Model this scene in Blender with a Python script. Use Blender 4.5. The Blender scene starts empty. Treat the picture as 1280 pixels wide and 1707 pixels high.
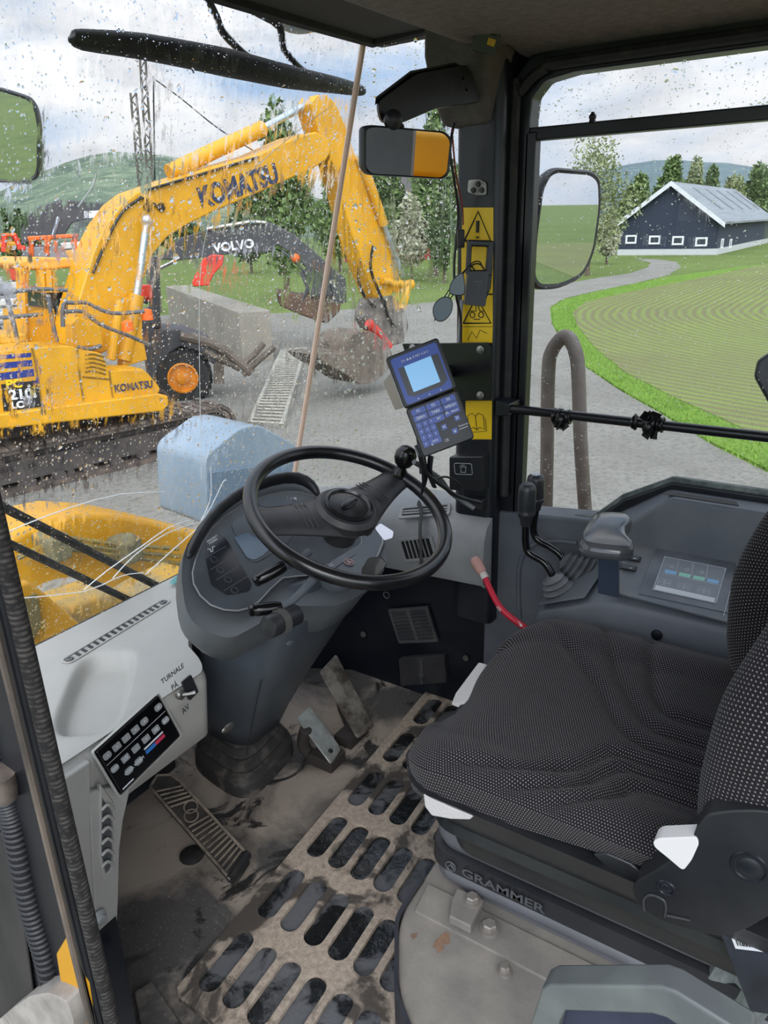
import bpy, bmesh, math, random
from mathutils import Vector as V, Matrix
random.seed(7)
rnd = random.Random(11)
scn = bpy.context.scene
COL = scn.collection
# ---------------------------------------------------------------- camera, world, sun, exposure
F_PX = 1250.0
CAM = V((0.0, 0.0, 1.2))
RX = V((0.54214, 0.31380, -0.77984)); RY = V((-0.84, 0.17217, -0.51471)); 
fw = V((-2040, 418, -F_PX)).normalized(); rt = V((869, 503, -F_PX)); rt = (rt - fw*rt.dot(fw)).normalized(); up = rt.cross(fw)
CM = Matrix((rt, fw, up))                      # world <- camera
cd = bpy.data.cameras.new('camera'); cam = bpy.data.objects.new('camera', cd); COL.objects.link(cam)
cd.sensor_fit = 'HORIZONTAL'; cd.sensor_width = 36; cd.lens = 36*F_PX/1280; cd.clip_start = 0.02; cd.clip_end = 5000
mw = CM.to_4x4(); mw.translation = CAM; cam.matrix_world = mw
scn.camera = cam
scn.view_settings.view_transform = 'Standard'; scn.view_settings.look = 'None'
scn.view_settings.exposure = 0.32; scn.view_settings.gamma = 1; scn.view_settings.use_curve_mapping = False
try:
    scn.cycles.max_bounces = 10; scn.cycles.transparent_max_bounces = 24; scn.cycles.transmission_bounces = 8
    scn.cycles.use_denoising = True; scn.cycles.sample_clamp_indirect = 4
except Exception: pass

def lin(h):
    if isinstance(h, str):
        h = h.lstrip('#'); c = [int(h[i:i+2], 16)/255 for i in (0, 2, 4)]
    else: c = h
    return tuple((x/12.92 if x <= .04045 else ((x+.055)/1.055)**2.4) for x in c) + (1,)

class NT:
    def __init__(s, nt): s.nt = nt; s.N = nt.nodes; s.L = nt.links
    def n(s, t, **k):
        nd = s.N.new('ShaderNode'+t)
        for a, b in k.items():
            if a.startswith('i_'):
                key = a[2:]; key = int(key) if key.isdigit() else key.replace('_', ' ')
                nd.inputs[key].default_value = b
            else: setattr(nd, a, b)
        return nd
    def l(s, a, b): s.L.new(a, b)
    def math(s, op, a, b=None, clamp=False):
        nd = s.N.new('ShaderNodeMath'); nd.operation = op; nd.use_clamp = clamp
        for i, v in enumerate((a, b)):
            if v is None: continue
            if isinstance(v, (int, float)): nd.inputs[i].default_value = v
            else: s.l(v, nd.inputs[i])
        return nd.outputs[0]
    def ramp(s, fac, stops, interp='LINEAR'):
        nd = s.N.new('ShaderNodeValToRGB'); nd.color_ramp.interpolation = interp
        el = nd.color_ramp.elements
        while len(el) < len(stops): el.new(0.5)
        for e, (p, c) in zip(el, stops):
            e.position = p; e.color = c if len(c) == 4 else tuple(c)+(1,)
        s.l(fac, nd.inputs[0]); return nd.outputs[0]
    def mixc(s, fac, a, b):
        nd = s.N.new('ShaderNodeMix'); nd.data_type = 'RGBA'
        if isinstance(fac, (int, float)): nd.inputs[0].default_value = fac
        else: s.l(fac, nd.inputs[0])
        for i, v in ((6, a), (7, b)):
            if isinstance(v, tuple): nd.inputs[i].default_value = v
            else: s.l(v, nd.inputs[i])
        return nd.outputs[2]
    def noise(s, vec, scale, detail=4, rough=.55, dist=0, out=0):
        nd = s.n('TexNoise', i_Scale=scale, i_Detail=detail, i_Roughness=rough, i_Distortion=dist)
        s.l(vec, nd.inputs['Vector']); return nd.outputs[out]

g = (0.16, 0.17, 0.16, 1)
wd = bpy.data.worlds.new('overcast_sky'); scn.world = wd; wd.use_nodes = True
w = NT(wd.node_tree); w.N.clear()
tc = w.n('TexCoord'); d = tc.outputs['Generated']
mp = w.n('Mapping'); mp.inputs['Scale'].default_value = (1, 1, 2.6); mp.inputs['Location'].default_value = (0.35, 0.1, 0.0); w.l(d, mp.inputs[0])
c1 = w.noise(mp.outputs[0], 2.1, 7, .55, .25)
c2 = w.noise(mp.outputs[0], 5.0, 6, .6, .3)
cloud = w.ramp(c1, [(.36, (0, 0, 0, 1)), (.52, (1, 1, 1, 1))])
shade = w.ramp(c2, [(.32, lin('#b9bfca')), (.58, lin('#fafafc'))])
blue = lin('#8fb6e2')
sky = w.mixc(cloud, blue, shade)
sp = w.n('SeparateXYZ'); w.l(d, sp.inputs[0])
zz = w.ramp(sp.outputs[2], [(0.0, (1, 1, 1, 1)), (0.18, (0, 0, 0, 1))])
sky = w.mixc(w.math('MULTIPLY', zz, .55), sky, lin('#dfe4ec'))
grd = w.ramp(sp.outputs[2], [(.495, (0, 0, 0, 1)), (.5, (1, 1, 1, 1))])
bg = w.n('Background'); w.l(sky, bg.inputs[0])
# overcast: brighter overhead and towards the veiled sun behind the open door
dot = w.n('VectorMath', operation='DOT_PRODUCT'); w.l(d, dot.inputs[0]); dot.inputs[1].default_value = V((-.62, -.45, .64)).normalized()
gl = w.math('POWER', w.math('MAXIMUM', dot.outputs['Value'], 0), 2.0)
st = w.math('ADD', w.math('MULTIPLY', gl, 2.6), w.math('ADD', w.math('MULTIPLY', w.math('MAXIMUM', sp.outputs[2], 0), .7), .80))
w.l(st, bg.inputs[1])
wo = w.n('OutputWorld'); w.l(bg.outputs[0], wo.inputs[0])
sl = bpy.data.lights.new('veiled_sun', 'SUN'); sl.energy = 1.1; sl.angle = math.radians(35); sl.color = (1, .97, .92)
so = bpy.data.objects.new('veiled_sun', sl); COL.objects.link(so)
so.rotation_euler = V((-.62, -.45, .64)).to_track_quat('Z', 'Y').to_euler()

# ---------------------------------------------------------------- measuring helpers (photo 1280x1707 -> a plane of the real place)
def ray(x, y): return CM @ V((x-640, 853.5-y, -F_PX))
def hit(x, y, p0, n):
    r = ray(x, y); return CAM + r*((p0-CAM).dot(n)/r.dot(n))
def PX(x, y, v): return hit(x, y, V((v, 0, 0)), V((1, 0, 0)))
def PY(x, y, v): return hit(x, y, V((0, v, 0)), V((0, 1, 0)))
def PZ(x, y, v): return hit(x, y, V((0, 0, v)), V((0, 0, 1)))
GZ = -1.9
def G(x, y): return PZ(x, y, GZ)
def PD(x, y, dd): return CAM + ray(x, y).normalized()*dd
WN = V((0, 1, .276)).normalized(); WP = V((0, 1.265, .576))
def PW(x, y, off=0): return hit(x, y, WP+WN*off, WN)
def tr(fn, s, *a):
    return [fn(*map(float, t.split(',')), *a) for t in s.split()]

class Fr:                                       # a local frame
    def __init__(s, o, x, y, z=None):
        s.o = V(o); s.x = V(x).normalized(); y = V(y)
        s.y = (y - s.x*y.dot(s.x)).normalized(); s.z = s.x.cross(s.y)
    def __call__(s, u, v, w=0): return s.o + s.x*u + s.y*v + s.z*w
WORLD = Fr((0, 0, 0), (1, 0, 0), (0, 1, 0))
def facing(x, y, dd):                            # a frame square to the line of sight, at a distance, z towards the eye
    r = ray(x, y).normalized(); o = CAM + r*dd
    z = -r; xx = V((0, 0, 1)).cross(z).normalized(); return Fr(o, xx, z.cross(xx))
def proj(fr, x, y):
    p = hit(x, y, fr.o, fr.z) - fr.o; return p.dot(fr.x), p.dot(fr.y)

# ---------------------------------------------------------------- mesh builder
class MB:
    def __init__(s): s.b = bmesh.new(); s.uv = None; s.mi = 0
    def vs(s, pts): return [s.b.verts.new(p) for p in pts]
    def f(s, vs):
        try:
            f = s.b.faces.new(vs); f.material_index = s.mi; return f
        except ValueError: return None
    def box(s, x0, x1, y0, y1, z0, z1, fr=WORLD, top=1.0, taper=None):
        c = [(x0, y0), (x1, y0), (x1, y1), (x0, y1)]
        mx, my = (x0+x1)/2, (y0+y1)/2
        a = s.vs([fr(u, v, z0) for u, v in c]); b = s.vs([fr(mx+(u-mx)*top, my+(v-my)*top, z1) for u, v in c])
        s.f(a[::-1]); s.f(b)
        for i in range(4): s.f([a[i], a[(i+1) % 4], b[(i+1) % 4], b[i]])
        return s
    def slab(s, pts, vec):
        vec = V(vec); a = s.vs(pts); b = s.vs([V(p)+vec for p in pts]); n = len(a)
        s.f(a[::-1]); s.f(b)
        for i in range(n): s.f([a[i], a[(i+1) % n], b[(i+1) % n], b[i]])
        return s
    def ring(s, outer, inner, vec, closed=True):
        vec = V(vec); n = len(outer)
        A = s.vs(outer); B = s.vs(inner); C_ = s.vs([V(p)+vec for p in outer]); D = s.vs([V(p)+vec for p in inner])
        rg = range(n if closed else n-1)
        for i in rg:
            j = (i+1) % n
            s.f([A[i], A[j], B[j], B[i]]); s.f([D[i], D[j], C_[j], C_[i]])
            s.f([A[j], A[i], C_[i], C_[j]]); s.f([B[i], B[j], D[j], D[i]])
        if not closed:
            for i in (0, n-1): s.f([A[i], B[i], D[i], C_[i]])
        return s
    def loft(s, rings, caps=True, closed=True, uvs=None):
        R = [s.vs(r) for r in rings]; n = len(R[0])
        for a, b in zip(R, R[1:]):
            for i in range(n if closed else n-1):
                j = (i+1) % n; s.f([a[i], a[j], b[j], b[i]])
        if caps: s.f(R[0][::-1]); s.f(R[-1])
        return s
    def grid(s, P, uvscale=None):                # P[i][j] points; uv in metres
        R = [s.vs(r) for r in P]; 
        lay = s.b.loops.layers.uv.verify() if uvscale else None
        if uvscale:
            ni, nj = len(P), len(P[0]); mi, mj = ni//2, nj//2
            U = [0]; W = [0]
            for i in range(1, ni): U.append(U[-1]+(V(P[i][mj])-V(P[i-1][mj])).length)
            for j in range(1, nj): W.append(W[-1]+(V(P[mi][j])-V(P[mi][j-1])).length)
        for i in range(len(R)-1):
            for j in range(len(R[0])-1):
                f = s.f([R[i][j], R[i+1][j], R[i+1][j+1], R[i][j+1]])
                if f and lay:
                    for lp, (a, b) in zip(f.loops, ((i, j), (i+1, j), (i+1, j+1), (i, j+1))): lp[lay].uv = (U[a]*uvscale, W[b]*uvscale)
        return s
    def tube(s, pts, r, n=12, smooth=4, caps=True, flat=1.0, fl_dir=None):
        pts = [V(p) for p in pts]
        rr = list(r) if isinstance(r, (list, tuple)) else [r]*len(pts)
        if smooth and len(pts) > 2: pts, rr = catmull(pts, rr, smooth)
        t0 = (pts[1]-pts[0]).normalized(); ref = V((0, 0, 1)) if abs(t0.z) < .9 else V((1, 0, 0))
        if fl_dir is not None: ref = V(fl_dir)
        u = t0.cross(ref).normalized(); rings = []
        for i, p in enumerate(pts):
            t = (pts[min(i+1, len(pts)-1)]-pts[max(i-1, 0)]).normalized()
            u = (u - t*u.dot(t)).normalized(); v = t.cross(u)
            rings.append([p + (u*math.cos(2*math.pi*k/n) + v*math.sin(2*math.pi*k/n)*flat)*rr[i] for k in range(n)])
        return s.loft(rings, caps)
    def lathe(s, prof, o=(0, 0, 0), ax=(0, 0, 1), n=24, caps=True):
        ax = V(ax).normalized(); ref = V((1, 0, 0)) if abs(ax.x) < .9 else V((0, 1, 0))
        u = ax.cross(ref).normalized(); v = ax.cross(u); o = V(o)
        return s.loft([[o + ax*h + (u*math.cos(2*math.pi*k/n)+v*math.sin(2*math.pi*k/n))*max(r, 1e-4) for k in range(n)] for r, h in prof], caps)
    def torus(s, fr, R, r, n=48, m=12, a0=0, a1=2*math.pi, flat=1.0):
        full = abs(a1-a0-2*math.pi) < 1e-6; N = n if full else n+1; rings = []
        for i in range(N):
            a = a0+(a1-a0)*i/n; c, sn = math.cos(a), math.sin(a)
            rings.append([fr(c*(R+r*math.cos(2*math.pi*k/m)), sn*(R+r*math.cos(2*math.pi*k/m)), r*flat*math.sin(2*math.pi*k/m)) for k in range(m)])
        if full: rings.append(rings[0]); return s.loft(rings, False)
        return s.loft(rings)
    def ball(s, c, r, n=16, sc=(1, 1, 1), fr=None):
        fr = fr or WORLD; c = V(c); rings = []
        for i in range(n//2+1):
            t = math.pi*i/(n//2); z = math.cos(t); q = max(math.sin(t), 1e-4)
            rings.append([c + fr.x*(r*sc[0]*q*math.cos(2*math.pi*k/n)) + fr.y*(r*sc[1]*q*math.sin(2*math.pi*k/n)) + fr.z*(r*sc[2]*z) for k in range(n)])
        return s.loft(rings)

def catmull(P, R, k):
    out, ro = [], []
    n = len(P)
    for i in range(n-1):
        p0, p1, p2, p3 = P[max(i-1, 0)], P[i], P[i+1], P[min(i+2, n-1)]
        for j in range(k):
            t = j/k
            out.append(.5*((2*p1)+(p2-p0)*t+(2*p0-5*p1+4*p2-p3)*t*t+(3*p1-p0-3*p2+p3)*t**3)); ro.append(R[i]+(R[i+1]-R[i])*t)
    out.append(P[-1]); ro.append(R[-1]); return out, ro
def smooth_closed(P, k=4):
    n = len(P); out = []
    for i in range(n):
        p0, p1, p2, p3 = P[i-1], P[i], P[(i+1) % n], P[(i+2) % n]
        for j in range(k):
            t = j/k; out.append(.5*((2*p1)+(p2-p0)*t+(2*p0-5*p1+4*p2-p3)*t*t+(3*p1-p0-3*p2+p3)*t**3))
    return out
def rrect(u0, u1, v0, v1, r, k=4):               # rounded rectangle outline in 2-D
    out = []
    for cx, cy, a in ((u1-r, v1-r, 0), (u0+r, v1-r, 90), (u0+r, v0+r, 180), (u1-r, v0+r, 270)):
        for j in range(k+1):
            t = math.radians(a+90*j/k); out.append((cx+r*math.cos(t), cy+r*math.sin(t)))
    return out
def roundpoly(P, r, k=3):
    out = []; n = len(P)
    for i in range(n):
        a, b, c = V(P[i-1]), V(P[i]), V(P[(i+1) % n])
        u = a-b; w_ = c-b; q = min(r, u.length*.45, w_.length*.45); p0 = b+u.normalized()*q; p2 = b+w_.normalized()*q
        for j in range(k+1):
            t = j/k; out.append(p0*(1-t)**2+b*2*t*(1-t)+p2*t*t)
    return out

def ob(name, mb, mats, parent=None, bevel=0, sub=0, seg=2, ang=38, flat=False):
    bm = mb.b; bmesh.ops.recalc_face_normals(bm, faces=bm.faces[:])
    if bevel: 
        bmesh.ops.remove_doubles(bm, verts=bm.verts[:], dist=1e-6)
    me = bpy.data.meshes.new(name); bm.to_mesh(me); bm.free()
    for m in (mats if isinstance(mats, (list, tuple)) else [mats]): me.materials.append(m)
    o = bpy.data.objects.new(name, me); COL.objects.link(o)
    if not flat:
        for p in me.polygons: p.use_smooth = True
        if not sub and not bevel: me.set_sharp_from_angle(angle=math.radians(ang))
    if bevel:
        md = o.modifiers.new('bevel', 'BEVEL'); md.width = bevel; md.segments = seg; md.limit_method = 'ANGLE'; md.angle_limit = math.radians(30)
        md.harden_normals = True
    if sub:
        md = o.modifiers.new('sub', 'SUBSURF'); md.levels = sub; md.render_levels = sub
    if parent is not None: par(o, parent)
    return o
def par(o, p):
    o.parent = p
    # world position of the parent chain is a pure translation
    t = V((0, 0, 0)); q = p
    while q is not None: t += q.location; q = q.parent
    o.location = o.location - t
def thing(name, label, cat, loc=(0, 0, 0), group=None):
    e = bpy.data.objects.new(name, None); COL.objects.link(e); e.location = loc; e.empty_display_size = .05
    return tag(e, label, cat, group)
def tag(o, label, cat, group=None):
    o['label'] = label; o['category'] = cat
    if group: o['group'] = group
    return o
def struct(name, mb, m, label=None, **k):
    o = ob(name, mb, m, **k); o['kind'] = 'structure'
    if label: o['label'] = label
    return o
def text(name, s, fr, size, m, parent=None, u=0, v=0, w=.0006, align='LEFT', shear=0, bold=0, sx=1.0, spacing=1.0):
    cu = bpy.data.curves.new(name, 'FONT'); cu.body = s; cu.size = size; cu.align_x = align; cu.align_y = 'CENTER'
    cu.extrude = .0002*max(1, size/.02); cu.shear = shear; cu.offset = bold; cu.space_character = spacing; cu.resolution_u = 3
    t = bpy.data.objects.new(name, cu); COL.objects.link(t)
    bpy.context.view_layer.update()
    me = bpy.data.meshes.new_from_object(t.evaluated_get(bpy.context.evaluated_depsgraph_get()))
    bpy.data.objects.remove(t); bpy.data.curves.remove(cu)
    for q in me.vertices:
        c = q.co; q.co = fr(u+c.x*sx, v+c.y, w+c.z)
    me.materials.clear(); me.materials.append(m)
    o = bpy.data.objects.new(name, me); COL.objects.link(o)
    if parent is not None: par(o, parent)
    return o

# ---------------------------------------------------------------- materials
def M(name, col, rough=.5, metal=0, col2=None, ns=8, lo=.4, hi=.65, bump=0, bs=200, spec=.5, rough2=None, coat=0, detail=6, stretch=None):
    m = bpy.data.materials.new(name); m.use_nodes = True; t = NT(m.node_tree); b = t.N['Principled BSDF']
    c = lin(col); b.inputs['Base Color'].default_value = c; b.inputs['Roughness'].default_value = rough
    b.inputs['Metallic'].default_value = metal; b.inputs['Specular IOR Level'].default_value = spec
    if coat: b.inputs['Coat Weight'].default_value = coat; b.inputs['Coat Roughness'].default_value = .1
    tcn = t.n('TexCoord'); vec = tcn.outputs['Object']
    if stretch:
        mpn = t.n('Mapping'); mpn.inputs['Scale'].default_value = stretch; t.l(vec, mpn.inputs[0]); vs_ = mpn.outputs[0]
    else: vs_ = vec
    if col2:
        nz = t.noise(vs_, ns, detail, .62)
        fac = t.ramp(nz, [(lo, (0, 0, 0, 1)), (hi, (1, 1, 1, 1))])
        t.l(t.mixc(fac, c, lin(col2)), b.inputs['Base Color'])
        if rough2 is not None:
            mr = t.n('MapRange'); mr.inputs['To Min'].default_value = rough; mr.inputs['To Max'].default_value = rough2
            t.l(fac, mr.inputs[0]); t.l(mr.outputs[0], b.inputs['Roughness'])
    if bump:
        bp = t.n('Bump', i_Strength=bump, i_Distance=.002); t.l(t.noise(vec, bs, 3, .6), bp.inputs['Height']); t.l(bp.outputs[0], b.inputs['Normal'])
    return m
def emis(name, col, s):
    m = bpy.data.materials.new(name); m.use_nodes = True; b = m.node_tree.nodes['Principled BSDF']
    b.inputs['Base Color'].default_value = lin(col); b.inputs['Emission Color'].default_value = lin(col); b.inputs['Emission Strength'].default_value = s
    b.inputs['Roughness'].default_value = .25; return m

black = M('black_plastic', '#1c1d20', .42, col2='#2c2d30', ns=14)
blackg = M('black_gloss', '#0b0b0d', .16)
blackm = M('black_paint', '#101218', .34, col2='#1e2128', ns=5)
navy = M('navy_black_paint', '#0c1018', .3, col2='#1d232e', ns=7, lo=.5, hi=.75)
rubber = M('rubber', '#1b1b1c', .65, col2='#3a3733', ns=30, lo=.5, hi=.8, bump=.3, bs=300)
dgrey = M('dark_grey_plastic', '#4b5057', .5, col2='#5b6066', ns=6, bump=.15, bs=900)
podgrey = M('pod_grey_plastic', '#565b60', .45, col2='#646869', ns=5, lo=.35, hi=.75, bump=.12, bs=900)
colgrey = M('column_grey_plastic', '#3b4047', .38, col2='#4b5157', ns=5, lo=.35, hi=.75, bump=.12, bs=900)
mgrey = M('mid_grey_plastic', '#7b7d7f', .5, col2='#8b8b8a', ns=5, bump=.15, bs=900)
congrey = M('console_grey_plastic', '#555a61', .45, col2='#686c70', ns=6, lo=.4, hi=.8, bump=.15, bs=900)
lgrey = M('light_grey_plastic', '#adaba5', .55, col2='#9b9a94', ns=4, lo=.35, hi=.8, bump=.2, bs=700)
lidark = M('headliner_fabric', '#837d79', .95, col2='#746f6b', ns=60, bump=.6, bs=500, spec=.1)
steel = M('steel', '#9d9d98', .35, metal=.8, col2='#6d6a63', ns=20)
white = M('white_plastic', '#d9d7d6', .4)
yellow = M('machine_yellow', '#d29a17', .42, col2='#bd8614', ns=1.5, lo=.4, hi=.7)
yelsoft = M('sticker_yellow', '#e8bf12', .4)
ink = M('print_black', '#151515', .5)
whiteink = M('print_white', '#d8dbe0', .5)
red = M('red_paint', '#b01830', .35, col2='#c9c0bd', ns=40, lo=.62, hi=.66)
blue = M('keypad_blue', '#3b57a8', .35)
dblue = M('stripe_blue', '#23347e', .4)
orange = M('orange_paint', '#e2651c', .45)
chrome = M('mirror_glass', '#e4e6ea', .015, metal=1.0)
# ================================================================ THE LAND
def ground_mat(name, cols, scales, bump=.5, bs=40):
    m = bpy.data.materials.new(name); m.use_nodes = True; t = NT(m.node_tree); b = t.N['Principled BSDF']
    vec = t.n('TexCoord').outputs['Object']
    a = t.mixc(t.ramp(t.noise(vec, scales[0], 8, .6), [(.35, (0, 0, 0, 1)), (.65, (1, 1, 1, 1))]), lin(cols[0]), lin(cols[1]))
    a = t.mixc(t.ramp(t.noise(vec, scales[1], 4, .7), [(.45, (0, 0, 0, 1)), (.7, (1, 1, 1, 1))]), a, lin(cols[2]))
    t.l(a, b.inputs['Base Color']); b.inputs['Roughness'].default_value = .9; b.inputs['Specular IOR Level'].default_value = .2
    bp = t.n('Bump', i_Strength=bump, i_Distance=.03); t.l(t.noise(vec, bs, 5, .7), bp.inputs['Height']); t.l(bp.outputs[0], b.inputs['Normal'])
    return m
gravel = ground_mat('gravel', ('#807e77', '#8f8d86', '#6b6a63'), (.6, 14), .9, 30)
grassm = ground_mat('meadow_grass', ('#5b6b36', '#69793d', '#4b5c2c'), (.15, 3), .8, 8)
verge = ground_mat('verge_grass', ('#688630', '#567328', '#7a9444'), (1.2, 18), .9, 20)
# crop field with seeded rows that turn round the headland
fieldm = bpy.data.materials.new('seeded_soil'); fieldm.use_nodes = True; t = NT(fieldm.node_tree); b = t.N['Principled BSDF']
vec = t.n('TexCoord').outputs['Object']; sp = t.n('SeparateXYZ'); t.l(vec, sp.inputs[0])
dx = t.math('MINIMUM', t.math('SUBTRACT', sp.outputs[0], 30), 0); dy = t.math('ADD', sp.outputs[1], 4)
rr = t.math('SQRT', t.math('ADD', t.math('MULTIPLY', dx, dx), t.math('MULTIPLY', dy, dy)))
rr = t.math('ADD', rr, t.math('MULTIPLY', t.noise(vec, .8, 3, .6), .22))
sn = t.math('SINE', t.math('MULTIPLY', rr, 2*math.pi/.30))
rowf = t.math('MULTIPLY_ADD', sn, .5); rowf = t.math('ADD', t.math('MULTIPLY', sn, .5), .5)
patch = t.ramp(t.noise(vec, .25, 4, .6), [(.35, (.35, .35, .35, 1)), (.65, (1, 1, 1, 1))])
a = t.mixc(t.math('MULTIPLY', rowf, patch), lin('#6f6b52'), lin('#7c8f4a'))
a = t.mixc(t.ramp(t.noise(vec, 22, 4, .75), [(.5, (0, 0, 0, 1)), (.75, (.8, .8, .8, 1))]), a, lin('#5b5a42'))
a = t.mixc(t.ramp(t.noise(vec, 30, 3, .75), [(.55, (0, 0, 0, 1)), (.72, (.7, .7, .7, 1))]), a, lin('#93a658'))
t.l(a, b.inputs['Base Color']); b.inputs['Roughness'].default_value = .95; b.inputs['Specular IOR Level'].default_value = .1
bp = t.n('Bump', i_Strength=.7, i_Distance=.04); t.l(t.math('ADD', rowf, t.noise(vec, 18, 4, .7)), bp.inputs['Height']); t.l(bp.outputs[0], b.inputs['Normal'])

m_ = MB(); m_.box(-700, 1100, -700, 1100, GZ-.5, GZ); o = struct('ground', m_, grassm, flat=True)
road_r = tr(G, '1280,790 1190,745 1100,690 1030,650 975,612 940,575 920,540 917,512 940,498 1000,484 1060,472 1110,460 1135,446 1128,437 1095,432')
road_l = tr(G, '1060,432 1085,438 1080,446 1050,456 1000,463 960,470 880,487 760,500 640,512 520,520 440,524')
pts = road_r + road_l + [V((12, 44, GZ)), V((-12, 50, GZ)), V((-9, 8, GZ)), V((-5, -5, GZ)), V((1.2, -30, GZ)), V((6, -30, GZ)), V((5.5, -6, GZ))]
m_ = MB(); m_.slab([V((p.x, p.y, GZ-.01)) for p in pts], (0, 0, .025)); struct('gravel_road', m_, gravel, flat=True)
fin = tr(G, '1280,738 1200,700 1120,664 1040,622 990,580 962,545 955,522 975,505 1030,492 1100,478 1180,462 1280,440')
pts = fin + [V((110, 12, GZ)), V((110, -60, GZ)), V((14, -60, GZ)), V((10, -4, GZ))]
m_ = MB(); m_.slab([V((p.x, p.y, GZ-.01)) for p in pts], (0, 0, .05)); struct('crop_field', m_, fieldm, flat=True)
# verge: strip between road and field, with tufts
pts = [G(1280, 785), G(1190, 742), G(1100, 688), G(1030, 648), G(975, 610), G(940, 573), G(922, 540), G(920, 513), G(942, 500), G(1000, 486), G(1060, 474), G(1110, 462)] 
inner = [G(*p) for p in ((1280, 738), (1200, 700), (1120, 664), (1040, 622), (990, 580), (962, 545), (955, 522), (975, 505), (1030, 492), (1100, 478), (1180, 462), (1280, 440))]
m_ = MB(); m_.slab(pts+inner[::-1], (0, 0, .03)); struct('grass_verge', m_, verge, flat=True)
m_ = MB()
for i in range(len(pts)-1):
    for k in range(int(min(1600, 400*(pts[i+1]-pts[i]).length))):
        a_, b_ = rnd.random(), rnd.random()
        p = (pts[i].lerp(pts[i+1], a_)).lerp(inner[i].lerp(inner[i+1], a_), b_*1.04-.06); h = rnd.uniform(.03, .09); an = rnd.uniform(0, 6.3)
        q = V((math.cos(an), math.sin(an), 0))*.018; lean = V((rnd.uniform(-.04, .04), rnd.uniform(-.04, .04), h))
        m_.f(m_.vs([p-q, p+q, p+lean]))
o = ob('grass_tufts', m_, M('grass_blade', '#74983a', .8, col2='#5d832c', ns=3), flat=True); o['kind'] = 'stuff'
tag(o, 'bright green grass tufts along the verge between gravel road and field', 'grass')

def hillside(name, crest, d0, d1, m):
    rows = []
    for (x, y) in crest:
        r = ray(x, y); hz = math.hypot(r.x, r.y); u = V((r.x/hz, r.y/hz, 0)); zc = CAM.z + r.z/hz*d1
        col = []
        for k in range(9):
            t_ = k/8; dd = d0+(d1-d0)*t_; z = GZ-.3+(zc-GZ)*(t_**1.25)+(math.sin(x*.05+k*1.7)*6*t_*(1-t_))
            col.append(V((0, 0, z))+u*dd)
        col.append(V((0, 0, zc*.8))+u*(d1*1.2))
        rows.append(col)
    m_ = MB(); m_.grid(rows); return struct(name, m_, m)
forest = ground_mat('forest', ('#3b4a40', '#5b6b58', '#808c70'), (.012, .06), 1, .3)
forest2 = ground_mat('forest_far', ('#4c5c62', '#5c6c70', '#6a7a78'), (.02, .09), 1, .3)  # bluish greys put the distant mist into the forest colour
crestL = [(-260, 300), (-150, 330), (-60, 345), (0, 318), (60, 290), (110, 270), (150, 258), (190, 252), (230, 255), (270, 258), (320, 266), (370, 280), (430, 300), (500, 322), (570, 340), (640, 352), (700, 356), (760, 350), (830, 335), (880, 318)]
hillside('wooded_hill', crestL, 240, 700, forest)
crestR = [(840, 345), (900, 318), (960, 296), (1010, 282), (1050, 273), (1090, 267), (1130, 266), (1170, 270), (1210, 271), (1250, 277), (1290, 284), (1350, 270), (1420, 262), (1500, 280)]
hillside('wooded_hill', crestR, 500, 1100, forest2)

# ================================================================ TREES
leafm = {k: M('leaf_'+k, c, .8, col2=c2, ns=1.2, spec=.2) for k, c, c2 in (('mid', '#52663b', '#6e8350'), ('pale', '#727d55', '#8a9268'), ('dark', '#46573c', '#5f7048'), ('blossom', '#8f9278', '#aaa993'))}
bark = M('bark', '#54483c', .9, col2='#6e6252', ns=12, bump=.6, bs=60)
def tree(label, base, h, blobs, n, ls, kind='mid', trunk=.12, cat='tree', group=None, name='tree', hollow=.35):
    t_ = thing(name, label, cat, base, group)
    m_ = MB()
    base = V(base)
    side = V((-base.y, base.x, 0)).normalized(); fwd = V((base.x, base.y, 0)).normalized()
    tot = sum(b[3]*b[4] for b in blobs)
    lf = MB()
    for (u, v, dz, ru, rz) in blobs:
        c = base+side*(-u)+fwd*v+V((0, 0, dz))
        m_.tube([base+V((0, 0, h*.15)), base.lerp(c, .55)+V((0, 0, .1*h)), c], [trunk*.5, trunk*.3, trunk*.12], 6, 3)
        for k in range(int(n*ru*rz/tot)):
            a1, z1 = rnd.uniform(0, 2*math.pi), rnd.uniform(-1, 1); q = (hollow+(1-hollow)*rnd.random()**.5)*rnd.uniform(.8, 1.12)
            s_ = math.sqrt(1-z1*z1)
            p = c+V((math.cos(a1)*s_*ru*q, math.sin(a1)*s_*ru*q, z1*rz*q))
            e1 = V((rnd.uniform(-1, 1), rnd.uniform(-1, 1), rnd.uniform(-1, 1))).normalized()*ls*rnd.uniform(.5, 1.3)
            e2 = e1.cross(V((rnd.uniform(-1, 1), rnd.uniform(-1, 1), rnd.uniform(-1, 1)))).normalized()*ls*.55
            lf.f(lf.vs([p-e1, p-e2*.8, p+e1, p+e2*.8]))
    m_.tube([base-V((0, 0, .2)), base+V((0, 0, h*.3)), base+V((0, 0, h*.75))], [trunk, trunk*.7, trunk*.25], 8, 3)
    ob('trunk', m_, bark, t_); ob('foliage', lf, leafm[kind], t_, flat=True)
    return t_
def at_d(x, dd):                                  # a ground point under a photo column, at a distance
    r = ray(x, 400); hz = math.hypot(r.x, r.y); return V((r.x/hz*dd, r.y/hz*dd, GZ))
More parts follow.
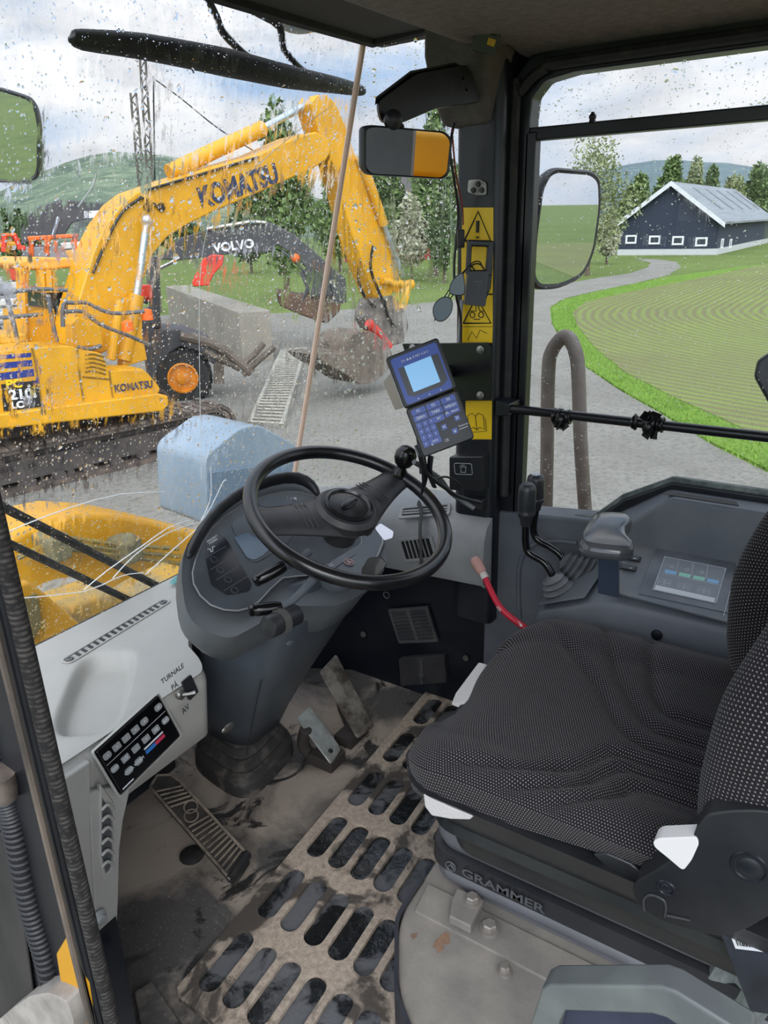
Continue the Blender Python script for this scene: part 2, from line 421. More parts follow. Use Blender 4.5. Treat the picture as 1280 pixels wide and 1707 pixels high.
def tall(px0, px1, ytop, dd, label, kind='mid', n=2600, ls=.3, ybot=425, **k):
    cx = (px0+px1)/2; b_ = at_d(cx, dd); top = hit(cx, ytop, b_, V((b_.x, b_.y, 0)).normalized()); h = top.z-GZ
    wd_ = abs(px1-px0)/2*dd*1.04/F_PX
    bl = [(0, 0, h*.80, wd_*.5, h*.2), (-wd_*.45, 0, h*.55, wd_*.55, h*.2), (wd_*.45, .3, h*.52, wd_*.55, h*.2), (0, -.3, h*.35, wd_*.7, h*.2), (wd_*.1, 0, h*.65, wd_*.5, h*.22)]
    return tree(label, b_, h, bl, n, ls, kind, trunk=max(.1, h*.02), **k)
tall(425, 520, 160, 34, 'tall thin-leaved tree rising behind the top of the yellow digger arm', 'mid', 3600, .2, hollow=.1)
tall(600, 690, 250, 52, 'green tree left of the interior mirror, behind the digger stick', 'mid', 3000, .3)
tall(690, 762, 175, 50, 'tall pale green tree directly beside the right front pillar', 'mid', 3800, .28)
tall(655, 715, 325, 46, 'white blossoming bush at the foot of the pale tree by the meadow edge', 'blossom', 2200, .22, cat='bush', name='blossoming_bush')
tall(715, 765, 320, 44, 'dark low bush beside the pillar at the far meadow edge', 'dark', 1600, .22, cat='bush', name='bush')
tall(520, 610, 290, 58, 'leafy tree seen between the digger boom and stick', 'mid', 2600, .3)
tall(380, 450, 320, 60, 'dark tree half hidden under the yellow boom', 'dark', 2200, .32)
tall(905, 1060, 215, 48, 'wispy sparse tree standing behind the right outside mirror', 'pale', 3600, .13, hollow=.05)
tall(995, 1032, 352, 60, 'pale round bush at the left end of the dark barn', 'blossom', 1800, .22, cat='bush', name='bush')
for a_ in ((1038, 1082, 288, 120, 'leftmost of the trees rising behind the barn roof', 'mid'), (1085, 1135, 258, 122, 'tallest tree behind the barn, above the left roof slope', 'mid'),
           (1130, 1165, 262, 124, 'narrow tree second from the tallest, behind the barn ridge', 'pale'), (1160, 1190, 275, 126, 'slim tree behind the middle of the barn roof', 'mid'),
           (1190, 1235, 290, 121, 'low bushy tree behind the barn, right of the slim tree', 'pale'), (1225, 1278, 272, 123, 'rightmost tree behind the barn, by the window edge', 'mid')):
    tall(a_[0], a_[1], a_[2], a_[3], a_[4], a_[5], 2600, .42, group=None)
tall(1030, 1060, 305, 110, 'small tree left of the barn gable, lower than its neighbours', 'dark', 1500, .4)
for i, (a_, b_, y_, d_, l_) in enumerate(((-10, 60, 345, 90, 'dark trees far left under the hill'), (195, 262, 330, 95, 'far dark tree behind the two poles'), (262, 330, 345, 100, 'far dark tree behind the lower boom'))):
    tall(a_, b_, y_, d_, l_, 'dark', 1800, .45)

# ================================================================ BARN
bx = 71.8; by0, by1 = 12.85, 21.2; ez = PX(1193, 368, bx).z; rz = PX(1122, 308, bx).z; L_ = 30
brn = thing('barn', 'dark blue timber barn with grey sheet roof and small white windows', 'barn', (bx, (by0+by1)/2, GZ))
plank = M('navy_planks', '#2f3747', .8, col2='#272f3f', ns=3, stretch=(1, 6, .1), lo=.3, hi=.7)
my = (by0+by1)/2
m_ = MB(); m_.slab([V((bx, by0, GZ+.5)), V((bx, by1, GZ+.5)), V((bx, by1, ez)), V((bx, my, rz)), V((bx, by0, ez))], (L_, 0, 0))
for i in range(42): yy = by0+.1+i*(by1-by0-.2)/41; zt = ez+(rz-ez)*(1-abs(yy-my)/(by1-my)); m_.box(bx-.03, bx, yy-.02, yy+.02, GZ+.5, zt)
ob('wall', m_, plank, brn, flat=True)
m_ = MB(); m_.box(bx-.05, bx+L_, by0-.05, by1+.05, GZ-.1, GZ+.5); ob('foundation', m_, M('barn_concrete', '#b5b8b8', .8), brn, flat=True)
roofm = M('sheet_roof', '#71777c', .5, col2='#878d91', ns=1.2, stretch=(.2, 6, 1), spec=.4)
for s_ in (-1, 1):
    m_ = MB(); e = by0 if s_ < 0 else by1; sl_ = (rz-ez)/(my-by0)
    m_.slab([V((bx-.5, my, rz+.08)), V((bx+L_, my, rz+.08)), V((bx+L_, e+s_*.5, ez-.5*sl_+.08)), V((bx-.5, e+s_*.5, ez-.5*sl_+.08))], (0, 0, .18))
    if s_ < 0:
        for k in range(5): x0 = bx+5+k*5.4; q = [V((x0, my-.6, rz+.27-.6*sl_)), V((x0+.9, my-.6, rz+.27-.6*sl_)), V((x0+.9, e+.9, ez+.27+.9*sl_)), V((x0, e+.9, ez+.27+.9*sl_))]; m_.mi = 1; m_.slab(q, (0, 0, .03)); m_.mi = 0
    ob('roof', m_, [roofm, M('roof_light_panel', '#555c62', .4)], brn, flat=True)
m_ = MB(); 
for s_ in (-1, 1):
    e = by0 if s_ < 0 else by1; m_.slab([V((bx-.55, my, rz+.3)), V((bx-.55, my, rz-.1)), V((bx-.55, e+s_*.5, ez-.55)), V((bx-.55, e+s_*.5, ez-.15))], (.06, 0, 0))
ob('bargeboard', m_, M('white_trim', '#c9ccd0', .6), brn, flat=True)
def win(mk, parent):
    fr_ = MB(); fr_ = mk(fr_, 0); o = ob('window', fr_, M('window_white', '#dfe2e4', .5), parent, flat=True)
for (x, y) in ((1052, 399), (1091, 400), (1130, 401), (1169, 403)):
    c = PX(x, y, bx); m_ = MB(); m_.ring([c+V((-.06, a*.48, b_*.36)) for a, b_ in ((-1, -1), (1, -1), (1, 1), (-1, 1))], [c+V((-.06, a*.34, b_*.22)) for a, b_ in ((-1, -1), (1, -1), (1, 1), (-1, 1))], (.1, 0, 0))
    m_.mi = 1; m_.slab([c+V((-.02, a*.35, b_*.23)) for a, b_ in ((-1, -1), (1, -1), (1, 1), (-1, 1))], (.02, 0, 0))
    ob('window', m_, [M('window_white', '#dfe2e4', .5), M('window_dark', '#39404a', .15)], brn, flat=True)
for x in (1203, 1217):
    c = PY(x, 406, by0); m_ = MB(); m_.ring([c+V((a*.5, -.06, b_*.4)) for a, b_ in ((-1, -1), (1, -1), (1, 1), (-1, 1))], [c+V((a*.3, -.06, b_*.26)) for a, b_ in ((-1, -1), (1, -1), (1, 1), (-1, 1))], (0, .1, 0))
    ob('window', m_, [M('window_white', '#dfe2e4', .5)], brn, flat=True)
# red house behind the trees
c = at_d(648, 75); hs = thing('farmhouse', 'small dark red house hidden among trees right of the digger stick', 'house', c)
m_ = MB(); m_.box(c.x-3, c.x+5, c.y-3, c.y+3, GZ, GZ+5); ob('wall', m_, M('house_red', '#8e3226', .8), hs, flat=True)
m_ = MB(); m_.slab([V((c.x-3.4, c.y-3.6, GZ+4.8)), V((c.x-3.4, c.y, GZ+7.4)), V((c.x-3.4, c.y+3.6, GZ+4.8))], (8.8, 0, 0)); ob('roof', m_, M('house_roof', '#4a4644', .7), hs, flat=True)

# ================================================================ POLES
polem = M('pole_wood', '#5b564f', .8, col2='#3f3b37', ns=3)
for (x0, y0, x1, y1, lb) in ((238, 100, 252, 330, 'taller lattice pole behind the digger boom'), (222, 155, 238, 330, 'shorter lattice pole left of the taller one')):
    pn = at_d(x1, 33); nn = V((pn.x, pn.y, 0)).normalized(); a_ = hit(x0, y0, pn, nn); b_ = hit(x1, y1, pn, nn); b_ = b_+(b_-a_)*((b_.z-GZ)/(a_.z-b_.z))
    e = thing('lattice_pole', lb, 'pole', b_); m_ = MB(); side = V((-nn.y, nn.x, 0))*.1
    m_.tube([a_-side, b_-side], .045, 6, 0); m_.tube([a_+side, b_+side], .045, 6, 0)
    N_ = 34
    for k in range(N_): m_.tube([a_.lerp(b_, k/N_)+side*(1 if k % 2 else -1), a_.lerp(b_, (k+1)/N_)-side*(1 if k % 2 else -1)], .03, 5, 0)
    ob('lattice', m_, polem, e)
    if y0 == 100:
        m_ = MB(); p0 = hit(255, 128, pn, nn); m_.tube([a_.lerp(b_, .1), p0, hit(256, 160, pn, nn), hit(258, 300, pn, nn)], .03, 5, 3); ob('stay_cable', m_, ink, e)
m_ = MB(); pn = at_d(252, 33); nn = V((pn.x, pn.y, 0)).normalized(); m_.tube([hit(252, 128, pn, nn), hit(300, 163, pn, nn), hit(365, 215, pn, nn), hit(440, 262, pn, nn)], .025, 5, 4)
tag(ob('overhead_cable', m_, ink), 'thin black cable running down from the taller pole to the boom', 'cable')
# ================================================================ YELLOW DIGGER
ED = V((.975, -.22, 0)); EX = Fr((4.78, 8.93, GZ), ED, (0, 0, 1))
def ex(x, y, w=0): return hit(x, y, EX(0, 0, w), EX.z)
def exs(s, w=0): return [ex(*map(float, q.split(',')), w) for q in s.split()]
EN = EX.z
dg = thing('excavator', 'big yellow tracked digger with blue side stripes and raised boom', 'excavator', EX(1.2, 0, -1.3))
trackm = M('track_steel', '#4a423d', .7, col2='#6b5d52', ns=5, lo=.45, hi=.7)
undm = M('undercarriage', '#4f4844', .75, col2='#3a3534', ns=3)
for w0, w1, uR in ((0, -.6, 3.2), (-1.9, -2.5, 3.2)):
    out = [(-1.0+.30*math.cos(math.radians(a))-0, .31+.30*math.sin(math.radians(a))) for a in range(90, 271, 30)] + [(uR+.30*math.cos(math.radians(a)), .31+.30*math.sin(math.radians(a))) for a in range(-90, 91, 30)]
    inn = [(-1.0+.23*math.cos(math.radians(a)), .31+.23*math.sin(math.radians(a))) for a in range(90, 271, 30)] + [(uR+.23*math.cos(math.radians(a)), .31+.23*math.sin(math.radians(a))) for a in range(-90, 91, 30)]
    m_ = MB(); m_.ring([EX(u, v, w0) for u, v in out], [EX(u, v, w0) for u, v in inn], EN*(w1-w0))
    for k in range(30):
        u = -1.0+k*(uR+1)/29; m_.box(u-.055, u+.055, .60, .635, w1-.0, w0+.03, EX); m_.box(u-.055, u+.055, -.02, .03, w1, w0+.03, EX)
    for c_, a0 in ((uR, -80), (-1.0, 100)):
        for k in range(9):
            a = math.radians(a0+k*20); p = EX(c_+.32*math.cos(a), .31+.32*math.sin(a), 0); m_.box(-.02, .035, -.055, .055, w1, w0+.03, Fr(p, ED*math.cos(a)+V((0, 0, 1))*math.sin(a), -ED*math.sin(a)+V((0, 0, 1))*math.cos(a)))
    tk = ob('track', m_, trackm, dg, flat=True)
    m_ = MB(); m_.box(-1, uR, .15, .42, w1+.1, w0-.12, EX); m_.box(-.6, uR-.4, .42, .62, w1+.2, w0-.2, EX)
    for k in range(8): m_.lathe([(.02, 0), (.08, 0), (.08, .1), (.02, .1)], EX(-.5+k*(uR-.4)/7+.1, .12, w0-.12), EN, 12)
    for c_ in (uR, -1): m_.lathe([(.02, 0), (.2, 0), (.2, .1), (.12, .12), (.02, .14)], EX(c_, .31, w0-.14), EN, 20)
    ob('track_frame', m_, undm, tk, flat=True)
m_ = MB(); m_.box(-.4, 2.4, .25, .9, -2, -.5, EX); ob('undercarriage', m_, undm, dg, flat=True)
# superstructure
m_ = MB(); m_.slab(roundpoly(exs('-160,615 -160,708 0,692 262,658 268,648 243,618 182,618 168,588 137,584 120,577 55,580 0,587 -100,600'), .05), EN*-.75); ob('body_side', m_, yellow, dg, bevel=.03)
m_ = MB(); m_.slab(exs('-200,740 0,716 272,686 282,676 281,660 262,656 0,690 -200,712', .12), EN*-.5)
m_.slab(exs('-200,740 0,716 272,686 281,660 0,690 -200,712', -1.9), EN*-.6); ob('skirt', m_, yellow, dg, bevel=.03)
m_ = MB(); m_.slab(exs('-160,700 250,655 240,625 120,600 -160,610', -.75), EN*-1.7); ob('engine_deck', m_, yellow, dg, bevel=.02)
for s_, nm in (('0,592 52,588 52,595 0,599', 0), ('0,605 53,600 54,610 0,615', 0), ('0,622 56,615 57,627 0,634', 0)):
    m_ = MB(); m_.slab([p for p in exs(s_, .004)], EN*-.01)
    ob('stripe', m_, dblue, dg, flat=True)
m_ = MB(); m_.slab(exs('2,641 64,634 69,681 7,688', .012), EN*-.02); bd = ob('model_badge', m_, ink, dg, flat=True)
fb = Fr(ex(7, 688, .02), ex(69, 681, .02)-ex(7, 688, .02), (0, 0, 1)); W_ = (ex(69, 681)-ex(7, 688)).length
text('lettering', 'PC', fb, .14, M('badge_yellow', '#e2c51d', .5), bd, .06, .335, bold=.006, sx=1.15); text('lettering', '210i', fb, .165, whiteink, bd, .08, .20, bold=.006, sx=1.15); text('lettering', 'LC', fb, .11, whiteink, bd, .09, .075, bold=.006, sx=1.15)
fk = Fr(ex(189, 655, .01), ex(258, 646, .01)-ex(189, 655, .01), (0, 0, 1)); text('lettering', 'KOMATSU', fk, .14, M('navy_print', '#2a3350', .5), dg, .02, .05, bold=.004, sx=.86)
# panel seams and grooves on the side
seamm = M('seam_shadow', '#7c5b10', .7)
for s_ in ('53,580 58,600 70,680', '128,578 133,630 140,672', '138,628 182,632', '182,618 188,666'): m_ = MB(); m_.tube(exs(s_, .005), .012, 5, 0); ob('panel_seam', m_, seamm, dg)
for k in range(5): m_ = MB(); m_.tube(exs('%d,%d %d,%d %d,%d' % (142, 592+k*7, 155, 590+k*7, 176, 596+k*7), .005), .012, 5, 2); ob('vent_groove', m_, seamm, dg)

m_ = MB(); m_.slab(exs('188,632 200,615 240,615 246,632', -.05), EN*-.5); ob('step_box', m_, yellow, dg, bevel=.02)
# boom
boomP = exs('116,578 122,530 140,470 156,418 174,378 202,340 228,320 285,300 345,281 430,257 500,226 528,219 548,232 553,250 545,266 520,282 430,322 350,356 310,376 278,397 255,425 243,460 224,505 208,540 198,575 170,590', -1.0)
m_ = MB(); m_.slab(boomP, EN*-.62); bo = ob('boom', m_, yellow, dg, bevel=.03)
fk = Fr(ex(332, 333, -.99), ex(472, 286, -.99)-ex(332, 333, -.99), (0, 0, 1)); WK = (ex(472, 284, -.99)-ex(332, 331, -.99)).length
navyp = M('navy_print', '#2a3350', .5)
text('lettering', 'KOMATSU', fk, .40, navyp, bo, 0, -.0, bold=.014, sx=WK/2.02)
m_ = MB(); 
for s_ in ('155,455 178,400 205,352 235,330', '240,318 330,292 430,262'): m_.tube(exs(s_, -.97), .02, 6, 3)
for x, y in ((245, 346), (268, 345)): m_.lathe([(.01, 0), (.06, 0), (.06, .03), (.01, .03)], ex(x, y, -.99), EN, 10)
m_.tube(exs('232,328 250,335 268,350', -.97), .02, 6, 3)
ob('hydraulic_hose', m_, ink, dg)
stickP = exs('517,172 528,158 545,157 560,172 574,205 590,250 606,290 626,335 650,410 668,465 684,472 686,482 676,488 655,486 650,498 630,500 622,488 605,440 585,385 568,320 556,275 535,230', -1.05)
m_ = MB(); m_.slab(stickP, EN*-.42); ob('stick', m_, yellow, dg, bevel=.03)
m_ = MB(); m_.tube(exs('600,262 625,330 640,375', -.98), [.09, .09, .09], 10, 0); cyl = ob('bucket_cylinder', m_, yellow, dg)
m_ = MB(); m_.tube(exs('640,375 660,430 672,460', -.98), .045, 10, 0); ob('piston_rod', m_, M('cylinder_chrome', '#b8c4d2', .2, metal=.7), cyl)
m_ = MB(); m_.tube(exs('638,468 684,474', -.95), .06, 8, 0); m_.tube(exs('682,474 670,515', -.95), .08, 8, 0); m_.ball(ex(684, 474, -.95), .1); ob('bucket_link', m_, yellow, dg)
m_ = MB(); m_.tube(exs('282,288 360,250 438,214', -1.3), [.12, .12, .12], 12, 0); cyl = ob('stick_cylinder', m_, yellow, dg)
crm = M('cylinder_chrome', '#b8c4d2', .2, metal=.7)
m_ = MB(); m_.tube(exs('438,214 516,172', -1.3), .06, 10, 0); ob('piston_rod', m_, crm, cyl)
m_ = MB(); m_.tube(exs('206,600 228,492', -.85), .11, 12, 0); cyl = ob('boom_cylinder', m_, yellow, dg)
m_ = MB(); m_.tube(exs('228,492 244,372', -.85), .055, 10, 0); m_.ball(ex(245, 368, -.85), .09, 12); ob('piston_rod', m_, crm, cyl)
m_ = MB(); m_.tube(exs('185,600 196,530 200,500', -.7), .07, 8, 2); m_.slab(exs('212,500 236,492 238,560 246,600 205,612', -.8), EN*-.2); m_.slab(exs('118,540 130,528 168,545 172,575 120,580', -.6), EN*-.2)
ob('boom_bracket', m_, yellow, dg, bevel=.015)
m_ = MB()
for s_ in ('105,545 106,508 125,505 145,505 185,522 240,519', '107,520 140,520 165,540 215,560 250,575', '0,490 60,482 112,484', '0,530 70,524', '10,488 24,545 30,575', '80,490 88,540 95,570', '130,578 150,582 168,576'): m_.tube(exs(s_, -.2), .028, 6, 3)
ob('handrail', m_, M('rail_grey', '#5a5c60', .5), dg)
m_ = MB(); m_.slab(exs('82,488 130,486 124,575 96,578', -1.7), EN*-.9); ob('cab_window', m_, M('cab_glass', '#2a3036', .1), dg, bevel=.02)
m_ = MB(); m_.slab(exs('24,437 60,428 146,430 146,444 70,451 30,446', -1.6), EN*-1.3); ob('cab_roof', m_, M('faded_yellow', '#d99c3c', .5), dg, bevel=.04)
m_ = MB(); 
for s_ in ('68,450 70,480', '80,450 82,482', '128,446 130,486', '35,446 40,570'): m_.tube(exs(s_, -1.65), .07, 6, 0)
m_.slab(exs('70,481 130,479 130,486 72,488', -1.6), EN*-1); m_.slab(exs('42,520 90,515 96,578 45,580', -1.65), EN*-.9); ob('cab_frame', m_, yellow, dg, flat=True)
m_ = MB(); m_.slab(exs('-20,560 45,556 48,570 -20,578', -.9), EN*-.8); ob('engine_hood', m_, yellow, dg, bevel=.03)
m_ = MB(); m_.lathe([(.02, 0), (.08, 0), (.08, .12), (.02, .15)], ex(214, 552, .0)-V((0, 0, 0)), (0, 0, 1), 10); m_.lathe([(.02, 0), (.09, 0), (.08, .14), (.02, .16)], ex(246, 533, -.8), (0, 0, 1), 10); ob('beacon', m_, orange, dg)
# bucket
mud = M('muddy_steel', '#6d6258', .75, col2='#50483f', ns=4)
m_ = MB(); m_.slab(roundpoly(exs('622,498 655,492 675,510 682,545 672,572 650,578 628,560 612,530', -1.0), .06), EN*-.4); ob('quick_coupler', m_, M('coupler_steel', '#56514d', .6, col2='#77706a', ns=6), dg, bevel=.03)
m_ = MB(); m_.slab(smooth_closed(exs('590,556 618,552 650,580 652,608 628,634 600,640 572,622 540,604 528,592 548,588 574,590 578,572', -.75), 3), EN*-.85)
for k in range(5): m_.box(0, .28, -.05, .05, 0, .05, Fr(ex(545, 596, -.8-.18*k), ex(520, 590, 0)-ex(545, 596, 0), EN))
ob('bucket', m_, mud, dg, bevel=.02)
m_ = MB(); m_.tube(exs('614,538 630,555 648,578', -.9), .09, 10, 0); ob('tilt_cylinder', m_, M('red_hydraulic', '#c0392f', .5), dg)
m_ = MB()
for s_ in ('600,430 598,470 612,500 625,512', '640,500 648,530 660,545', '622,410 618,450 640,505'): m_.tube(exs(s_, -.95), .03, 6, 4)
ob('hydraulic_hose', m_, ink, dg)

# ================================================================ OTHER MACHINES AND THINGS IN THE YARD
def vplane(x, dd):
    b_ = at_d(x, dd); nn = V((b_.x, b_.y, 0)).normalized(); return b_, nn
def vs_(s, pn): return [hit(*map(float, q.split(',')), pn[0], pn[1]) for q in s.split()]
blk = M('black_machine', '#34363a', .5, col2='#4a4b4d', ns=2)
# black boom with white lettering
pn = vplane(420, 21); e = thing('excavator_boom', 'long black digger boom with white lettering behind the yellow boom', 'excavator', pn[0])
m_ = MB(); m_.slab(vs_('262,432 300,396 372,376 430,366 455,372 492,392 548,440 576,464 578,505 556,508 548,480 520,455 480,418 462,408 450,420 380,424 300,434', pn), pn[1]*.5); bo = ob('boom', m_, blk, e, bevel=.03)
fk = Fr(vs_('356,416', pn)[0]-pn[1]*.02, vs_('417,408', pn)[0]-vs_('356,416', pn)[0], (0, 0, 1)); text('lettering', 'VOLVO', fk, .30, whiteink, bo, 0, .02, bold=.012, sx=1.05)
m_ = MB(); m_.tube(vs_('345,382 420,370 445,372', pn), .06, 8, 0); m_.tube(vs_('250,455 300,430', pn), .05, 8, 0); ob('hydraulic_cylinder', m_, steel, e)
m_ = MB(); m_.ball(vs_('492,430', pn)[0]-pn[1]*.1, .12, 12); ob('lamp', m_, orange, e)
m_ = MB(); m_.slab(vs_('460,484 500,492 545,488 572,492 566,520 545,540 500,525 466,510', pn), pn[1]*.9); ob('bucket', m_, M('rusty_bucket', '#5f4636', .8, col2='#4a3a31', ns=3), e, bevel=.05)
m_ = MB(); m_.slab(vs_('500,455 520,445 552,475 556,500 520,500', pn), pn[1]*.5); m_.tube(vs_('470,418 512,460 505,500', pn), .04, 6, 4); ob('linkage', m_, blk, e)
pn = vplane(100, 26); e = thing('excavator_boom', 'arched black digger boom far left, above the orange machines', 'excavator', pn[0])
m_ = MB(); m_.slab(vs_('34,388 44,362 62,345 100,333 150,336 215,344 215,366 150,364 120,372 108,392 60,400 36,408', pn), pn[1]*.5); bo = ob('boom', m_, blk, e, bevel=.04)
m_ = MB(); m_.slab([p-pn[1]*.03 for p in vs_('140,352 178,350 178,362 140,364', pn)], pn[1]*.02); ob('decal', m_, whiteink, bo, flat=True)
m_ = MB(); m_.tube(vs_('88,395 98,362', pn), .06, 8, 0); ob('piston_rod', m_, crm, e)
# red tipped arm
pn = vplane(345, 20); m_ = MB(); m_.slab(vs_('320,470 338,432 355,424 374,426 372,440 356,458 348,476 322,478', pn), pn[1]*.35)
tag(ob('lifting_arm', m_, M('machine_red', '#d33a26', .5), bevel=.03), 'short bright red lifting arm standing behind the concrete wall', 'machine arm')
# concrete wall blocks
c0 = G(405, 606); 
m_ = MB(); a0 = c0; zt = hit(405, 520, c0, V((c0.x, c0.y, 0)).normalized()).z; a1 = PZ(262, 472, zt); dr = (V((a1.x, a1.y, 0))-V((a0.x, a0.y, 0))).normalized(); bk = V((-dr.y, dr.x, 0)); bk = bk if bk.x > 0 else -bk
wl = c0+dr*11; 
concm = M('concrete', '#7f7b70', .85, col2='#958f83', ns=1.2, lo=.3, hi=.7, bump=.5, bs=12)
m_.slab([c0, wl, wl+bk*.8, c0+bk*.8], (0, 0, zt-GZ)); tag(ob('concrete_wall', m_, concm, bevel=.03), 'weathered grey concrete block wall between the digger and the meadow', 'wall')
# black wheel loader behind the digger: wheel, fender and arms
pn = vplane(305, 15); c = hit(305, 630, *pn); e = thing('wheel_loader', 'dark wheel loader with an orange rim behind the yellow digger', 'wheel loader', V((c.x, c.y, GZ)))
fr = Fr(c, V((0, 0, 1)).cross(-pn[1]), (0, 0, 1)); R1 = (hit(331, 630, *pn)-c).length
m_ = MB(); m_.lathe([(R1*.98, -.5), (R1*1.7, -.5), (R1*1.85, -.42), (R1*1.85, -.05), (R1*1.7, .02), (R1*.98, .02)], c, -pn[1], 40, False)
for k in range(28):
    a = 2*math.pi*k/28; m_.box(R1*1.83, R1*1.93, -.03, .03, -.45, -.02, Fr(c, fr.x*math.cos(a)+fr.y*math.sin(a), -fr.x*math.sin(a)+fr.y*math.cos(a)))
tw = ob('tyre', m_, rubber, e)
m_ = MB(); m_.lathe([(R1, .0), (R1, .04), (R1*.9, .05), (R1*.82, -.02), (R1*.45, -.04), (R1*.4, .04), (R1*.15, .06), (.01, .06)], c, -pn[1], 32); ob('rim', m_, M('rim_orange', '#e08a14', .45, col2='#c97712', ns=6), tw)
m_ = MB(); m_.slab(vs_('232,540 262,548 300,548 345,565 366,590 362,612 345,600 330,585 300,578 282,590 272,615 268,650 245,630', pn), pn[1]*.9); ob('fender', m_, blk, e, bevel=.04)
m_ = MB(); m_.tube(vs_('300,560 352,572 395,600 420,622', pn), .09, 8, 2); m_.tube(vs_('340,585 400,615', pn), .06, 8, 0); m_.tube(vs_('400,612 425,590 440,572', pn), .06, 8, 0); m_.tube(vs_('405,625 430,602 458,578', pn), .06, 8, 0); m_.slab(vs_('357,590 372,590 374,640 357,640', pn), pn[1]*.3); ob('lift_arm', m_, mud, e)
m_ = MB(); m_.slab(vs_('236,520 262,505 268,545 236,548', pn), pn[1]*.5); m_.tube(vs_('240,505 250,480', pn), .06, 8, 0); m_.tube(vs_('258,540 258,428', pn), .09, 8, 0); ob('mast', m_, blk, e, flat=True)
m_ = MB(); m_.ball(hit(247, 492, *pn), .12, 10); m_.box(-.15, .15, -.15, .15, -.1, .1, Fr(hit(240, 485, *pn), (1, 0, 0), (0, 1, 0))); ob('lamp', m_, M('machine_red', '#d33a26', .5), e)
# aluminium ramp lying on the gravel
p = [G(468, 590), G(512, 586), G(474, 716), G(415, 712)]
m_ = MB(); al = M('ramp_alloy', '#a9a79c', .55, col2='#8b887d', ns=6)
m_.slab([p[0], p[0].lerp(p[1], .1), p[3].lerp(p[2], .1), p[3]], (0, 0, .12)); m_.slab([p[1].lerp(p[0], .1), p[1], p[2], p[2].lerp(p[3], .1)], (0, 0, .12))
for k in range(34):
    a = p[0].lerp(p[3], k/33); b_ = p[1].lerp(p[2], k/33); m_.tube([a+V((0, 0, .1)), b_+V((0, 0, .1))], .025, 5, 0)
tag(ob('loading_ramp', m_, al, flat=True), 'pale metal loading ramp with rungs lying on the gravel', 'ramp')
# small orange machines parked far left
def yard_machine(label, pn, roof, posts, body, mats, extra=()):
    e = thing('road_roller', label, 'road machine', pn[0]); up = V((0, 0, 1)); sd = V((-pn[1].y, pn[1].x, 0))
    if roof: m_ = MB(); m_.slab(vs_(roof, pn), pn[1]*1.4); ob('canopy', m_, mats[0], e, bevel=.04)
    m_ = MB()
    for q in posts: m_.tube(vs_(q, pn), .06, 6, 0); m_.tube([p+pn[1]*1.3 for p in vs_(q, pn)], .06, 6, 0)
    ob('canopy_post', m_, mats[1], e)
    m_ = MB(); m_.slab(vs_(body, pn), pn[1]*2.0); ob('body', m_, mats[2], e, bevel=.05)
    for q, mt in extra: m_ = MB(); m_.slab([p-pn[1]*.05 for p in vs_(q, pn)], pn[1]*.6); ob('panel', m_, mt, e, bevel=.03)
    m_ = MB(); c_ = vs_(body, pn); cx = sum((q for q in c_), V())/len(c_)
    for s_ in (-.9, .9): m_.lathe([(.02, 0), (.55, 0), (.6, .1), (.6, 1.3), (.55, 1.4), (.02, 1.4)], V((cx.x, cx.y, GZ+.6))+sd*s_, pn[1], 20)
    ob('drum', m_, mud, e)
cream = M('machine_white', '#c9c6c0', .5); gry = M('machine_grey', '#84868a', .5)
yard_machine('orange road machine with a long flat canopy and orange lamp', vplane(85, 24), '44,394 132,389 131,396 48,402', ('52,400 54,450', '78,398 79,425', '126,396 128,430'), '40,412 150,408 150,438 110,442 30,446', (orange, orange, gry), (('74,398 84,397 84,412 74,413', orange), ('108,418 150,412 150,430 112,430', M('faded_yellow', '#d99c3c', .5)), ('100,405 140,402 140,412 104,416', cream)))
yard_machine('orange machine cut by the left photo edge with red cage', vplane(12, 22), '-30,390 28,388 29,394 -30,398', ('8,392 6,420', '24,392 32,410'), '-40,404 32,402 34,412 -40,416', (orange, M('machine_red', '#d33a26', .5), yellow), (('30,408 44,410 42,418 28,416', M('machine_red', '#d33a26', .5)),))
yard_machine('grey machine with a round red tank beside the digger cab', vplane(30, 16), None, ('42,450 44,500', '36,450 36,480'), '-40,468 40,470 60,500 58,540 -40,545', (gry, M('faded_yellow', '#d99c3c', .5), gry), (('10,446 16,440 32,442 38,450 37,468 12,468', M('tank_red', '#c4402c', .45)), ('16,470 38,468 32,482 20,482', cream), ('-20,500 40,496 42,508 -20,512', cream), ('-20,520 42,514 44,524 -20,532', cream)))

# ================================================================ THE LOADER'S OWN FRONT END, seen through the windscreen
own = thing('loader_front_frame', 'yellow front frame of the machine itself below the windscreen', 'machine frame', PY(150, 1000, 3.0))
m_ = MB(); m_.slab(tr(PY, '-60,930 0,905 45,880 90,862 130,853 200,856 260,868 345,888 345,965 300,1010 250,1040 120,1140 -60,1200', 3.0), (0, .35, 0)); ob('side_plate', m_, yellow, own, bevel=.04)
greyhose = M('hose_muddy', '#8b7a3c', .7, col2='#6f6a55', ns=20)
m_ = MB()
for s_ in ('120,897 200,908 300,915', '118,905 200,918 300,928', '112,915 190,925 300,940', '30,930 70,912 100,905'): m_.tube(tr(PY, s_, 2.93), .012, 6, 3)
ob('hydraulic_pipe', m_, greyhose, own)
for x, y in ((88, 910), (210, 915)):
    m_ = MB(); c = PY(x, y, 2.93); m_.box(c.x-.05, c.x+.05, 2.86, 3.02, c.z-.06, c.z+.06); m_.ball(c+V((0, -.03, .04)), .05, 10); ob('pipe_clamp', m_, M('clamp_dirt', '#77714f', .8, col2='#5e5b4d', ns=30), own, bevel=.015)
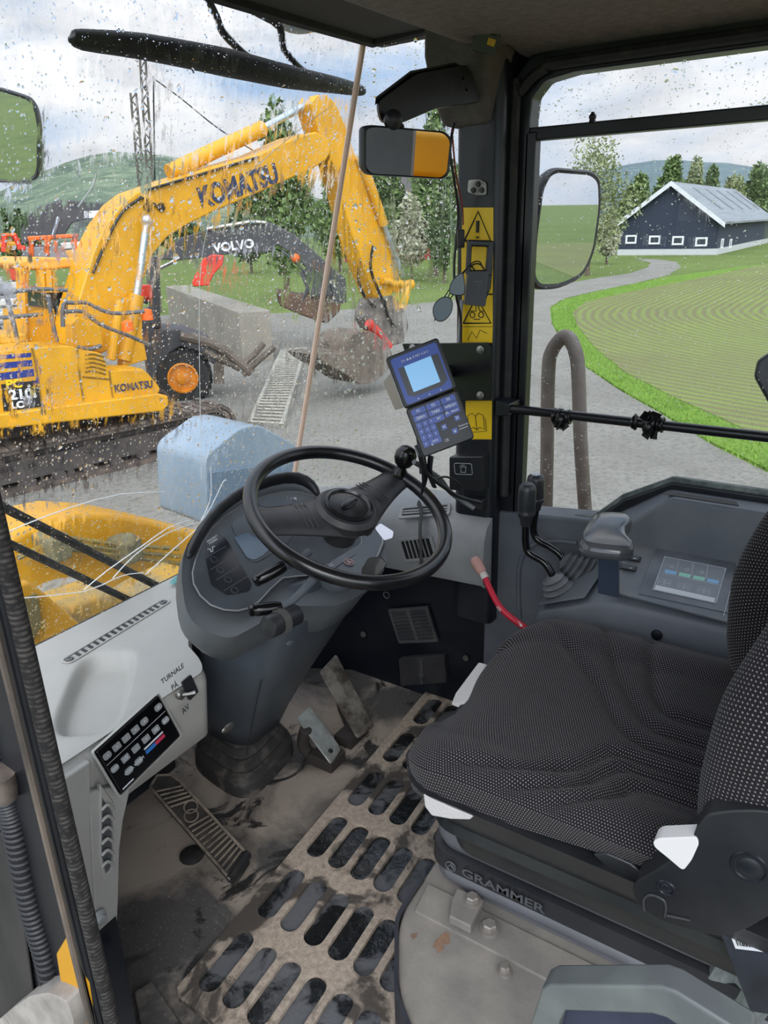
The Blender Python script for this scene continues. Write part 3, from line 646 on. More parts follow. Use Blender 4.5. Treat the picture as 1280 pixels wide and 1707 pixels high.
c = PY(125, 1065, 2.45); m_ = MB(); m_.torus(Fr(c, (1, 0, 0), (0, 0, 1)), .17, .07, 40, 14, flat=2.4); e = ob('front_tyre', m_, M('dusty_tyre', '#6f6a5e', .85, col2='#8f8a80', ns=14, bump=.6, bs=60), own)
m_ = MB(); m_.lathe([(.01, 0), (.2, 0), (.2, .2), (.01, .25)], c+V((0, .05, 0)), (0, -1, 0), 24); ob('hub', m_, M('muddy_yellow', '#a07a24', .7, col2='#6d6043', ns=14), e)
m_ = MB(); m_.slab(tr(PY, '-20,985 50,965 75,985 150,1050 130,1130 -20,1200', 1.9), (0, .25, -.05)); e = ob('fender', m_, yellow, own, bevel=.02)
m_ = MB(); m_.slab(tr(PY, '36,1000 62,990 70,1040 50,1075 34,1060', 1.89), (0, .02, 0)); ob('mud_patch', m_, M('dried_mud', '#6b6038', .9), e)
m_ = MB(); m_.slab(tr(PY, '120,1010 190,985 240,1000 280,975 330,950 330,1080 120,1120', 2.1), (0, .2, 0)); ob('axle_cover', m_, M('muddy_yellow2', '#b58a2c', .65, col2='#8a7a55', ns=9, lo=.4, hi=.6), own, bevel=.02)
# pale blue-grey lamp housing in front of the dash
e = thing('headlamp_housing', 'pale blue-grey box-shaped housing outside, behind the steering wheel', 'housing', PY(420, 780, 2.2))
m_ = MB(); q = tr(PY, '342,760 402,712 432,708 494,742 494,860 346,880', 2.2); m_.slab(roundpoly(q, .04), (0.05, .35, 0)); ob('shell', m_, M('housing_blue_grey', '#7b8d9c', .35, col2='#8b99a5', ns=4), e, bevel=.02)
m_ = MB(); m_.slab([p+V((0, -.015, 0)) for p in tr(PY, '348,786 490,768 490,850 352,868', 2.2)], (0, .02, 0)); ob('front_panel', m_, M('housing_panel', '#65788a', .3), e, bevel=.005)
# ================================================================ GLASS
def glass_mat(name, dens=1.0, streak=1.0, dirt='#b9b6ab', scale=1.0):
    m = bpy.data.materials.new(name); m.use_nodes = True; t = NT(m.node_tree); t.N.clear()
    vec = t.n('TexCoord').outputs['Object']
    outp = t.n('OutputMaterial'); tr_ = t.n('BsdfTransparent'); tr_.inputs[0].default_value = (.96, .97, .965, 1)
    gls = t.n('BsdfGlossy'); gls.inputs['Roughness'].default_value = .01
    fre = t.n('Fresnel', i_IOR=1.25); base = t.n('MixShader'); t.l(fre.outputs[0], base.inputs[0]); t.l(tr_.outputs[0], base.inputs[1]); t.l(gls.outputs[0], base.inputs[2])
    # standing rain drops of two sizes
    hs = []
    for sc, th, keep, str_ in ((165*scale, .36, .62-.36*dens, .8), (70*scale, .34, .80-.12*dens, 1.0)):
        wv = t.n('VectorMath', operation='ADD'); t.l(vec, wv.inputs[0]); nz_ = t.n('VectorMath', operation='SCALE'); nz_.inputs['Scale'].default_value = .012
        t.l(t.noise(vec, 60, 2, .5, out=1), nz_.inputs[0]); t.l(nz_.outputs[0], wv.inputs[1])
        vo = t.n('TexVoronoi', i_Scale=sc, i_Randomness=.95); t.l(wv.outputs[0], vo.inputs['Vector'])
        sc_ = t.n('SeparateColor'); t.l(vo.outputs['Color'], sc_.inputs[0])
        area = t.ramp(t.noise(vec, 4.5, 3, .6), [(.38, (0, 0, 0, 1)), (.62, (1, 1, 1, 1))])
        kp = t.math('GREATER_THAN', t.math('ADD', sc_.outputs[0], t.math('MULTIPLY', area, .38*dens)), keep+.28)
        rad = t.math('MULTIPLY', t.math('ADD', t.math('MULTIPLY', sc_.outputs[1], .7), .35), th)
        h = t.math('MAXIMUM', t.math('SUBTRACT', 1, t.math('DIVIDE', vo.outputs['Distance'], rad)), 0)
        h = t.math('MULTIPLY', t.math('POWER', h, .5), kp); hs.append((h, 1/sc))
    # runs: vertically stretched noise
    mp = t.n('Mapping'); mp.inputs['Scale'].default_value = (1, 1, .06); t.l(vec, mp.inputs[0])
    run = t.noise(mp.outputs[0], 85, 4, .65); rarea = t.ramp(t.noise(vec, 2.3, 3, .6), [(.36, (0, 0, 0, 1)), (.55, (1, 1, 1, 1))])
    runm = t.math('MULTIPLY', t.ramp(run, [(.5, (0, 0, 0, 1)), (.6, (1, 1, 1, 1))]), rarea)
    hh = t.math('ADD', t.math('MULTIPLY', hs[0][0], .0022), t.math('MULTIPLY', hs[1][0], .005))
    bp = t.n('Bump', i_Strength=1.0, i_Distance=1.0); t.l(hh, bp.inputs['Height'])
    rf = t.n('BsdfRefraction', i_IOR=1.33, i_Roughness=0.0); t.l(bp.outputs[0], rf.inputs['Normal']); rf.inputs[0].default_value = (.93, .94, .94, 1)
    dm = t.math('GREATER_THAN', t.math('ADD', hs[0][0], hs[1][0]), .02)
    mx = t.n('MixShader'); t.l(dm, mx.inputs[0]); t.l(base.outputs[0], mx.inputs[1]); t.l(rf.outputs[0], mx.inputs[2])
    # rippled film of running water
    bp2 = t.n('Bump', i_Strength=1.0, i_Distance=1.0); t.l(t.math('MULTIPLY', run, .0050), bp2.inputs['Height'])
    rf2 = t.n('BsdfRefraction', i_IOR=1.02, i_Roughness=0.0); t.l(bp2.outputs[0], rf2.inputs['Normal'])
    mr = t.n('MixShader'); t.l(t.math('MULTIPLY', runm, .9*streak), mr.inputs[0]); t.l(mx.outputs[0], mr.inputs[1]); t.l(rf2.outputs[0], mr.inputs[2])
    # thin dirt film and dried streaks
    df = t.n('BsdfDiffuse'); df.inputs[0].default_value = lin(dirt); tl = t.n('BsdfTranslucent'); tl.inputs[0].default_value = lin(dirt)
    dd = t.n('MixShader', i_0=.5); t.l(df.outputs[0], dd.inputs[1]); t.l(tl.outputs[0], dd.inputs[2])
    smear = t.math('MULTIPLY', t.ramp(t.noise(mp.outputs[0], 40, 5, .7), [(.52, (0, 0, 0, 1)), (.8, (1, 1, 1, 1))]), .18*streak)
    smear = t.math('ADD', smear, .012*streak)
    ms = t.n('MixShader'); t.l(smear, ms.inputs[0]); t.l(mr.outputs[0], ms.inputs[1]); t.l(dd.outputs[0], ms.inputs[2])
    geo = t.n('NewGeometry'); tb_ = t.n('BsdfTransparent'); mb_ = t.n('MixShader'); t.l(geo.outputs['Backfacing'], mb_.inputs[0]); t.l(ms.outputs[0], mb_.inputs[1]); t.l(tb_.outputs[0], mb_.inputs[2])
    t.l(mb_.outputs[0], outp.inputs[0]); return m
g_front = glass_mat('rain_glass_front', 1.0, 1.0); g_side = glass_mat('rain_glass_corner', 1.25, .8); g_top = glass_mat('rain_glass_upper', .9, .25); g_low = glass_mat('rain_glass_side', .12, .25, scale=1.5)

# ================================================================ CAB SHELL
XW = 1.5
def ptw(x, z, off=0):                             # a point on the windscreen plane
    return V((x, 1.265-.276*(z-.576), z))+WN*off
m_ = MB(); m_.slab([ptw(.25, .40), ptw(1.478, .40), ptw(1.478, 1.60), ptw(.25, 1.60)], WN*.002)
win1 = struct('window_1', m_, g_front, label='raked front windscreen, wet with rain and streaked', flat=True)
m_ = MB(); e0, e1 = ptw(1.488, .43), ptw(1.488, 1.58)
m_.slab([e0, V((XW, .745, .43)), V((XW, .745, 1.58)), e1], V((.003, 0, 0)))
struct('window_2', m_, g_side, label='rain-speckled corner pane between windscreen and pillar', flat=True)
m_ = MB(); a_, b_ = PW(490, 792), PW(605, 62); a_ = ptw(1.482, .5); b_ = ptw(1.482, 1.6)
m_.tube([a_, b_], .0065, 8, 0); struct('trim_1', m_, M('glass_joint', '#e0bfa9', .5), label='pinkish sealing strip where windscreen meets corner pane')
crack = M('glass_crack', '#ffffff', .5)
for s_ in ('0,893 40,875 120,845 200,824 275,820', '25,998 140,986 190,965 215,957 240,955', '140,983 180,950 240,908', '188,964 225,925 280,888 335,870', '242,958 290,915 335,876', '240,908 280,880 315,868', '335,870 352,845 372,803 378,802', '335,868 350,835 352,800 351,780', '333,470 338,420 350,370 380,325 430,275 500,215 555,175', '333,470 332,560 334,700 336,800', '160,290 155,310 130,345'):
    m_ = MB(); p_ = tr(PW, s_, -.002); m_.tube(p_, .0012 if '333,470' not in s_ else .0006, 5, 2); ob('crack', m_, crack, win1)
# floor
def dirt_floor():
    m = bpy.data.materials.new('dusty_floor'); m.use_nodes = True; t = NT(m.node_tree); b = t.N['Principled BSDF']; vec = t.n('TexCoord').outputs['Object']
    a = t.mixc(t.ramp(t.noise(vec, 3.2, 7, .6, .6), [(.42, (0, 0, 0, 1)), (.55, (1, 1, 1, 1))]), lin('#968a7e'), lin('#4c4946'))
    a = t.mixc(t.ramp(t.noise(vec, 6.5, 7, .65, 1.2), [(.56, (0, 0, 0, 1)), (.62, (1, 1, 1, 1))]), a, lin('#2c2a2a'))
    a = t.mixc(t.ramp(t.noise(vec, 160, 3, .8), [(.6, (0, 0, 0, 1)), (.75, (.7, .7, .7, 1))]), a, lin('#b3a595'))
    t.l(a, b.inputs['Base Color'])
    t.l(t.ramp(t.noise(vec, 6.5, 7, .65, 1.2), [(.56, (.85, .85, .85, 1)), (.62, (.35, .35, .35, 1))]), b.inputs['Roughness'])
    bp = t.n('Bump', i_Strength=.4, i_Distance=.003); t.l(t.noise(vec, 140, 5, .7), bp.inputs['Height']); t.l(bp.outputs[0], b.inputs['Normal']); return m
floorm = dirt_floor()
m_ = MB(); m_.slab([V((.36, -.6, -.06)), V((1.6, -.6, -.06)), V((1.6, 1.36, -.06)), V((.62, 1.36, -.06)), V((.62, 1.08, -.06)), V((.45, .8, -.06))], (0, 0, .06)); struct('floor', m_, floorm, label='dusty cab floor with wet patches', flat=True)
# perforated rubber mat
def mat_top():
    m = bpy.data.materials.new('sandy_mat'); m.use_nodes = True; t = NT(m.node_tree); b = t.N['Principled BSDF']; vec = t.n('TexCoord').outputs['Object']
    a = t.mixc(t.ramp(t.noise(vec, 90, 5, .75), [(.38, (0, 0, 0, 1)), (.66, (1, 1, 1, 1))]), lin('#8c7f72'), lin('#b0a292'))
    a = t.mixc(t.ramp(t.noise(vec, 7, 6, .6, .8), [(.50, (0, 0, 0, 1)), (.57, (1, 1, 1, 1))]), a, lin('#453f39'))
    t.l(a, b.inputs['Base Color']); b.inputs['Roughness'].default_value = .8
    bp = t.n('Bump', i_Strength=.6, i_Distance=.003); t.l(t.noise(vec, 260, 4, .7), bp.inputs['Height']); t.l(bp.outputs[0], b.inputs['Normal']); return m
def mat_pit():
    m = bpy.data.materials.new('wet_rubber'); m.use_nodes = True; t = NT(m.node_tree); b = t.N['Principled BSDF']; vec = t.n('TexCoord').outputs['Object']
    f_ = t.ramp(t.noise(vec, 9, 7, .65, .8), [(.46, (0, 0, 0, 1)), (.56, (1, 1, 1, 1))])
    t.l(t.mixc(f_, lin('#1a1b1c'), lin('#56575a')), b.inputs['Base Color']); t.l(t.ramp(f_, [(0, (.12, .12, .12, 1)), (1, (.6, .6, .6, 1))]), b.inputs['Roughness'])
    bp = t.n('Bump', i_Strength=.5, i_Distance=.003); t.l(t.noise(vec, 60, 4, .6, .5), bp.inputs['Height']); t.l(bp.outputs[0], b.inputs['Normal']); return m
mtop, mpit = mat_top(), mat_pit()
m_ = MB(); PXX, PYY, TH = .161, .0545, .011; x00 = .6235-.0805; nx, ny = 6, 17
def shear(x, y, z): return V((x, y+.07*(x-.57), z))
for i in range(nx):
    for j in range(ny):
        cx, cy = .6265+i*PXX, .765-j*PYY
        if cx > .9 and cy < .25: continue
        hx, hy = PXX/2, PYY/2; R_, S_ = .0205, .0425
        cap = [(cx+S_+R_*math.cos(math.radians(a)), cy+R_*math.sin(math.radians(a))) for a in range(-90, 91, 18)] + [(cx-S_+R_*math.cos(math.radians(a)), cy+R_*math.sin(math.radians(a))) for a in range(90, 271, 18)]
        hx2 = hx; tb = {-90: (S_, -hy), -72: ((S_+hx2)/2, -hy), -54: (hx2, -hy), -36: (hx2, -hy*.6), -18: (hx2, -hy*.3), 0: (hx2, 0)}
        outr = []
        for k in range(len(cap)):
            a = -90+18*k if k <= 10 else 90+18*(k-11)
            sx_ = 1 if k <= 10 else -1; aa = a if k <= 10 else 180-a
            q = tb[-abs(aa)]; outr.append((cx+sx_*q[0], cy+(q[1] if aa < 0 else -q[1])))
        A = m_.vs([shear(u, v, TH) for u, v in outr]); B = m_.vs([shear(u, v, TH) for u, v in cap]); C_ = m_.vs([shear(u, v, .003) for u, v in cap])
        n = len(A)
        for k in range(n):
            l_ = (k+1) % n; m_.mi = 0; m_.f([A[k], A[l_], B[l_], B[k]]); m_.f([B[k], B[l_], C_[l_], C_[k]])
        m_.mi = 1; m_.f(C_)
for f in list(m_.b.faces):
    if f.calc_area() < 1e-10: m_.b.faces.remove(f)
m_.mi = 0
xa, xb, ya = .6265-PXX/2, .6265+PXX*5.5, .765+PYY/2
rim = [shear(xa-.012, -.2, 0), shear(xa-.012, ya, 0), shear(xa, ya+.015, 0), shear(xb, ya+.015, 0), shear(xb, ya, 0), shear(xa, ya, 0), shear(xa, -.2, 0)]
m_.slab(rim, (0, 0, TH))
tag(ob('rubber_floor_mat', m_, [mtop, mpit], ang=30), 'black slotted rubber floor mat filled with sand, wet in places', 'floor mat')

# firewall and lower walls
m_ = MB(); m_.slab([V((XW, .62, 0)), V((XW, 1.12, 0)), V((1.43, 1.26, 0)), V((1.43, 1.26, .46)), V((XW, 1.12, .46)), V((XW, .62, .46))][::1], (.06, .0, 0)); 
struct('wall_right', m_, navy, label='black painted lower side wall beneath the grey dash')
m_ = MB(); m_.box(.25, 1.5, 1.345, 1.37, -.1, .33); struct('wall_front', m_, navy, label='dark wall under the windscreen', flat=True)
m_ = MB(); m_.slab([V((XW-.01, -.6, 0)), V((XW-.01, .70, 0)), V((XW-.01, .70, .575)), V((XW-.01, .43, .60)), V((XW-.01, .40, .62)), V((XW-.01, .30, .69)), V((XW-.01, -.6, .69))], (.07, 0, 0)); struct('wall_panel', m_, congrey, label='grey lower trim wall beneath the right side window', bevel=.008)
# pillar
m_ = MB(); m_.slab(roundpoly([V((1.452, .665, .30)), V((1.535, .665, .30)), V((1.535, .765, .30)), V((1.452, .765, .30))], .018), (0, 0, 1.22)); pil = struct('trim_2', m_, blackm, label='black steel pillar between corner pane and side window')
# right window frame : outline ring and glass
outer = [(XW, .675, .30), (XW, .680, 1.40), (XW, .668, 1.455), (XW, .635, 1.487), (XW, .55, 1.50), (XW, -.55, 1.50), (XW, -.55, .66), (XW, .29, .675), (XW, .375, .63), (XW, .43, .565), (XW, .55, .54)]
inner = [(XW, .632, .58), (XW, .632, 1.38), (XW, .628, 1.42), (XW, .605, 1.444), (XW, .55, 1.452), (XW, -.5, 1.452), (XW, -.5, .705), (XW, .30, .705), (XW, .392, .652), (XW, .452, .593), (XW, .55, .578)]
m_ = MB(); m_.ring([V(p) for p in outer], [V(p) for p in inner], (.05, 0, 0)); struct('trim_3', m_, blackm, label='black frame around the right side window', bevel=.006)
m_ = MB(); m_.tube([V((XW-.012, .655, .62)), V((XW-.012, .658, 1.38)), V((XW-.012, .645, 1.43)), V((XW-.012, .60, 1.462)), V((XW-.012, .5, 1.468)), V((XW-.012, -.5, 1.468))], .011, 8, 3); m_.tube([V((XW-.012, .685, .3)), V((XW-.012, .69, 1.40))], .009, 8, 0)
struct('trim_4', m_, rubber, label='rubber seal inside the side window frame')
m_ = MB(); inset = [(p[1], p[2]) for p in inner]
m_.tube([V((XW+.012, p[0], p[1])) for p in inset[6:]+inset[:1]], .009, 6, 0); struct('trim_5', m_, M('green_seal', '#3c4643', .6, col2='#68716c', ns=40), label='dusty grey-green rubber along the window sill')
m_ = MB(); m_.slab([V((XW+.03, .66, 1.355)), V((XW+.03, .66, 1.46)), V((XW+.03, -.55, 1.46)), V((XW+.03, -.55, 1.355))], (.003, 0, 0)); struct('window_3', m_, g_top, label='upper strip of the right side window, beaded with rain', flat=True)
m_ = MB(); m_.slab([V((XW+.038, .66, .56)), V((XW+.038, .66, 1.36)), V((XW+.038, -.55, 1.36)), V((XW+.038, -.55, .62))], (.003, 0, 0)); struct('window_4', m_, g_low, label='large lower pane of the right side window', flat=True)
m_ = MB(); m_.box(XW+.005, XW+.035, -.5, .64, 1.345, 1.368); m_.box(XW+.0, XW+.03, .618, .64, .57, 1.36); struct('trim_6', m_, blackm, label='black rail dividing upper and lower side window', bevel=.003)
m_ = MB(); c = PX(987, 205, XW); m_.tube([c, c+V((0, 0, .018))], [.007, .003], 8, 0); m_.ball(c+V((0, 0, .01)), .007, 10, (1, 1, .9)); tag(ob('window_catch', m_, black), 'small black pointed catch on the side window rail', 'catch')
# ceiling
hl = lidark
m_ = MB(); m_.slab([V((.05, -.7, 1.5)), V((.05, .745, 1.5)), V((1.0, .742, 1.5)), V((1.40, .735, 1.5)), V((1.47, .67, 1.5)), V((1.47, -.7, 1.5))], (0, 0, .12)); struct('ceiling', m_, hl, label='charcoal fabric headliner', bevel=.025, seg=3)
m_ = MB(); m_.slab([V((.05, .70, 1.56)), V((.05, 1.02, 1.545)), V((1.56, 1.0, 1.555)), V((1.56, .70, 1.56))], (0, 0, .08)); struct('ceiling', m_, M('roof_underside', '#3a3836', .8), flat=True)
m_ = MB(); m_.tube([ptw(.2, 1.553, -.012), ptw(1.2, 1.556, -.012), ptw(1.49, 1.560, -.015), V((1.49, .8, 1.565))], .014, 8, 0); struct('trim_7', m_, rubber, label='black rubber seal along the top of the windscreen')
m_ = MB(); m_.slab([V((1.40, -.7, 1.55)), V((1.40, -.7, 1.505)), V((1.50, -.7, 1.49)), V((1.58, -.7, 1.49)), V((1.58, -.7, 1.60))], (0, 1.36, 0)); struct('ceiling', m_, hl, bevel=.01)
m_ = MB(); m_.slab([V((1.552, .56, 1.462)), V((1.552, .80, 1.462)), V((1.552, .80, 1.60)), V((1.552, .56, 1.60))], (.02, 0, 0)); struct('trim_12', m_, blackm, label='black corner panel above the pillar', flat=True)
# headliner corner that covers the pillar top
m_ = MB(); R0 = [V((1.37, .79, 1.56)), V((1.37, .66, 1.56)), V((1.52, .62, 1.56)), V((1.56, .80, 1.56))]
R1_ = [V((1.385, .80, 1.49)), V((1.40, .675, 1.49)), V((1.49, .66, 1.49)), V((1.56, .80, 1.49))]
R2_ = [V((1.41, .795, 1.42)), V((1.425, .685, 1.42)), V((1.485, .675, 1.42)), V((1.55, .80, 1.42))]
R3_ = [V((1.435, .785, 1.375)), V((1.44, .69, 1.375)), V((1.48, .685, 1.375)), V((1.54, .79, 1.375))]
m_.loft([R0, R1_, R2_, R3_]); struct('trim_8', m_, M('pillar_cover', '#65605c', .95, col2='#5a5652', ns=60, bump=.6, bs=500, spec=.1), label='headliner cover over the pillar top', bevel=.012, seg=3)
# sill bar under windscreen
m_ = MB(); m_.slab([ptw(.4, .405, -.012), ptw(1.48, .405, -.012), ptw(1.48, .432, -.010), ptw(.4, .432, -.010)], WN*.02); struct('trim_9', m_, ink, label='black rubber strip at the foot of the windscreen', flat=True)
# ================================================================ LEFT DASH CONSOLE (light grey)
dc = thing('dash_console', 'light grey plastic side console under the windscreen with heater panel', 'dashboard', (.65, 1.0, .3))
a75 = math.radians(75); HF = Fr((.6, .94, .41), (1, 0, 0), (0, math.cos(a75), math.sin(a75)))
def quadsurf(name, rows, m, parent, sub=2, thick=.012, crease=None):
    m_ = MB(); m_.grid(rows); o = ob(name, m_, m, parent)
    md = o.modifiers.new('sub', 'SUBSURF'); md.levels = sub; md.render_levels = sub
    md = o.modifiers.new('thick', 'SOLIDIFY'); md.thickness = thick; md.offset = -1
    return o
# top plate with an oval tray sunk into it: height field over the outline
def top_z(x, y):
    z = .437 - .05*max(0, (1.12-y))*.3
    xr, yr = (x-.672), (y-1.072); u, v = (xr*.74+yr*.67)/.118, (-xr*.67+yr*.74)/.050       # tray
    u -= .0; q = abs(u)**4+abs(v)**4
    z -= .032/(1+math.exp(-(1.0-q**.5)*13))
    return z
edge_front = lambda x: 1.305                     # at the glass
def edge_near(x):                                # front lip of the top
    if x < .80: return .945
    t = min(1, (x-.80)/.06); return .945+ .09*t*t + (max(0, x-.86))*1.1
rows = []
NX, NY = 90, 76
for i in range(NX+1):
    x = .50+(1.08-.50)*i/NX; y0 = edge_near(x) if x < .90 else min(1.215, edge_near(.90)+(x-.90)*.9); y1 = edge_front(x); r = []
    for j in range(NY+1):
        y = y0+(y1-y0)*j/NY; r.append(V((x, y, top_z(x, y))))
    for k in range(4):                           # roll over the lip and down
        pass
    rows.append(r)
def lip(x): return edge_near(x) if x < .90 else min(1.215, edge_near(.90)+(x-.90)*.9)
R = []
for i in range(NX+1):
    x = .50+(1.08-.50)*i/NX; y0 = lip(x); zt = top_z(x, y0)
    dp = .155 if x < .835 else max(.05, .155-(x-.835)*1.0)
    pre = []
    for k, (dy, dz) in enumerate([(.045, -dp-.012), (.030, -dp), (.012, -dp+.012), (.006, -dp*.6), (-.002, -dp*.2), (-.002, -.022), (.004, -.010), (.014, -.003)]):
        pre.append(V((x, y0+dy, zt+dz)))
    r = pre+[V((p.x, p.y, p.z)) for p in rows[i][1:]]
    R.append(r)
# close the right cheek
lastr = [V((p.x+.012, p.y+.01, p.z-.012)) for p in R[-1]]
m_ = MB(); m_.grid([[V((.49, p.y, p.z-.02)) for p in R[0]]]+R+[lastr, [V((p.x+.014, p.y+.012, min(p.z, .36))) for p in R[-1]]])
top = ob('top_shell', m_, lgrey, dc, ang=60); md = top.modifiers.new('t', 'SOLIDIFY'); md.thickness = .006
# right cheek block with the work brake switch
# raised lip round the heater panel, sits on the front face
def hf(x, y, w=0):
    p = hit(x, y, HF.o+HF.z*(-.0), HF.z); return p
HP = [hit(x, y, HF(0, 0, .0065), HF.z) for x, y in ((166, 1246), (268, 1166), (299, 1226), (200, 1324))]
cen = sum(HP, V())/4
PF = Fr(HP[3], HP[2]-HP[3], HP[0]-HP[3]); PWd = (HP[2]-HP[3]).length; PHt = (HP[0]-HP[3]).dot(PF.y)
if PF.z.dot(CAM-cen) < 0: PF.z = -PF.z
m_ = MB(); m_.box(-.0, PWd, 0, PHt, -.01, .004, PF); hp = ob('heater_panel', m_, blackg, dc, bevel=.003)
m_ = MB(); o_ = [PF(u, v, -.006) for u, v in rrect(-.004, PWd+.004, -.004, PHt+.003, .004)]; i_ = [PF(u, v, -.006) for u, v in rrect(-.002, PWd+.002, -.002, PHt+.002, .004)]
m_.ring(o_, i_, PF.z*.008); ob('panel_surround', m_, lgrey, dc, bevel=.003)
keym = M('heater_key', '#8e9192', .5)
def key(u, v, r=.006, rr=.004, glyph=''):
    m_ = MB(); m_.slab([PF(a, b, .004) for a, b in rrect(u-.0075, u+.0075, v-.0055, v+.0055, rr)], PF.z*.0015); k = ob('key', m_, keym, hp)
    text('glyph', glyph, PF, .007, M('print_white2', '#e6e8ea', .5) if False else whiteink, k, u, v, .006, 'CENTER')
for k in range(5): key(.012+.0205*k, PHt*.80, rr=.0015 if 0 < k < 4 else .004, glyph='<>-+='[k])
key(PWd-.012, PHt*.82, glyph='D')
for k, s_ in enumerate(('OFF', 'LO', '-', '=', 'HI', 'A/C')): key(.012+(k*(PWd-.024)/5), PHt*.50, rr=.0045 if k in (0, 5) else .0015, glyph=s_)
key(.030, PHt*.26, glyph='COOL'); key(.052, PHt*.26, glyph='WARM')
for k in range(8):
    m_ = MB(); u = .070+k*.0055; m_.box(u, u+.0055, PHt*.24, PHt*.31, .004, .0048, PF); ob('heat_bar', m_, M('bar%d' % k, '#2f6fb8' if k < 4 else '#b8304f', .5), hp, flat=True)
m_ = MB(); m_.box(.07, .114, PHt*.34, PHt*.37, .004, .0048, PF); m_.box(.004, PWd-.004, PHt*.65, PHt*.655, .004, .0046, PF); m_.box(.006, .03, PHt*.05, PHt*.075, .004, .0046, PF); ob('rule_line', m_, whiteink, hp, flat=True)
# switch with hand lettering
SF = Fr(V((.745, .952, .432)), (1, .02, 0), (0, .8, -.2)); 
def onlip(x, y, w=.0): return hit(x, y, HF.o+V((0, 0, .0)), HF.z)
q = [hit(x, y, HF(0, 0, .003), HF.z) for x, y in ((301, 1137), (316, 1124), (329, 1153), (314, 1168))]
m_ = MB(); m_.slab(roundpoly(q, .003), HF.z*.004); ob('switch_hole', m_, black, dc)
c = hit(299, 1158, HF.o+HF.z*.003, HF.z); m_ = MB(); m_.lathe([(.001, 0), (.009, 0), (.009, .006), (.006, .009), (.001, .009)], c, HF.z, 16); m_.tube([c+HF.z*.006, c+HF.z*.016+V((.010, 0, -.003)), c+HF.z*.022+V((.018, 0, -.004))], [.003, .003, .004], 8, 2); ob('toggle_switch', m_, steel, dc)
markerm = M('marker_pen', '#34373a', .6)
def handtext(s, x0, y0, x1, y1, size):
    a, b = hit(x0, y0, HF.o+HF.z*.0035, HF.z), hit(x1, y1, HF.o+HF.z*.0035, HF.z); f_ = Fr(a, b-a, HF.y); f_.z = HF.z
    return text('handwriting', s, f_, size, markerm, dc, 0, 0, .001, shear=.1, bold=.00015)
handtext('TURNALE', 268, 1138, 304, 1110, .0125); handtext('PÅ', 285, 1148, 297, 1139, .013); handtext('AV', 303, 1188, 314, 1177, .014)
# demister slots in a shallow groove, screws at both ends
def topfr(x, y): return hit(x, y, V((0, 0, top_z(.7, 1.2)+.0008)), V((0, 0, 1)))
a, b = topfr(112, 1102), topfr(275, 1003); vf = Fr(a, b-a, (0, 1, 0)); vl = (b-a).length
m_ = MB(); m_.ring([vf(u, v, 0) for u, v in rrect(-.008, vl+.008, -.014, .014, .012)], [vf(u, v, 0) for u, v in rrect(-.004, vl+.004, -.010, .010, .009)], (0, 0, .002)); ob('vent_rim', m_, lgrey, dc, bevel=.001)
m_ = MB()
for k in range(15):
    u = .026+k*(vl-.052)/14; m_.slab([vf(u-.0045, -.0085, 0), vf(u+.0020, -.0085, 0), vf(u+.0050, .0085, 0), vf(u-.0015, .0085, 0)], (0, 0, .0012))
ob('vent_slot', m_, black, dc, flat=True)
for u in (.006, vl-.006): m_ = MB(); m_.lathe([(.0005, 0), (.0075, 0), (.0065, .004), (.003, .004), (.003, .002), (.0005, .002)], vf(u, 0, 0), (0, 0, 1), 16); ob('screw', m_, M('screw_grey', '#5c5e5f', .4), dc)
# lower post with louvre, two bolts
def py(x, y, v=.93): return PY(x, y, v)
m_ = MB()
pr = [py(152, 1322), py(204, 1312), py(222, 1318), py(210, 1370), py(204, 1420), py(202, 1500), py(198, 1580), py(184, 1640), py(176, 1645), py(163, 1560), py(156, 1440), py(150, 1330)]
for p in pr: p.y = .935
m_.slab(pr, (0, .03, 0)); 
m_.slab([V((.50, .935, .42)), V((.553, .935, .42)), V((.530, .935, .30)), V((.505, .935, .13)), V((.485, .935, .02)), V((.44, .935, .02))], (-.0, .35, 0)); ob('side_post', m_, lgrey, dc, bevel=.01, seg=3)
m_ = MB(); lo_ = [py(x, y, .93) for x, y in ((168, 1308), (190, 1338), (192, 1435), (186, 1462), (176, 1470), (167, 1430))]
m_.ring(lo_, [l_.lerp(sum(lo_, V())/6, .22) for l_ in lo_], (0, .01, 0)); ob('louvre_frame', m_, lgrey, dc, bevel=.002)
m_ = MB(); m_.slab([l_+V((0, .0045, 0)) for l_ in lo_], (0, .003, 0)); ob('louvre_back', m_, M('louvre_dark', '#55585a', .6), dc, flat=True)
for k in range(6):
    y = 1345+k*19; m_ = MB(); a, b, c = py(170, y+5, .929), py(180, y-4, .926), py(190, y+3, .929); m_.tube([a, b, c], .0028, 6, 3); ob('louvre_slat', m_, lgrey, dc)
for x, y in ((165, 1529), (178, 1586)):
    m_ = MB(); c = py(x, y, .93); m_.lathe([(.001, 0), (.014, 0), (.013, .004), (.008, .006), (.008, .012), (.001, .013)], c, (0, -1, 0), 12); ob('bolt', m_, M('bolt_grey', '#a5a7a6', .4, metal=.2), dc)
# black box filling the gap between console and column
m_ = MB(); m_.box(.66, .90, 1.18, 1.30, .05, .26); tag(ob('gap_filler', m_, blackm, bevel=.01), 'black box filling the gap under the dash console', 'filler')

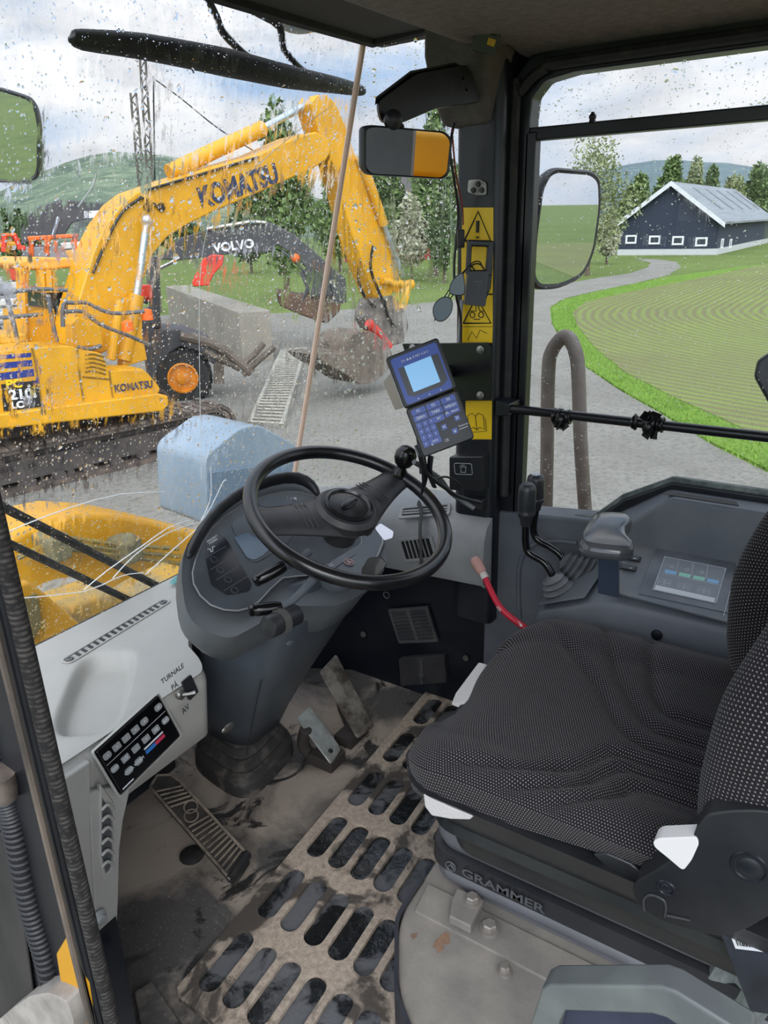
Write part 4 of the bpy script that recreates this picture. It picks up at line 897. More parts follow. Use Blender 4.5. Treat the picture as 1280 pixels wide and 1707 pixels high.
# ================================================================ STEERING COLUMN
sc = thing('steering_column', 'dark grey steering column with instrument pod and rubber boot', 'steering column', (1.03, 1.1, 0))
aC = math.radians(35); CF = Fr((1.03, .95, .62), (1, 0, 0), (0, math.cos(aC), math.sin(aC)))
def cf(x, y, w=0): return hit(x, y, CF(0, 0, w), CF.z)
pod_px = [(305, 985), (303, 950), (312, 908), (350, 853), (400, 820), (450, 803), (490, 797), (515, 805), (532, 828), (575, 850), (632, 890), (645, 915), (640, 950), (610, 985), (560, 1010), (500, 1010), (440, 1035), (395, 1060), (365, 1060), (330, 1045), (312, 1020)]
rim_ = smooth_closed([cf(x, y) for x, y in pod_px], 2)
cen = sum(rim_, V())/len(rim_)
# pod: tapered bowl below the face
pod_c = V((1.0, 1.0, .50))
def shrink(ring, s, c, off): return [c+(p-c)*s+off for p in ring]
rings = [shrink(rim_, .93, cen, CF.z*-.006), rim_, shrink(rim_, 1.0, cen, CF.z*-.02), shrink(rim_, .97, cen, CF.z*-.055), shrink(rim_, .86, cen, V((0, .035, -.085))), shrink(rim_, .62, cen, V((.01, .055, -.12)))]
m_ = MB(); m_.loft(rings); ob('pod_shell', m_, podgrey, sc, ang=70)
# hood over the far rim
hpts = [(306, 940), (320, 900), (352, 856), (400, 822), (450, 804), (492, 799), (520, 812), (533, 830)]
m_ = MB(); ra = [cf(x, y, .002) for x, y in hpts]; 
R = []
for i, p in enumerate(ra):
    inn_ = (cen-p).normalized(); s_ = math.sin(math.pi*(i+.3)/(len(ra)-.4))**.5*1.0; R.append([p-inn_*.006, p-inn_*.004+CF.z*.028*s_, p+inn_*.004+CF.z*.036*s_, p+inn_*.014+CF.z*.03*s_, p+inn_*.020+CF.z*.002])
m_.loft([[q for q in r] for r in R]); hd = ob('hood', m_, black, sc, sub=1)
# face
fpts = [(322, 975), (325, 935), (352, 882), (400, 845), (450, 826), (500, 822), (560, 845), (600, 880), (590, 930), (520, 960), (470, 965), (430, 1005), (395, 1020), (350, 1010)]
fc = smooth_closed([cf(x, y, .003) for x, y in fpts], 2)
m_ = MB(); m_.slab(fc, CF.z*.004); face = ob('instrument_face', m_, M('instrument_face', '#3b3f44', .35, col2='#4b5055', ns=10), sc, bevel=.002)
m_ = MB(); m_.tube([p+CF.z*.003 for p in fc]+[fc[0]+CF.z*.003], .0016, 6, 0); ob('bezel_highlight', m_, mgrey, sc)  # lighter grey line, a highlight painted along the face edge
scr = M('lamp_panel', '#24262b', .15)
def cpoly(s_, w=.008): return [cf(*map(float, q.split(',')), w) for q in s_.split()]
m_ = MB(); m_.slab(roundpoly(cpoly('344,905 352,893 368,891 378,900 420,975 415,985 378,992 352,975 342,930', .0075), .006), CF.z*.001); lp = ob('warning_lamp_panel', m_, scr, face)
m_ = MB()
for s_ in ('342,930 376,911', '350,950 388,927', '360,967 398,944', '373,985 414,960'): m_.tube(cpoly(s_, .0088), .0005, 4, 0)
ob('rule_line', m_, M('rule_grey', '#6c6f74', .5), lp)
for x, y in ((357, 933), (367, 950), (380, 966), (391, 984)):
    c = cf(x, y, .0088); m_ = MB(); m_.torus(Fr(c, CF.x, CF.y), .0065, .0006, 20, 5); ob('lamp_ring', m_, M('rule_grey2', '#46484d', .5), lp)
fr_ = Fr(cf(349, 908, .0086), cf(372, 893, .0086)-cf(349, 908, .0086), CF.y); fr_.z = CF.z
text('lettering', 'EMERGENCY\nSTEERING', fr_, .0055, whiteink, lp, 0, .004); 
m_ = MB(); m_.tube(cpoly('346,916 350,915 352,920 355,918 354,912 358,911', .009), .0007, 5, 2); ob('steering_symbol', m_, whiteink, lp)
m_ = MB(); m_.slab(roundpoly(cpoly('382,872 430,842 510,850 480,905 450,925 420,942', .0075), .02), CF.z*.001); gp = ob('gauge_panel', m_, M('gauge_grey', '#4a4e53', .3), face)
m_ = MB(); m_.slab(roundpoly(cpoly('390,896 412,888 452,912 440,925 424,934 412,930', .0088), .006), CF.z*.001); ob('lcd_screen', m_, M('lcd', '#5d6d7d', .2), gp)
m_ = MB(); m_.slab(smooth_closed(cpoly('432,838 455,830 485,836 480,843 440,846', .0075), 3), CF.z*.002); ob('gauge_bezel', m_, dgrey, face)
fr_ = Fr(cf(478, 830, .0086), cf(500, 832, .0086)-cf(478, 830, .0086), CF.y); fr_.z = CF.z
text('lettering', ': .: #', fr_, .013, whiteink, face, 0, 0)
# lower binnacle near the wheel hub with hazard button
BF = Fr(V((1.10, .86, .565)), (1, 0, 0), (0, math.cos(math.radians(20)), math.sin(math.radians(20))))
def bf(x, y, w=0): return hit(x, y, BF(0, 0, w), BF.z)
bp_ = smooth_closed([bf(x, y) for x, y in ((488, 905), (500, 890), (540, 880), (600, 870), (632, 882), (640, 905), (620, 945), (590, 968), (560, 972), (500, 945), (486, 925))], 2)
cb = sum(bp_, V())/len(bp_)
m_ = MB(); m_.loft([bp_, shrink(bp_, 1.03, cb, BF.z*-.008), shrink(bp_, 1.0, cb, BF.z*-.05+V((0, .02, 0))), shrink(bp_, .8, cb, BF.z*-.12+V((0, .03, 0)))]); bn = ob('column_cowl', m_, dgrey, sc, ang=50, bevel=.0)
m_ = MB(); q = [cb+(p-cb)*.97+BF.z*.001 for p in bp_]; m_.tube(q+[q[0]], .0022, 8, 0); ob('cowl_highlight', m_, mgrey, bn)  # pale tube standing in for the light caught on the cowl edge
c = bf(581, 938, .001); m_ = MB(); m_.lathe([(.001, 0), (.011, 0), (.011, .0015), (.001, .0018)], c, BF.z, 24); hz = ob('hazard_button', m_, M('hazard_dark', '#3a2a2c', .4), bn)
m_ = MB(); m_.torus(Fr(c+BF.z*.0018, BF.x, BF.y), .010, .0005, 24, 5); m_.ring([c+BF.z*.002+BF.x*a+BF.y*b for a, b in ((-.005, -.004), (.005, -.004), (0, .006))], [c+BF.z*.002+BF.x*a+BF.y*b for a, b in ((-.003, -.0028), (.003, -.0028), (0, .0035))], BF.z*.0004); ob('hazard_triangle', m_, M('hazard_print', '#c9a7a7', .5), hz, flat=True)
for x, y, s_ in ((505, 918, ': :::'), (548, 944, ':::::')):
    p = bf(x, y); f_ = Fr(p, BF.x, BF.y); f_.z = BF.z; text('symbols', s_, f_, .012, whiteink, bn, 0, 0)
# column body: loft from pod down to the boot
def csec(c, wx, wy, n=20): return [V((c[0]+wx*math.copysign(abs(math.cos(2*math.pi*k/n))**.5, math.cos(2*math.pi*k/n)), c[1]+wy*math.copysign(abs(math.sin(2*math.pi*k/n))**.6, math.sin(2*math.pi*k/n)), c[2])) for k in range(n)]
m_ = MB(); m_.loft([csec((1.09, .93, .56), .125, .09), csec((1.09, .95, .50), .155, .115), csec((1.06, .99, .40), .150, .12), csec((1.045, 1.04, .28), .12, .10), csec((1.05, 1.09, .16), .092, .080), csec((1.055, 1.11, .10), .075, .070)]); ob('column_cover', m_, colgrey, sc, ang=80)
m_ = MB(); m_.tube([V((.955, .905, .45)), V((.925, .935, .30)), V((.93, .985, .15))], .0012, 6, 3); ob('cover_seam', m_, M('seam_dark', '#202226', .5), sc)
for (x, y, Yv) in ((487, 1068, .868), (380, 1213, .95)):
    r = PY(x, y, Yv); m_ = MB(); m_.ball(r, .011, 12, (1.6, .4, .8)); ob('cap', m_, dgrey if y < 1100 else steel, sc)
# boot
m_ = MB()
rg = []
for k, (z, w_) in enumerate([(.115, .088), (.10, .096), (.09, .088), (.078, .104), (.066, .096), (.054, .118), (.044, .112), (.036, .132), (.028, .135), (.0, .138)]):
    rg.append([V((p.x+.15*(p.y-1.13), p.y+.1*(p.x-1.06), z)) for p in csec((1.06, 1.128, z), w_*.84, w_*.84, 28)])
m_.loft(rg); ob('rubber_boot', m_, M('dusty_rubber', '#2b2a29', .7, col2='#6b6259', ns=18, lo=.5, hi=.75, bump=.4, bs=120), sc, ang=70)
# steering wheel
wn = V((-.0706, -.4006, .9135)).normalized(); wc = V((1.0642, .7785, .7002))
kn_t = hit(668, 790, wc, wn)-wc
WF = Fr(wc, kn_t, wn.cross(kn_t)); WF.z = wn; WR = .188
wh = thing('steering_wheel', 'black three-lobed steering wheel with spinner knob on the column', 'steering wheel', wc)
m_ = MB(); m_.torus(WF, WR, .0135, 72, 14); ob('rim', m_, M('wheel_black', '#0e0e10', .3, col2='#19191b', ns=12, coat=.3), wh)
wm = M('wheel_spoke', '#343335', .45, col2='#232325', ns=12)
hubc = hit(580, 846, wc+wn*.006, wn)
hx, hy = (hubc-wc).dot(WF.x), (hubc-wc).dot(WF.y)
def spoke(ang_px, wid0, wid1):
    e = hit(*ang_px, wc, wn)-wc; e = e.normalized()*WR; ex_, ey_ = e.dot(WF.x), e.dot(WF.y)
    dx_, dy_ = ex_-hx, ey_-hy; L = math.hypot(dx_, dy_); px_, py_ = -dy_/L, dx_/L; rg = []
    for k in range(7):
        t_ = k/6; w_ = wid0+(wid1-wid0)*math.sin(t_*math.pi/2); cx, cy = hx+dx_*t_*.98, hy+dy_*t_*.98; z0 = -.018+.012*t_; th = .020-.010*t_
        rg.append([WF(cx+px_*w_*math.cos(2*math.pi*q/14), cy+py_*w_*math.cos(2*math.pi*q/14), z0+th*math.sin(2*math.pi*q/14)) for q in range(14)])
    m_ = MB(); m_.loft(rg)
    for t_ in (.42, .47, .52):
        cx, cy = hx+dx_*t_, hy+dy_*t_; w_ = (wid0+(wid1-wid0)*math.sin(t_*math.pi/2))*.86; m_.tube([WF(cx-px_*w_, cy-py_*w_, .003-.006*t_), WF(cx, cy, .002), WF(cx+px_*w_, cy+py_*w_, .003-.006*t_)], .0012, 5, 3)
    return ob('spoke', m_, wm, wh)
spoke((668, 790), .062, .030); spoke((425, 868), .060, .034)
m_ = MB(); m_.lathe([(.001, -.02), (.06, -.02), (.062, -.004), (.054, .004), (.001, .005)], hubc, wn, 36); hb = ob('hub', m_, wm, wh)
m_ = MB(); m_.lathe([(.001, .0), (.046, .002), (.047, .009), (.041, .011), (.038, .007), (.001, .012)], hubc, wn, 36); m_.ball(hubc+wn*.012, .02, 16, (1.2, .5, .15), Fr((0, 0, 0), WF.x, WF.y)); ob('horn_pad', m_, M('horn_black', '#19191b', .25), hb)
m_ = MB(); m_.lathe([(.001, -.075), (.032, -.075), (.036, -.05), (.05, -.02), (.001, -.018)], hubc, wn, 28); ob('hub_boss', m_, wm, hb)
kc = hit(668, 776, wc+wn*.04, wn); kb = WF(WR-.004, 0, 0)
m_ = MB(); m_.lathe([(.001, 0), (.018, 0), (.016, .012), (.010, .02), (.009, .03)], kb, wn, 20); m_.lathe([(.001, 0), (.010, .002), (.018, .010), (.0225, .022), (.022, .034), (.016, .044), (.001, .048)], kb+wn*.022, wn, 28); ob('spinner_knob', m_, blackg, wh)
# stalks
for (p1, p2, lb, nm, st) in (((423, 971), (474, 943), 'upper black stalk lever left of the steering wheel', 'gear_stalk', (515, 920)), ((414, 1018), (468, 1012), 'lower black stalk lever bent from the column', 'indicator_stalk', (522, 966))):
    dd = 1.27 if nm == 'gear_stalk' else 1.235
    a, b, c = PD(*p1, dd), PD(*p2, dd+.01), PD(*st, dd+.06)
    e = thing(nm, lb, 'lever', b); dr_ = (b-a).normalized(); m_ = MB(); L = (b-a).length
    m_.lathe([(.001, 0), (.008, .001), (.0105, .006), (.0095, .010), (.0108, .014), (.0108, L-.008), (.009, L)], a, dr_, 20); ob('grip', m_, blackg, e)
    m_ = MB(); mid = b+(c-b)*.4+V((0, 0, -.006)); m_.tube([b, mid, c], [.0065, .0065, .0075] if nm == 'gear_stalk' else [.006, .007, .008], 10, 4); ob('stem', m_, dgrey, e)
a = PD(447, 1046, 1.22); b = PD(480, 1030, 1.25); e = thing('wiper_knob', 'ribbed black rotary knob under the lower stalk', 'knob', b); dr_ = (b-a).normalized()
m_ = MB(); L = (b-a).length; m_.lathe([(.001, -.004), (.017, -.002), (.019, .002), (.019, L*.45)], a, dr_, 28); ob('cap', m_, black, e)
m_ = MB(); m_.lathe([(.0205, L*.45), (.0205, L*.75)], a, dr_, 28)
for k in range(28): q = 2*math.pi*k/28; f_ = Fr(a, dr_, V((0, 0, 1))); m_.tube([a+dr_*L*.45+(f_.y*math.cos(q)+f_.z*math.sin(q))*.0205, a+dr_*L*.75+(f_.y*math.cos(q)+f_.z*math.sin(q))*.0205], .0012, 5, 0)
ob('ribbed_ring', m_, M('knurl', '#4c4b47', .5), e); m_ = MB(); m_.lathe([(.001, L*.75), (.018, L*.75), (.018, L*1.4), (.001, L*1.4)], a, dr_, 24); ob('base', m_, black, e)
# key switch area right of the column: ignition and white label
kp_ = [PD(x, y, 1.33) for x, y in ((636, 925), (648, 940), (636, 958), (622, 968), (624, 945))]
m_ = MB(); m_.slab(kp_, (.0, .03, -.01)); ip = ob('switch_plate', m_, ink, sc, bevel=.004)
m_ = MB(); m_.slab(roundpoly([PD(x, y, 1.36) for x, y in ((625, 880), (634, 872), (656, 886), (654, 896), (640, 900))], .003), V((0, 0, -.001))); tag(ob('paper_label', m_, M('white_paper', '#dde0ee', .7)), 'folded white paper note stuck behind the steering hub', 'note')
m_ = MB(); c = PZ(297, 968, .445); m_.loft([[c+V((.02*(1+.3*math.sin(3*k+i*2))*math.cos(2*math.pi*k/16)*(1-i*.22), .012*(1+.3*math.cos(4*k+i))*math.sin(2*math.pi*k/16)*(1-i*.22), i*.004)) for k in range(16)] for i in range(4)]); tag(ob('rag', m_, M('teal_cloth', '#6fa3a3', .8, bump=.5, bs=200)), 'small crumpled turquoise rag on the windscreen sill beside the instrument pod', 'rag')
m_ = MB(); c = PX(644, 992, 1.47); m_.torus(Fr(c, (0, 1, 0), (0, 0, 1)), .009, .0014, 20, 6); tag(ob('metal_ring', m_, steel), 'small bright metal ring on the black wall under the side dash', 'ring')
# ================================================================ PEDALS
def pedal(label, pts, zs, m, name, cat='pedal'):
    e = thing(name, label, cat, (sum((p.x for p in pts))/4, sum((p.y for p in pts))/4, 0)); m_ = MB(); m_.slab(roundpoly(pts, .008), V((0, -.005, -.009))); return e, ob('plate', m_, m, e, bevel=.002)
pm = M('pedal_steel', '#a9aca6', .35, metal=.55, col2='#7d7c74', ns=14); pm2 = M('worn_pedal', '#8f8a80', .45, metal=.4, col2='#4d463e', ns=12, lo=.45, hi=.6)
P4 = [PZ(493, 1197, .11), PZ(517, 1176, .11), PZ(566, 1243, .045), PZ(548, 1270, .035)]
e, p_ = pedal('bare steel pedal close to the steering column, with one hole', P4, 0, pm, 'brake_pedal')
c = PZ(551, 1252, .047); m_ = MB(); m_.lathe([(.001, 0), (.006, 0), (.006, .0015), (.001, .0015)], c, (0, -.4, 1), 12); ob('hole', m_, ink, p_)
m_ = MB(); m_.tube([PZ(510, 1215, .09), PZ(505, 1240, .04), PZ(520, 1262, .0)], .016, 8, 3); m_.box(P4[2].x-.05, P4[2].x+.01, P4[2].y-.01, P4[2].y+.06, 0, .03); ob('pedal_arm', m_, M('rust_arm', '#2f2927', .8), e, bevel=.004)
P4 = [PZ(532, 1120, .13), PZ(560, 1090, .13), PZ(621, 1205, .035), PZ(592, 1226, .03)]
e, p_ = pedal('wider worn steel pedal right of the bare one, diamond-plated', P4, 0, pm2, 'accelerator_pedal')
m_ = MB(); ux = (P4[1]-P4[0]); vx = (P4[3]-P4[0]); nz_ = ux.cross(vx).normalized(); nz_ = nz_ if nz_.z > 0 else -nz_
for i in range(4):
    for j in range(8):
        c = P4[0]+ux*(.2+.2*i)+vx*(.3+.085*j)+nz_*.0005; s_ = .0042; m_.slab([c+ux.normalized()*s_, c+vx.normalized()*s_*1.5, c-ux.normalized()*s_, c-vx.normalized()*s_*1.5], nz_*.0016)
ob('tread_diamonds', m_, M('tread_bright', '#c6c1b4', .4, metal=.3), p_, flat=True)
m_ = MB(); m_.tube([PZ(570, 1150, .08), PZ(575, 1180, .02), PZ(590, 1215, .0)], .02, 8, 2); m_.box(P4[3].x-.02, P4[2].x, P4[3].y, P4[3].y+.05, 0, .025); ob('pedal_arm', m_, M('rust_arm', '#2f2927', .8), e)
# left ribbed rubber pedal
e = thing('ribbed_pedal', 'long black ribbed rubber foot pedal left on the floor', 'pedal', (.8, .98, 0))
pp = [PZ(250, 1312, .105), PZ(262, 1293, .11), PZ(285, 1292, .11), PZ(300, 1303, .105), PZ(412, 1424, .03), PZ(384, 1466, .03)]
m_ = MB(); m_.slab(roundpoly(pp, .006), V((0, -.008, -.018))); pd = ob('pedal_pad', m_, M('pad_rubber', '#232322', .55, col2='#453f38', ns=14), e, bevel=.003)
m_ = None; a0, a1, b0, b1 = pp[0], pp[3], pp[5], pp[4]; ribm = M('dusty_rib', '#7d7264', .75, col2='#4b463f', ns=30)
nz_ = (a1-a0).cross(b0-a0).normalized(); nz_ = nz_ if nz_.z > 0 else -nz_
for k in range(21):
    t_ = .06+.92*k/20
    if .26 < t_ < .44: continue
    p, q = a0.lerp(b0, t_), a1.lerp(b1, t_); p, q = p.lerp(q, .08), p.lerp(q, .92); m_ = MB(); m_.tube([p+nz_*.001, q+nz_*.001], .0022, 6, 0); ob('rib', m_, ribm, pd)
m_ = MB(); m_.tube([p+nz_*.001 for p in pp+[pp[0]]], .003, 6, 0); ob('edge_rib', m_, ribm, pd)
cc = a0.lerp(b0, .35).lerp(a1.lerp(b1, .35), .55); fr_ = Fr(cc, a1-a0, b0-a0); m_ = MB()
for s_ in (-1, 1): m_.torus(Fr(cc+fr_.y*.010*s_-fr_.x*.0, fr_.x, fr_.y), .014, .0018, 18, 6)
ob('cast_ring', m_, ribm, pd)
m_ = MB(); m_.ball(PZ(320, 1425, .008), .026, 14, (1, 1, .3)); ob('pedal_stop', m_, rubber, e)
m_ = MB(); m_.tube([b0, b1], .010, 8, 0); ob('pedal_hinge', m_, rubber, e)
# ================================================================ FRONT RIGHT DASH
rd = thing('side_dash', 'mid-grey padded side dash with air vents below the corner pane', 'dashboard', (1.46, .9, .45))
sec = lambda y, k=0: [V((1.56, y, .585-k)), V((1.495, y, .583-k)), V((1.455, y, .575-k)), V((1.43, y, .560-k)), V((1.418, y, .535-k)), V((1.414, y, .49-k)), V((1.414, y, .435-k)), V((1.42, y, .415-k)), V((1.445, y, .405-k)), V((1.56, y, .405-k))]
m_ = MB(); m_.loft([sec(.668, .004), sec(.675), sec(.8, .006), sec(.95, .014), sec(1.05, .025), [V((p.x-.05, p.y+.06, p.z)) for p in sec(1.14, .04)], [V((p.x-.16, p.y+.03, p.z)) for p in sec(1.24, .05)]]); ob('dash_shell', m_, mgrey, rd, ang=50)
def vent(poly, fn, v, dep, parent, nfin, vert=True):
    P_ = [fn(x, y, v) for x, y in poly]; c = sum(P_, V())/4; nn = (P_[1]-P_[0]).cross(P_[3]-P_[0]).normalized(); nn = nn if nn.dot(CAM-c) > 0 else -nn
    f_ = Fr(P_[3], P_[2]-P_[3], P_[0]-P_[3]); f_.z = nn; W1 = (P_[2]-P_[3]).length; H1 = (P_[0]-P_[3]).dot(f_.y)
    m_ = MB(); m_.ring([f_(u, w_, 0) for u, w_ in rrect(-.008, W1+.008, -.008, H1+.008, .006)], [f_(u, w_, 0) for u, w_ in rrect(0, W1, 0, H1, .004)], nn*.005); vr = ob('vent_frame', m_, mgrey, parent, bevel=.0015)
    m_ = MB(); m_.box(0, W1, 0, H1, .0, .0015, f_); ob('vent_opening', m_, ink, vr, flat=True)
    for k in range(nfin):
        m_ = MB(); u = W1*(k+1)/(nfin+1)
        m_.box(u-.0012, u+.0012, 0, H1, .001, .0045, f_) if vert else m_.box(0, W1, H1*(k+1)/(nfin+1)-.002, H1*(k+1)/(nfin+1)+.002, .001, .0045, f_)
        ob('vent_fin', m_, mgrey, vr, flat=True)
vent(((678, 901), (725, 896), (725, 927), (678, 932)), PX, 1.413, .004, rd, 6)
vent(((668, 850), (742, 846), (745, 856), (670, 862)), lambda x, y, v: hit(x, y, V((1.455, .8, .570)), V((-.5, 0, 1)).normalized()), 0, .004, rd, 2, False)
m_ = MB(); st_ = [PX(697, 838, 1.44), PX(702, 850, 1.425), PX(700, 885, 1.40), PX(702, 935, 1.398), PX(702, 960, 1.40)]; m_.tube(st_, .0085, 8, 4, flat=.3, fl_dir=(1, 0, 0)); tag(ob('hanging_strap', m_, M('webbing', '#3a3a3a', .9, bump=.5, bs=400)), 'dark woven strap hanging over the side dash vents', 'strap')
# grille, cover box on the firewall
gv = thing('wall_grille', 'upper grey louvred grille on the black side wall', 'grille', PX(699, 1040, 1.49))
P_ = [PX(x, y, 1.494) for x, y in ((665, 1013), (733, 1010), (732, 1068), (667, 1071))]; f_ = Fr(P_[3], P_[2]-P_[3], P_[0]-P_[3]); f_.z = V((-1, 0, 0)); W1 = (P_[2]-P_[3]).length; H1 = (P_[0]-P_[3]).dot(f_.y)
ggm = M('grille_grey', '#37393c', .6, col2='#4a4947', ns=20)
m_ = MB(); m_.ring([f_(u, w_, 0) for u, w_ in rrect(0, W1, 0, H1, .004)], [f_(u, w_, 0) for u, w_ in rrect(.008, W1-.008, .008, H1-.008, .002)], f_.z*.008); m_.box(W1/2-.006, W1/2+.006, 0, H1, 0, .009, f_); m_.box(0, W1, 0, H1, 0, .002, f_); ob('frame', m_, ggm, gv, bevel=.001)
for s_ in (0, 1):
    for k in range(8):
        u0 = .008+s_*(W1/2-.002); m_ = MB(); z0 = .010+k*(H1-.02)/8; m_.slab([f_(u0, z0, .002), f_(u0+W1/2-.014, z0, .002), f_(u0+W1/2-.014, z0+.005, .008), f_(u0, z0+.005, .008)], f_.y*.0025); ob('slat', m_, ggm, gv, flat=True)
m_ = MB(); P_ = [PX(x, y, 1.485) for x, y in ((664, 1098), (740, 1092), (744, 1138), (668, 1144))]; m_.slab(roundpoly(P_, .006), (.02, 0, 0)); c = sum(P_, V())/4
e = ob('filter_cover', m_, M('cover_dark', '#2c2c2f', .45, col2='#3b3a38', ns=12), bevel=.003); tag(e, 'low dark rectangular cover with latch near the floor', 'cover')
m_ = MB(); m_.lathe([(.001, 0), (.009, 0), (.008, .006), (.001, .007)], c+V((0, 0, -.012)), (-1, 0, 0), 12); m_.box(c.x-.003, c.x, c.y-.004, c.y+.004, c.z-.04, c.z+.035); ob('latch', m_, ggm, e)
for x, y in ((782, 964), (777, 1096), (606, 1057)):
    m_ = MB(); m_.lathe([(.001, 0), (.009, 0), (.008, .005), (.001, .006)], PX(x, y, 1.495), (-1, 0, 0), 8); tag(ob('bolt', m_, steel), {782: 'upper bolt on the black side wall', 777: 'lower bolt on the black side wall', 606: 'bolt beside the column on the black wall'}[x], 'bolt')
# red lever
e = thing('parking_lever', 'red bent lever with worn pinkish grip beside the seat', 'lever', PX(865, 1040, 1.3))
a, b, c, d_, f2 = PD(790, 930, 1.64), PD(806, 958, 1.63), PD(832, 1010, 1.61), PD(866, 1040, 1.60), PD(905, 1066, 1.58)
m_ = MB(); m_.tube([b, c, d_, f2], [.0065, .0068, .007, .007], 10, 5); ob('rod', m_, red, e)
m_ = MB(); m_.tube([a, a.lerp(b, .25), a.lerp(b, .8), a.lerp(b, .9)], [.0085, .0125, .011, .009], 12, 3); ob('grip', m_, M('worn_pink', '#a88078', .6), e)
m_ = MB(); m_.tube([a.lerp(b, .82), b.lerp(c, .12)], .0085, 10, 0); ob('ferrule', m_, M('ferrule', '#b9b3ac', .4), e)
# ================================================================ WIPERS AND MIRRORS OUTSIDE
e = thing('windscreen_wiper', 'thick black wiper across the top of the windscreen with two arms', 'wiper', PW(360, 110, .05))
def pw(x, y, o=.05): return PW(x, y, o)
m_ = MB(); m_.tube([pw(118, 60), pw(135, 66), pw(240, 78), pw(380, 105), pw(480, 128), pw(560, 142), pw(598, 150), pw(608, 153)], [.006, .014, .019, .023, .021, .016, .012, .006], 12, 3, flat=.6, fl_dir=WN); ob('blade', m_, M('wiper_black', '#16181b', .5), e)
m_ = MB(); m_.tube([pw(345, -5, .07), pw(362, 30, .07), pw(372, 55, .07), pw(404, 88, .065), pw(420, 98, .06)], .0065, 8, 3); ob('arm', m_, black, e)
m_ = MB(); m_.tube([pw(385, -8, .07), pw(430, 20, .07), pw(466, 45, .07), pw(474, 85, .065), pw(510, 122, .06), pw(530, 135, .06)], [.009, .009, .007, .006, .006, .008], 8, 3); ob('arm', m_, black, e)
e = thing('lower_wiper', 'pair of straight black wiper links over the lower left windscreen', 'wiper', PW(120, 920, .04))
for p0, p1, r_ in (((-40, 822), (272, 982), .009), ((-40, 880), (236, 1010), .008)):
    m_ = MB(); m_.tube([pw(*p0, .04), pw(*p1, .03)], r_, 8, 0); ob('link', m_, M('wiper_worn', '#1f1f20', .6, col2='#45423e', ns=60, lo=.5, hi=.7), e)
e = thing('front_work_lamp', 'round work lamp lens under the front roof edge', 'lamp', PW(500, 35, .12))
m_ = MB(); c = PW(500, 34, .12); m_.ball(c, .05, 20, (1, 1, .45)); ob('lens', m_, M('lamp_lens', '#8f9496', .15), e)
m_ = MB(); m_.lathe([(.055, 0), (.055, .03), (.001, .04)], c+V((0, 0, .005)), (0, 0, 1), 20); ob('shell', m_, black, e)
def mirror(name, label, outline, fr, glass_in=.9, depth=.05, rm=black, arm=None, gl=chrome, tilt=None):
    P_ = []
    for x, y in outline: u, v = proj(fr, x, y); P_.append((u, v))
    cu, cv = sum(p[0] for p in P_)/len(P_), sum(p[1] for p in P_)/len(P_)
    if tilt: fr = tilt(fr, cu, cv)
    e = thing(name, label, 'mirror', fr(cu, cv, 0))
    O = roundpoly([fr(u, v, 0) for u, v in P_], .03 if depth > .03 else .018, 5); c = fr(cu, cv, 0)
    m_ = MB(); sh = lambda s, w_: [c+(p-c)*s+fr.z*w_ for p in O]
    m_.loft([sh(glass_in, .001), sh(glass_in, .004), sh(1-(1-glass_in)*.4, .006), sh(1, .0), sh(1, -.012), sh(.93, -depth*.6), sh(.7, -depth)]); ob('housing', m_, rm, e, ang=50)
    m_ = MB(); m_.slab(sh(glass_in, .0035), fr.z*.0012); ob('mirror_glass', m_, gl, e, flat=True)
    if arm: m_ = MB(); arm(m_); ob('arm', m_, black, e)
    return e
def aim_at(c, want):                                # mirror frame that sends the view towards a wanted direction
    n_ = ((CAM-c).normalized()+want.normalized()).normalized(); xx = V((0, 0, 1)).cross(n_).normalized(); return Fr(c, xx, n_.cross(xx))
def aimed(fr, yaw, pitch):                          # turn a frame about its own axes (degrees)
    R = Matrix.Rotation(math.radians(yaw), 3, fr.y) @ Matrix.Rotation(math.radians(pitch), 3, fr.x)
    n_ = Fr(fr.o, R @ fr.x, R @ fr.y); return n_
fr = aim_at(PD(30, 225, 2.0), V((-.9, -.35, -.15)))
mirror('outside_mirror', 'left outside mirror cut by the photo edge, reflecting green grass', ((-70, 128), (0, 145), (56, 163), (66, 200), (66, 285), (60, 300), (40, 304), (-80, 305)), fr, .92, .06)
fr = aim_at(PD(678, 255, 1.38), V((-.25, -1, -.13)))
mirror('rear_view_mirror', 'small wide interior mirror hanging from the bracket by the pillar', ((602, 212), (618, 208), (742, 219), (754, 232), (748, 290), (738, 299), (612, 292), (602, 280)), fr, .92, .035)
e = thing('mirror_bracket', 'black sheet-metal mirror arm bolted below the headliner', 'bracket', PX(780, 150, 1.42))
B1 = [PD(762, 112, 1.56), PD(800, 165, 1.58), PD(757, 178, 1.56), PD(720, 112, 1.50)]
sh_ = [PD(775, 110, 1.60), PD(798, 172, 1.61), PD(724, 182, 1.50), PD(668, 206, 1.42), PD(632, 206, 1.39), PD(625, 172, 1.38), PD(690, 125, 1.46)]
m_ = MB(); m_.slab(roundpoly(sh_, .012), V((-.012, -.012, 0))); ob('arm', m_, black, e, bevel=.002)
m_ = MB(); ly = [PD(690, 124, 1.46), PD(770, 110, 1.60), PD(764, 106, 1.62), PD(684, 120, 1.47)]; ly = [PD(625, 172, 1.38), PD(690, 123, 1.46), PD(770, 110, 1.60), PD(758, 104, 1.56), PD(684, 118, 1.43), PD(626, 162, 1.36)]
m_.slab(ly, V((0.0, 0.0, -.003))); ob('flange', m_, black, e)
for x, y in ((765, 135), (771, 154)):
    m_ = MB(); f_ = facing(x, y, 1.565); m_.lathe([(.001, 0), (.010, 0), (.010, .006), (.006, .010), (.001, .010)], f_.o, f_.z, 12); ob('bolt', m_, blackg, e)
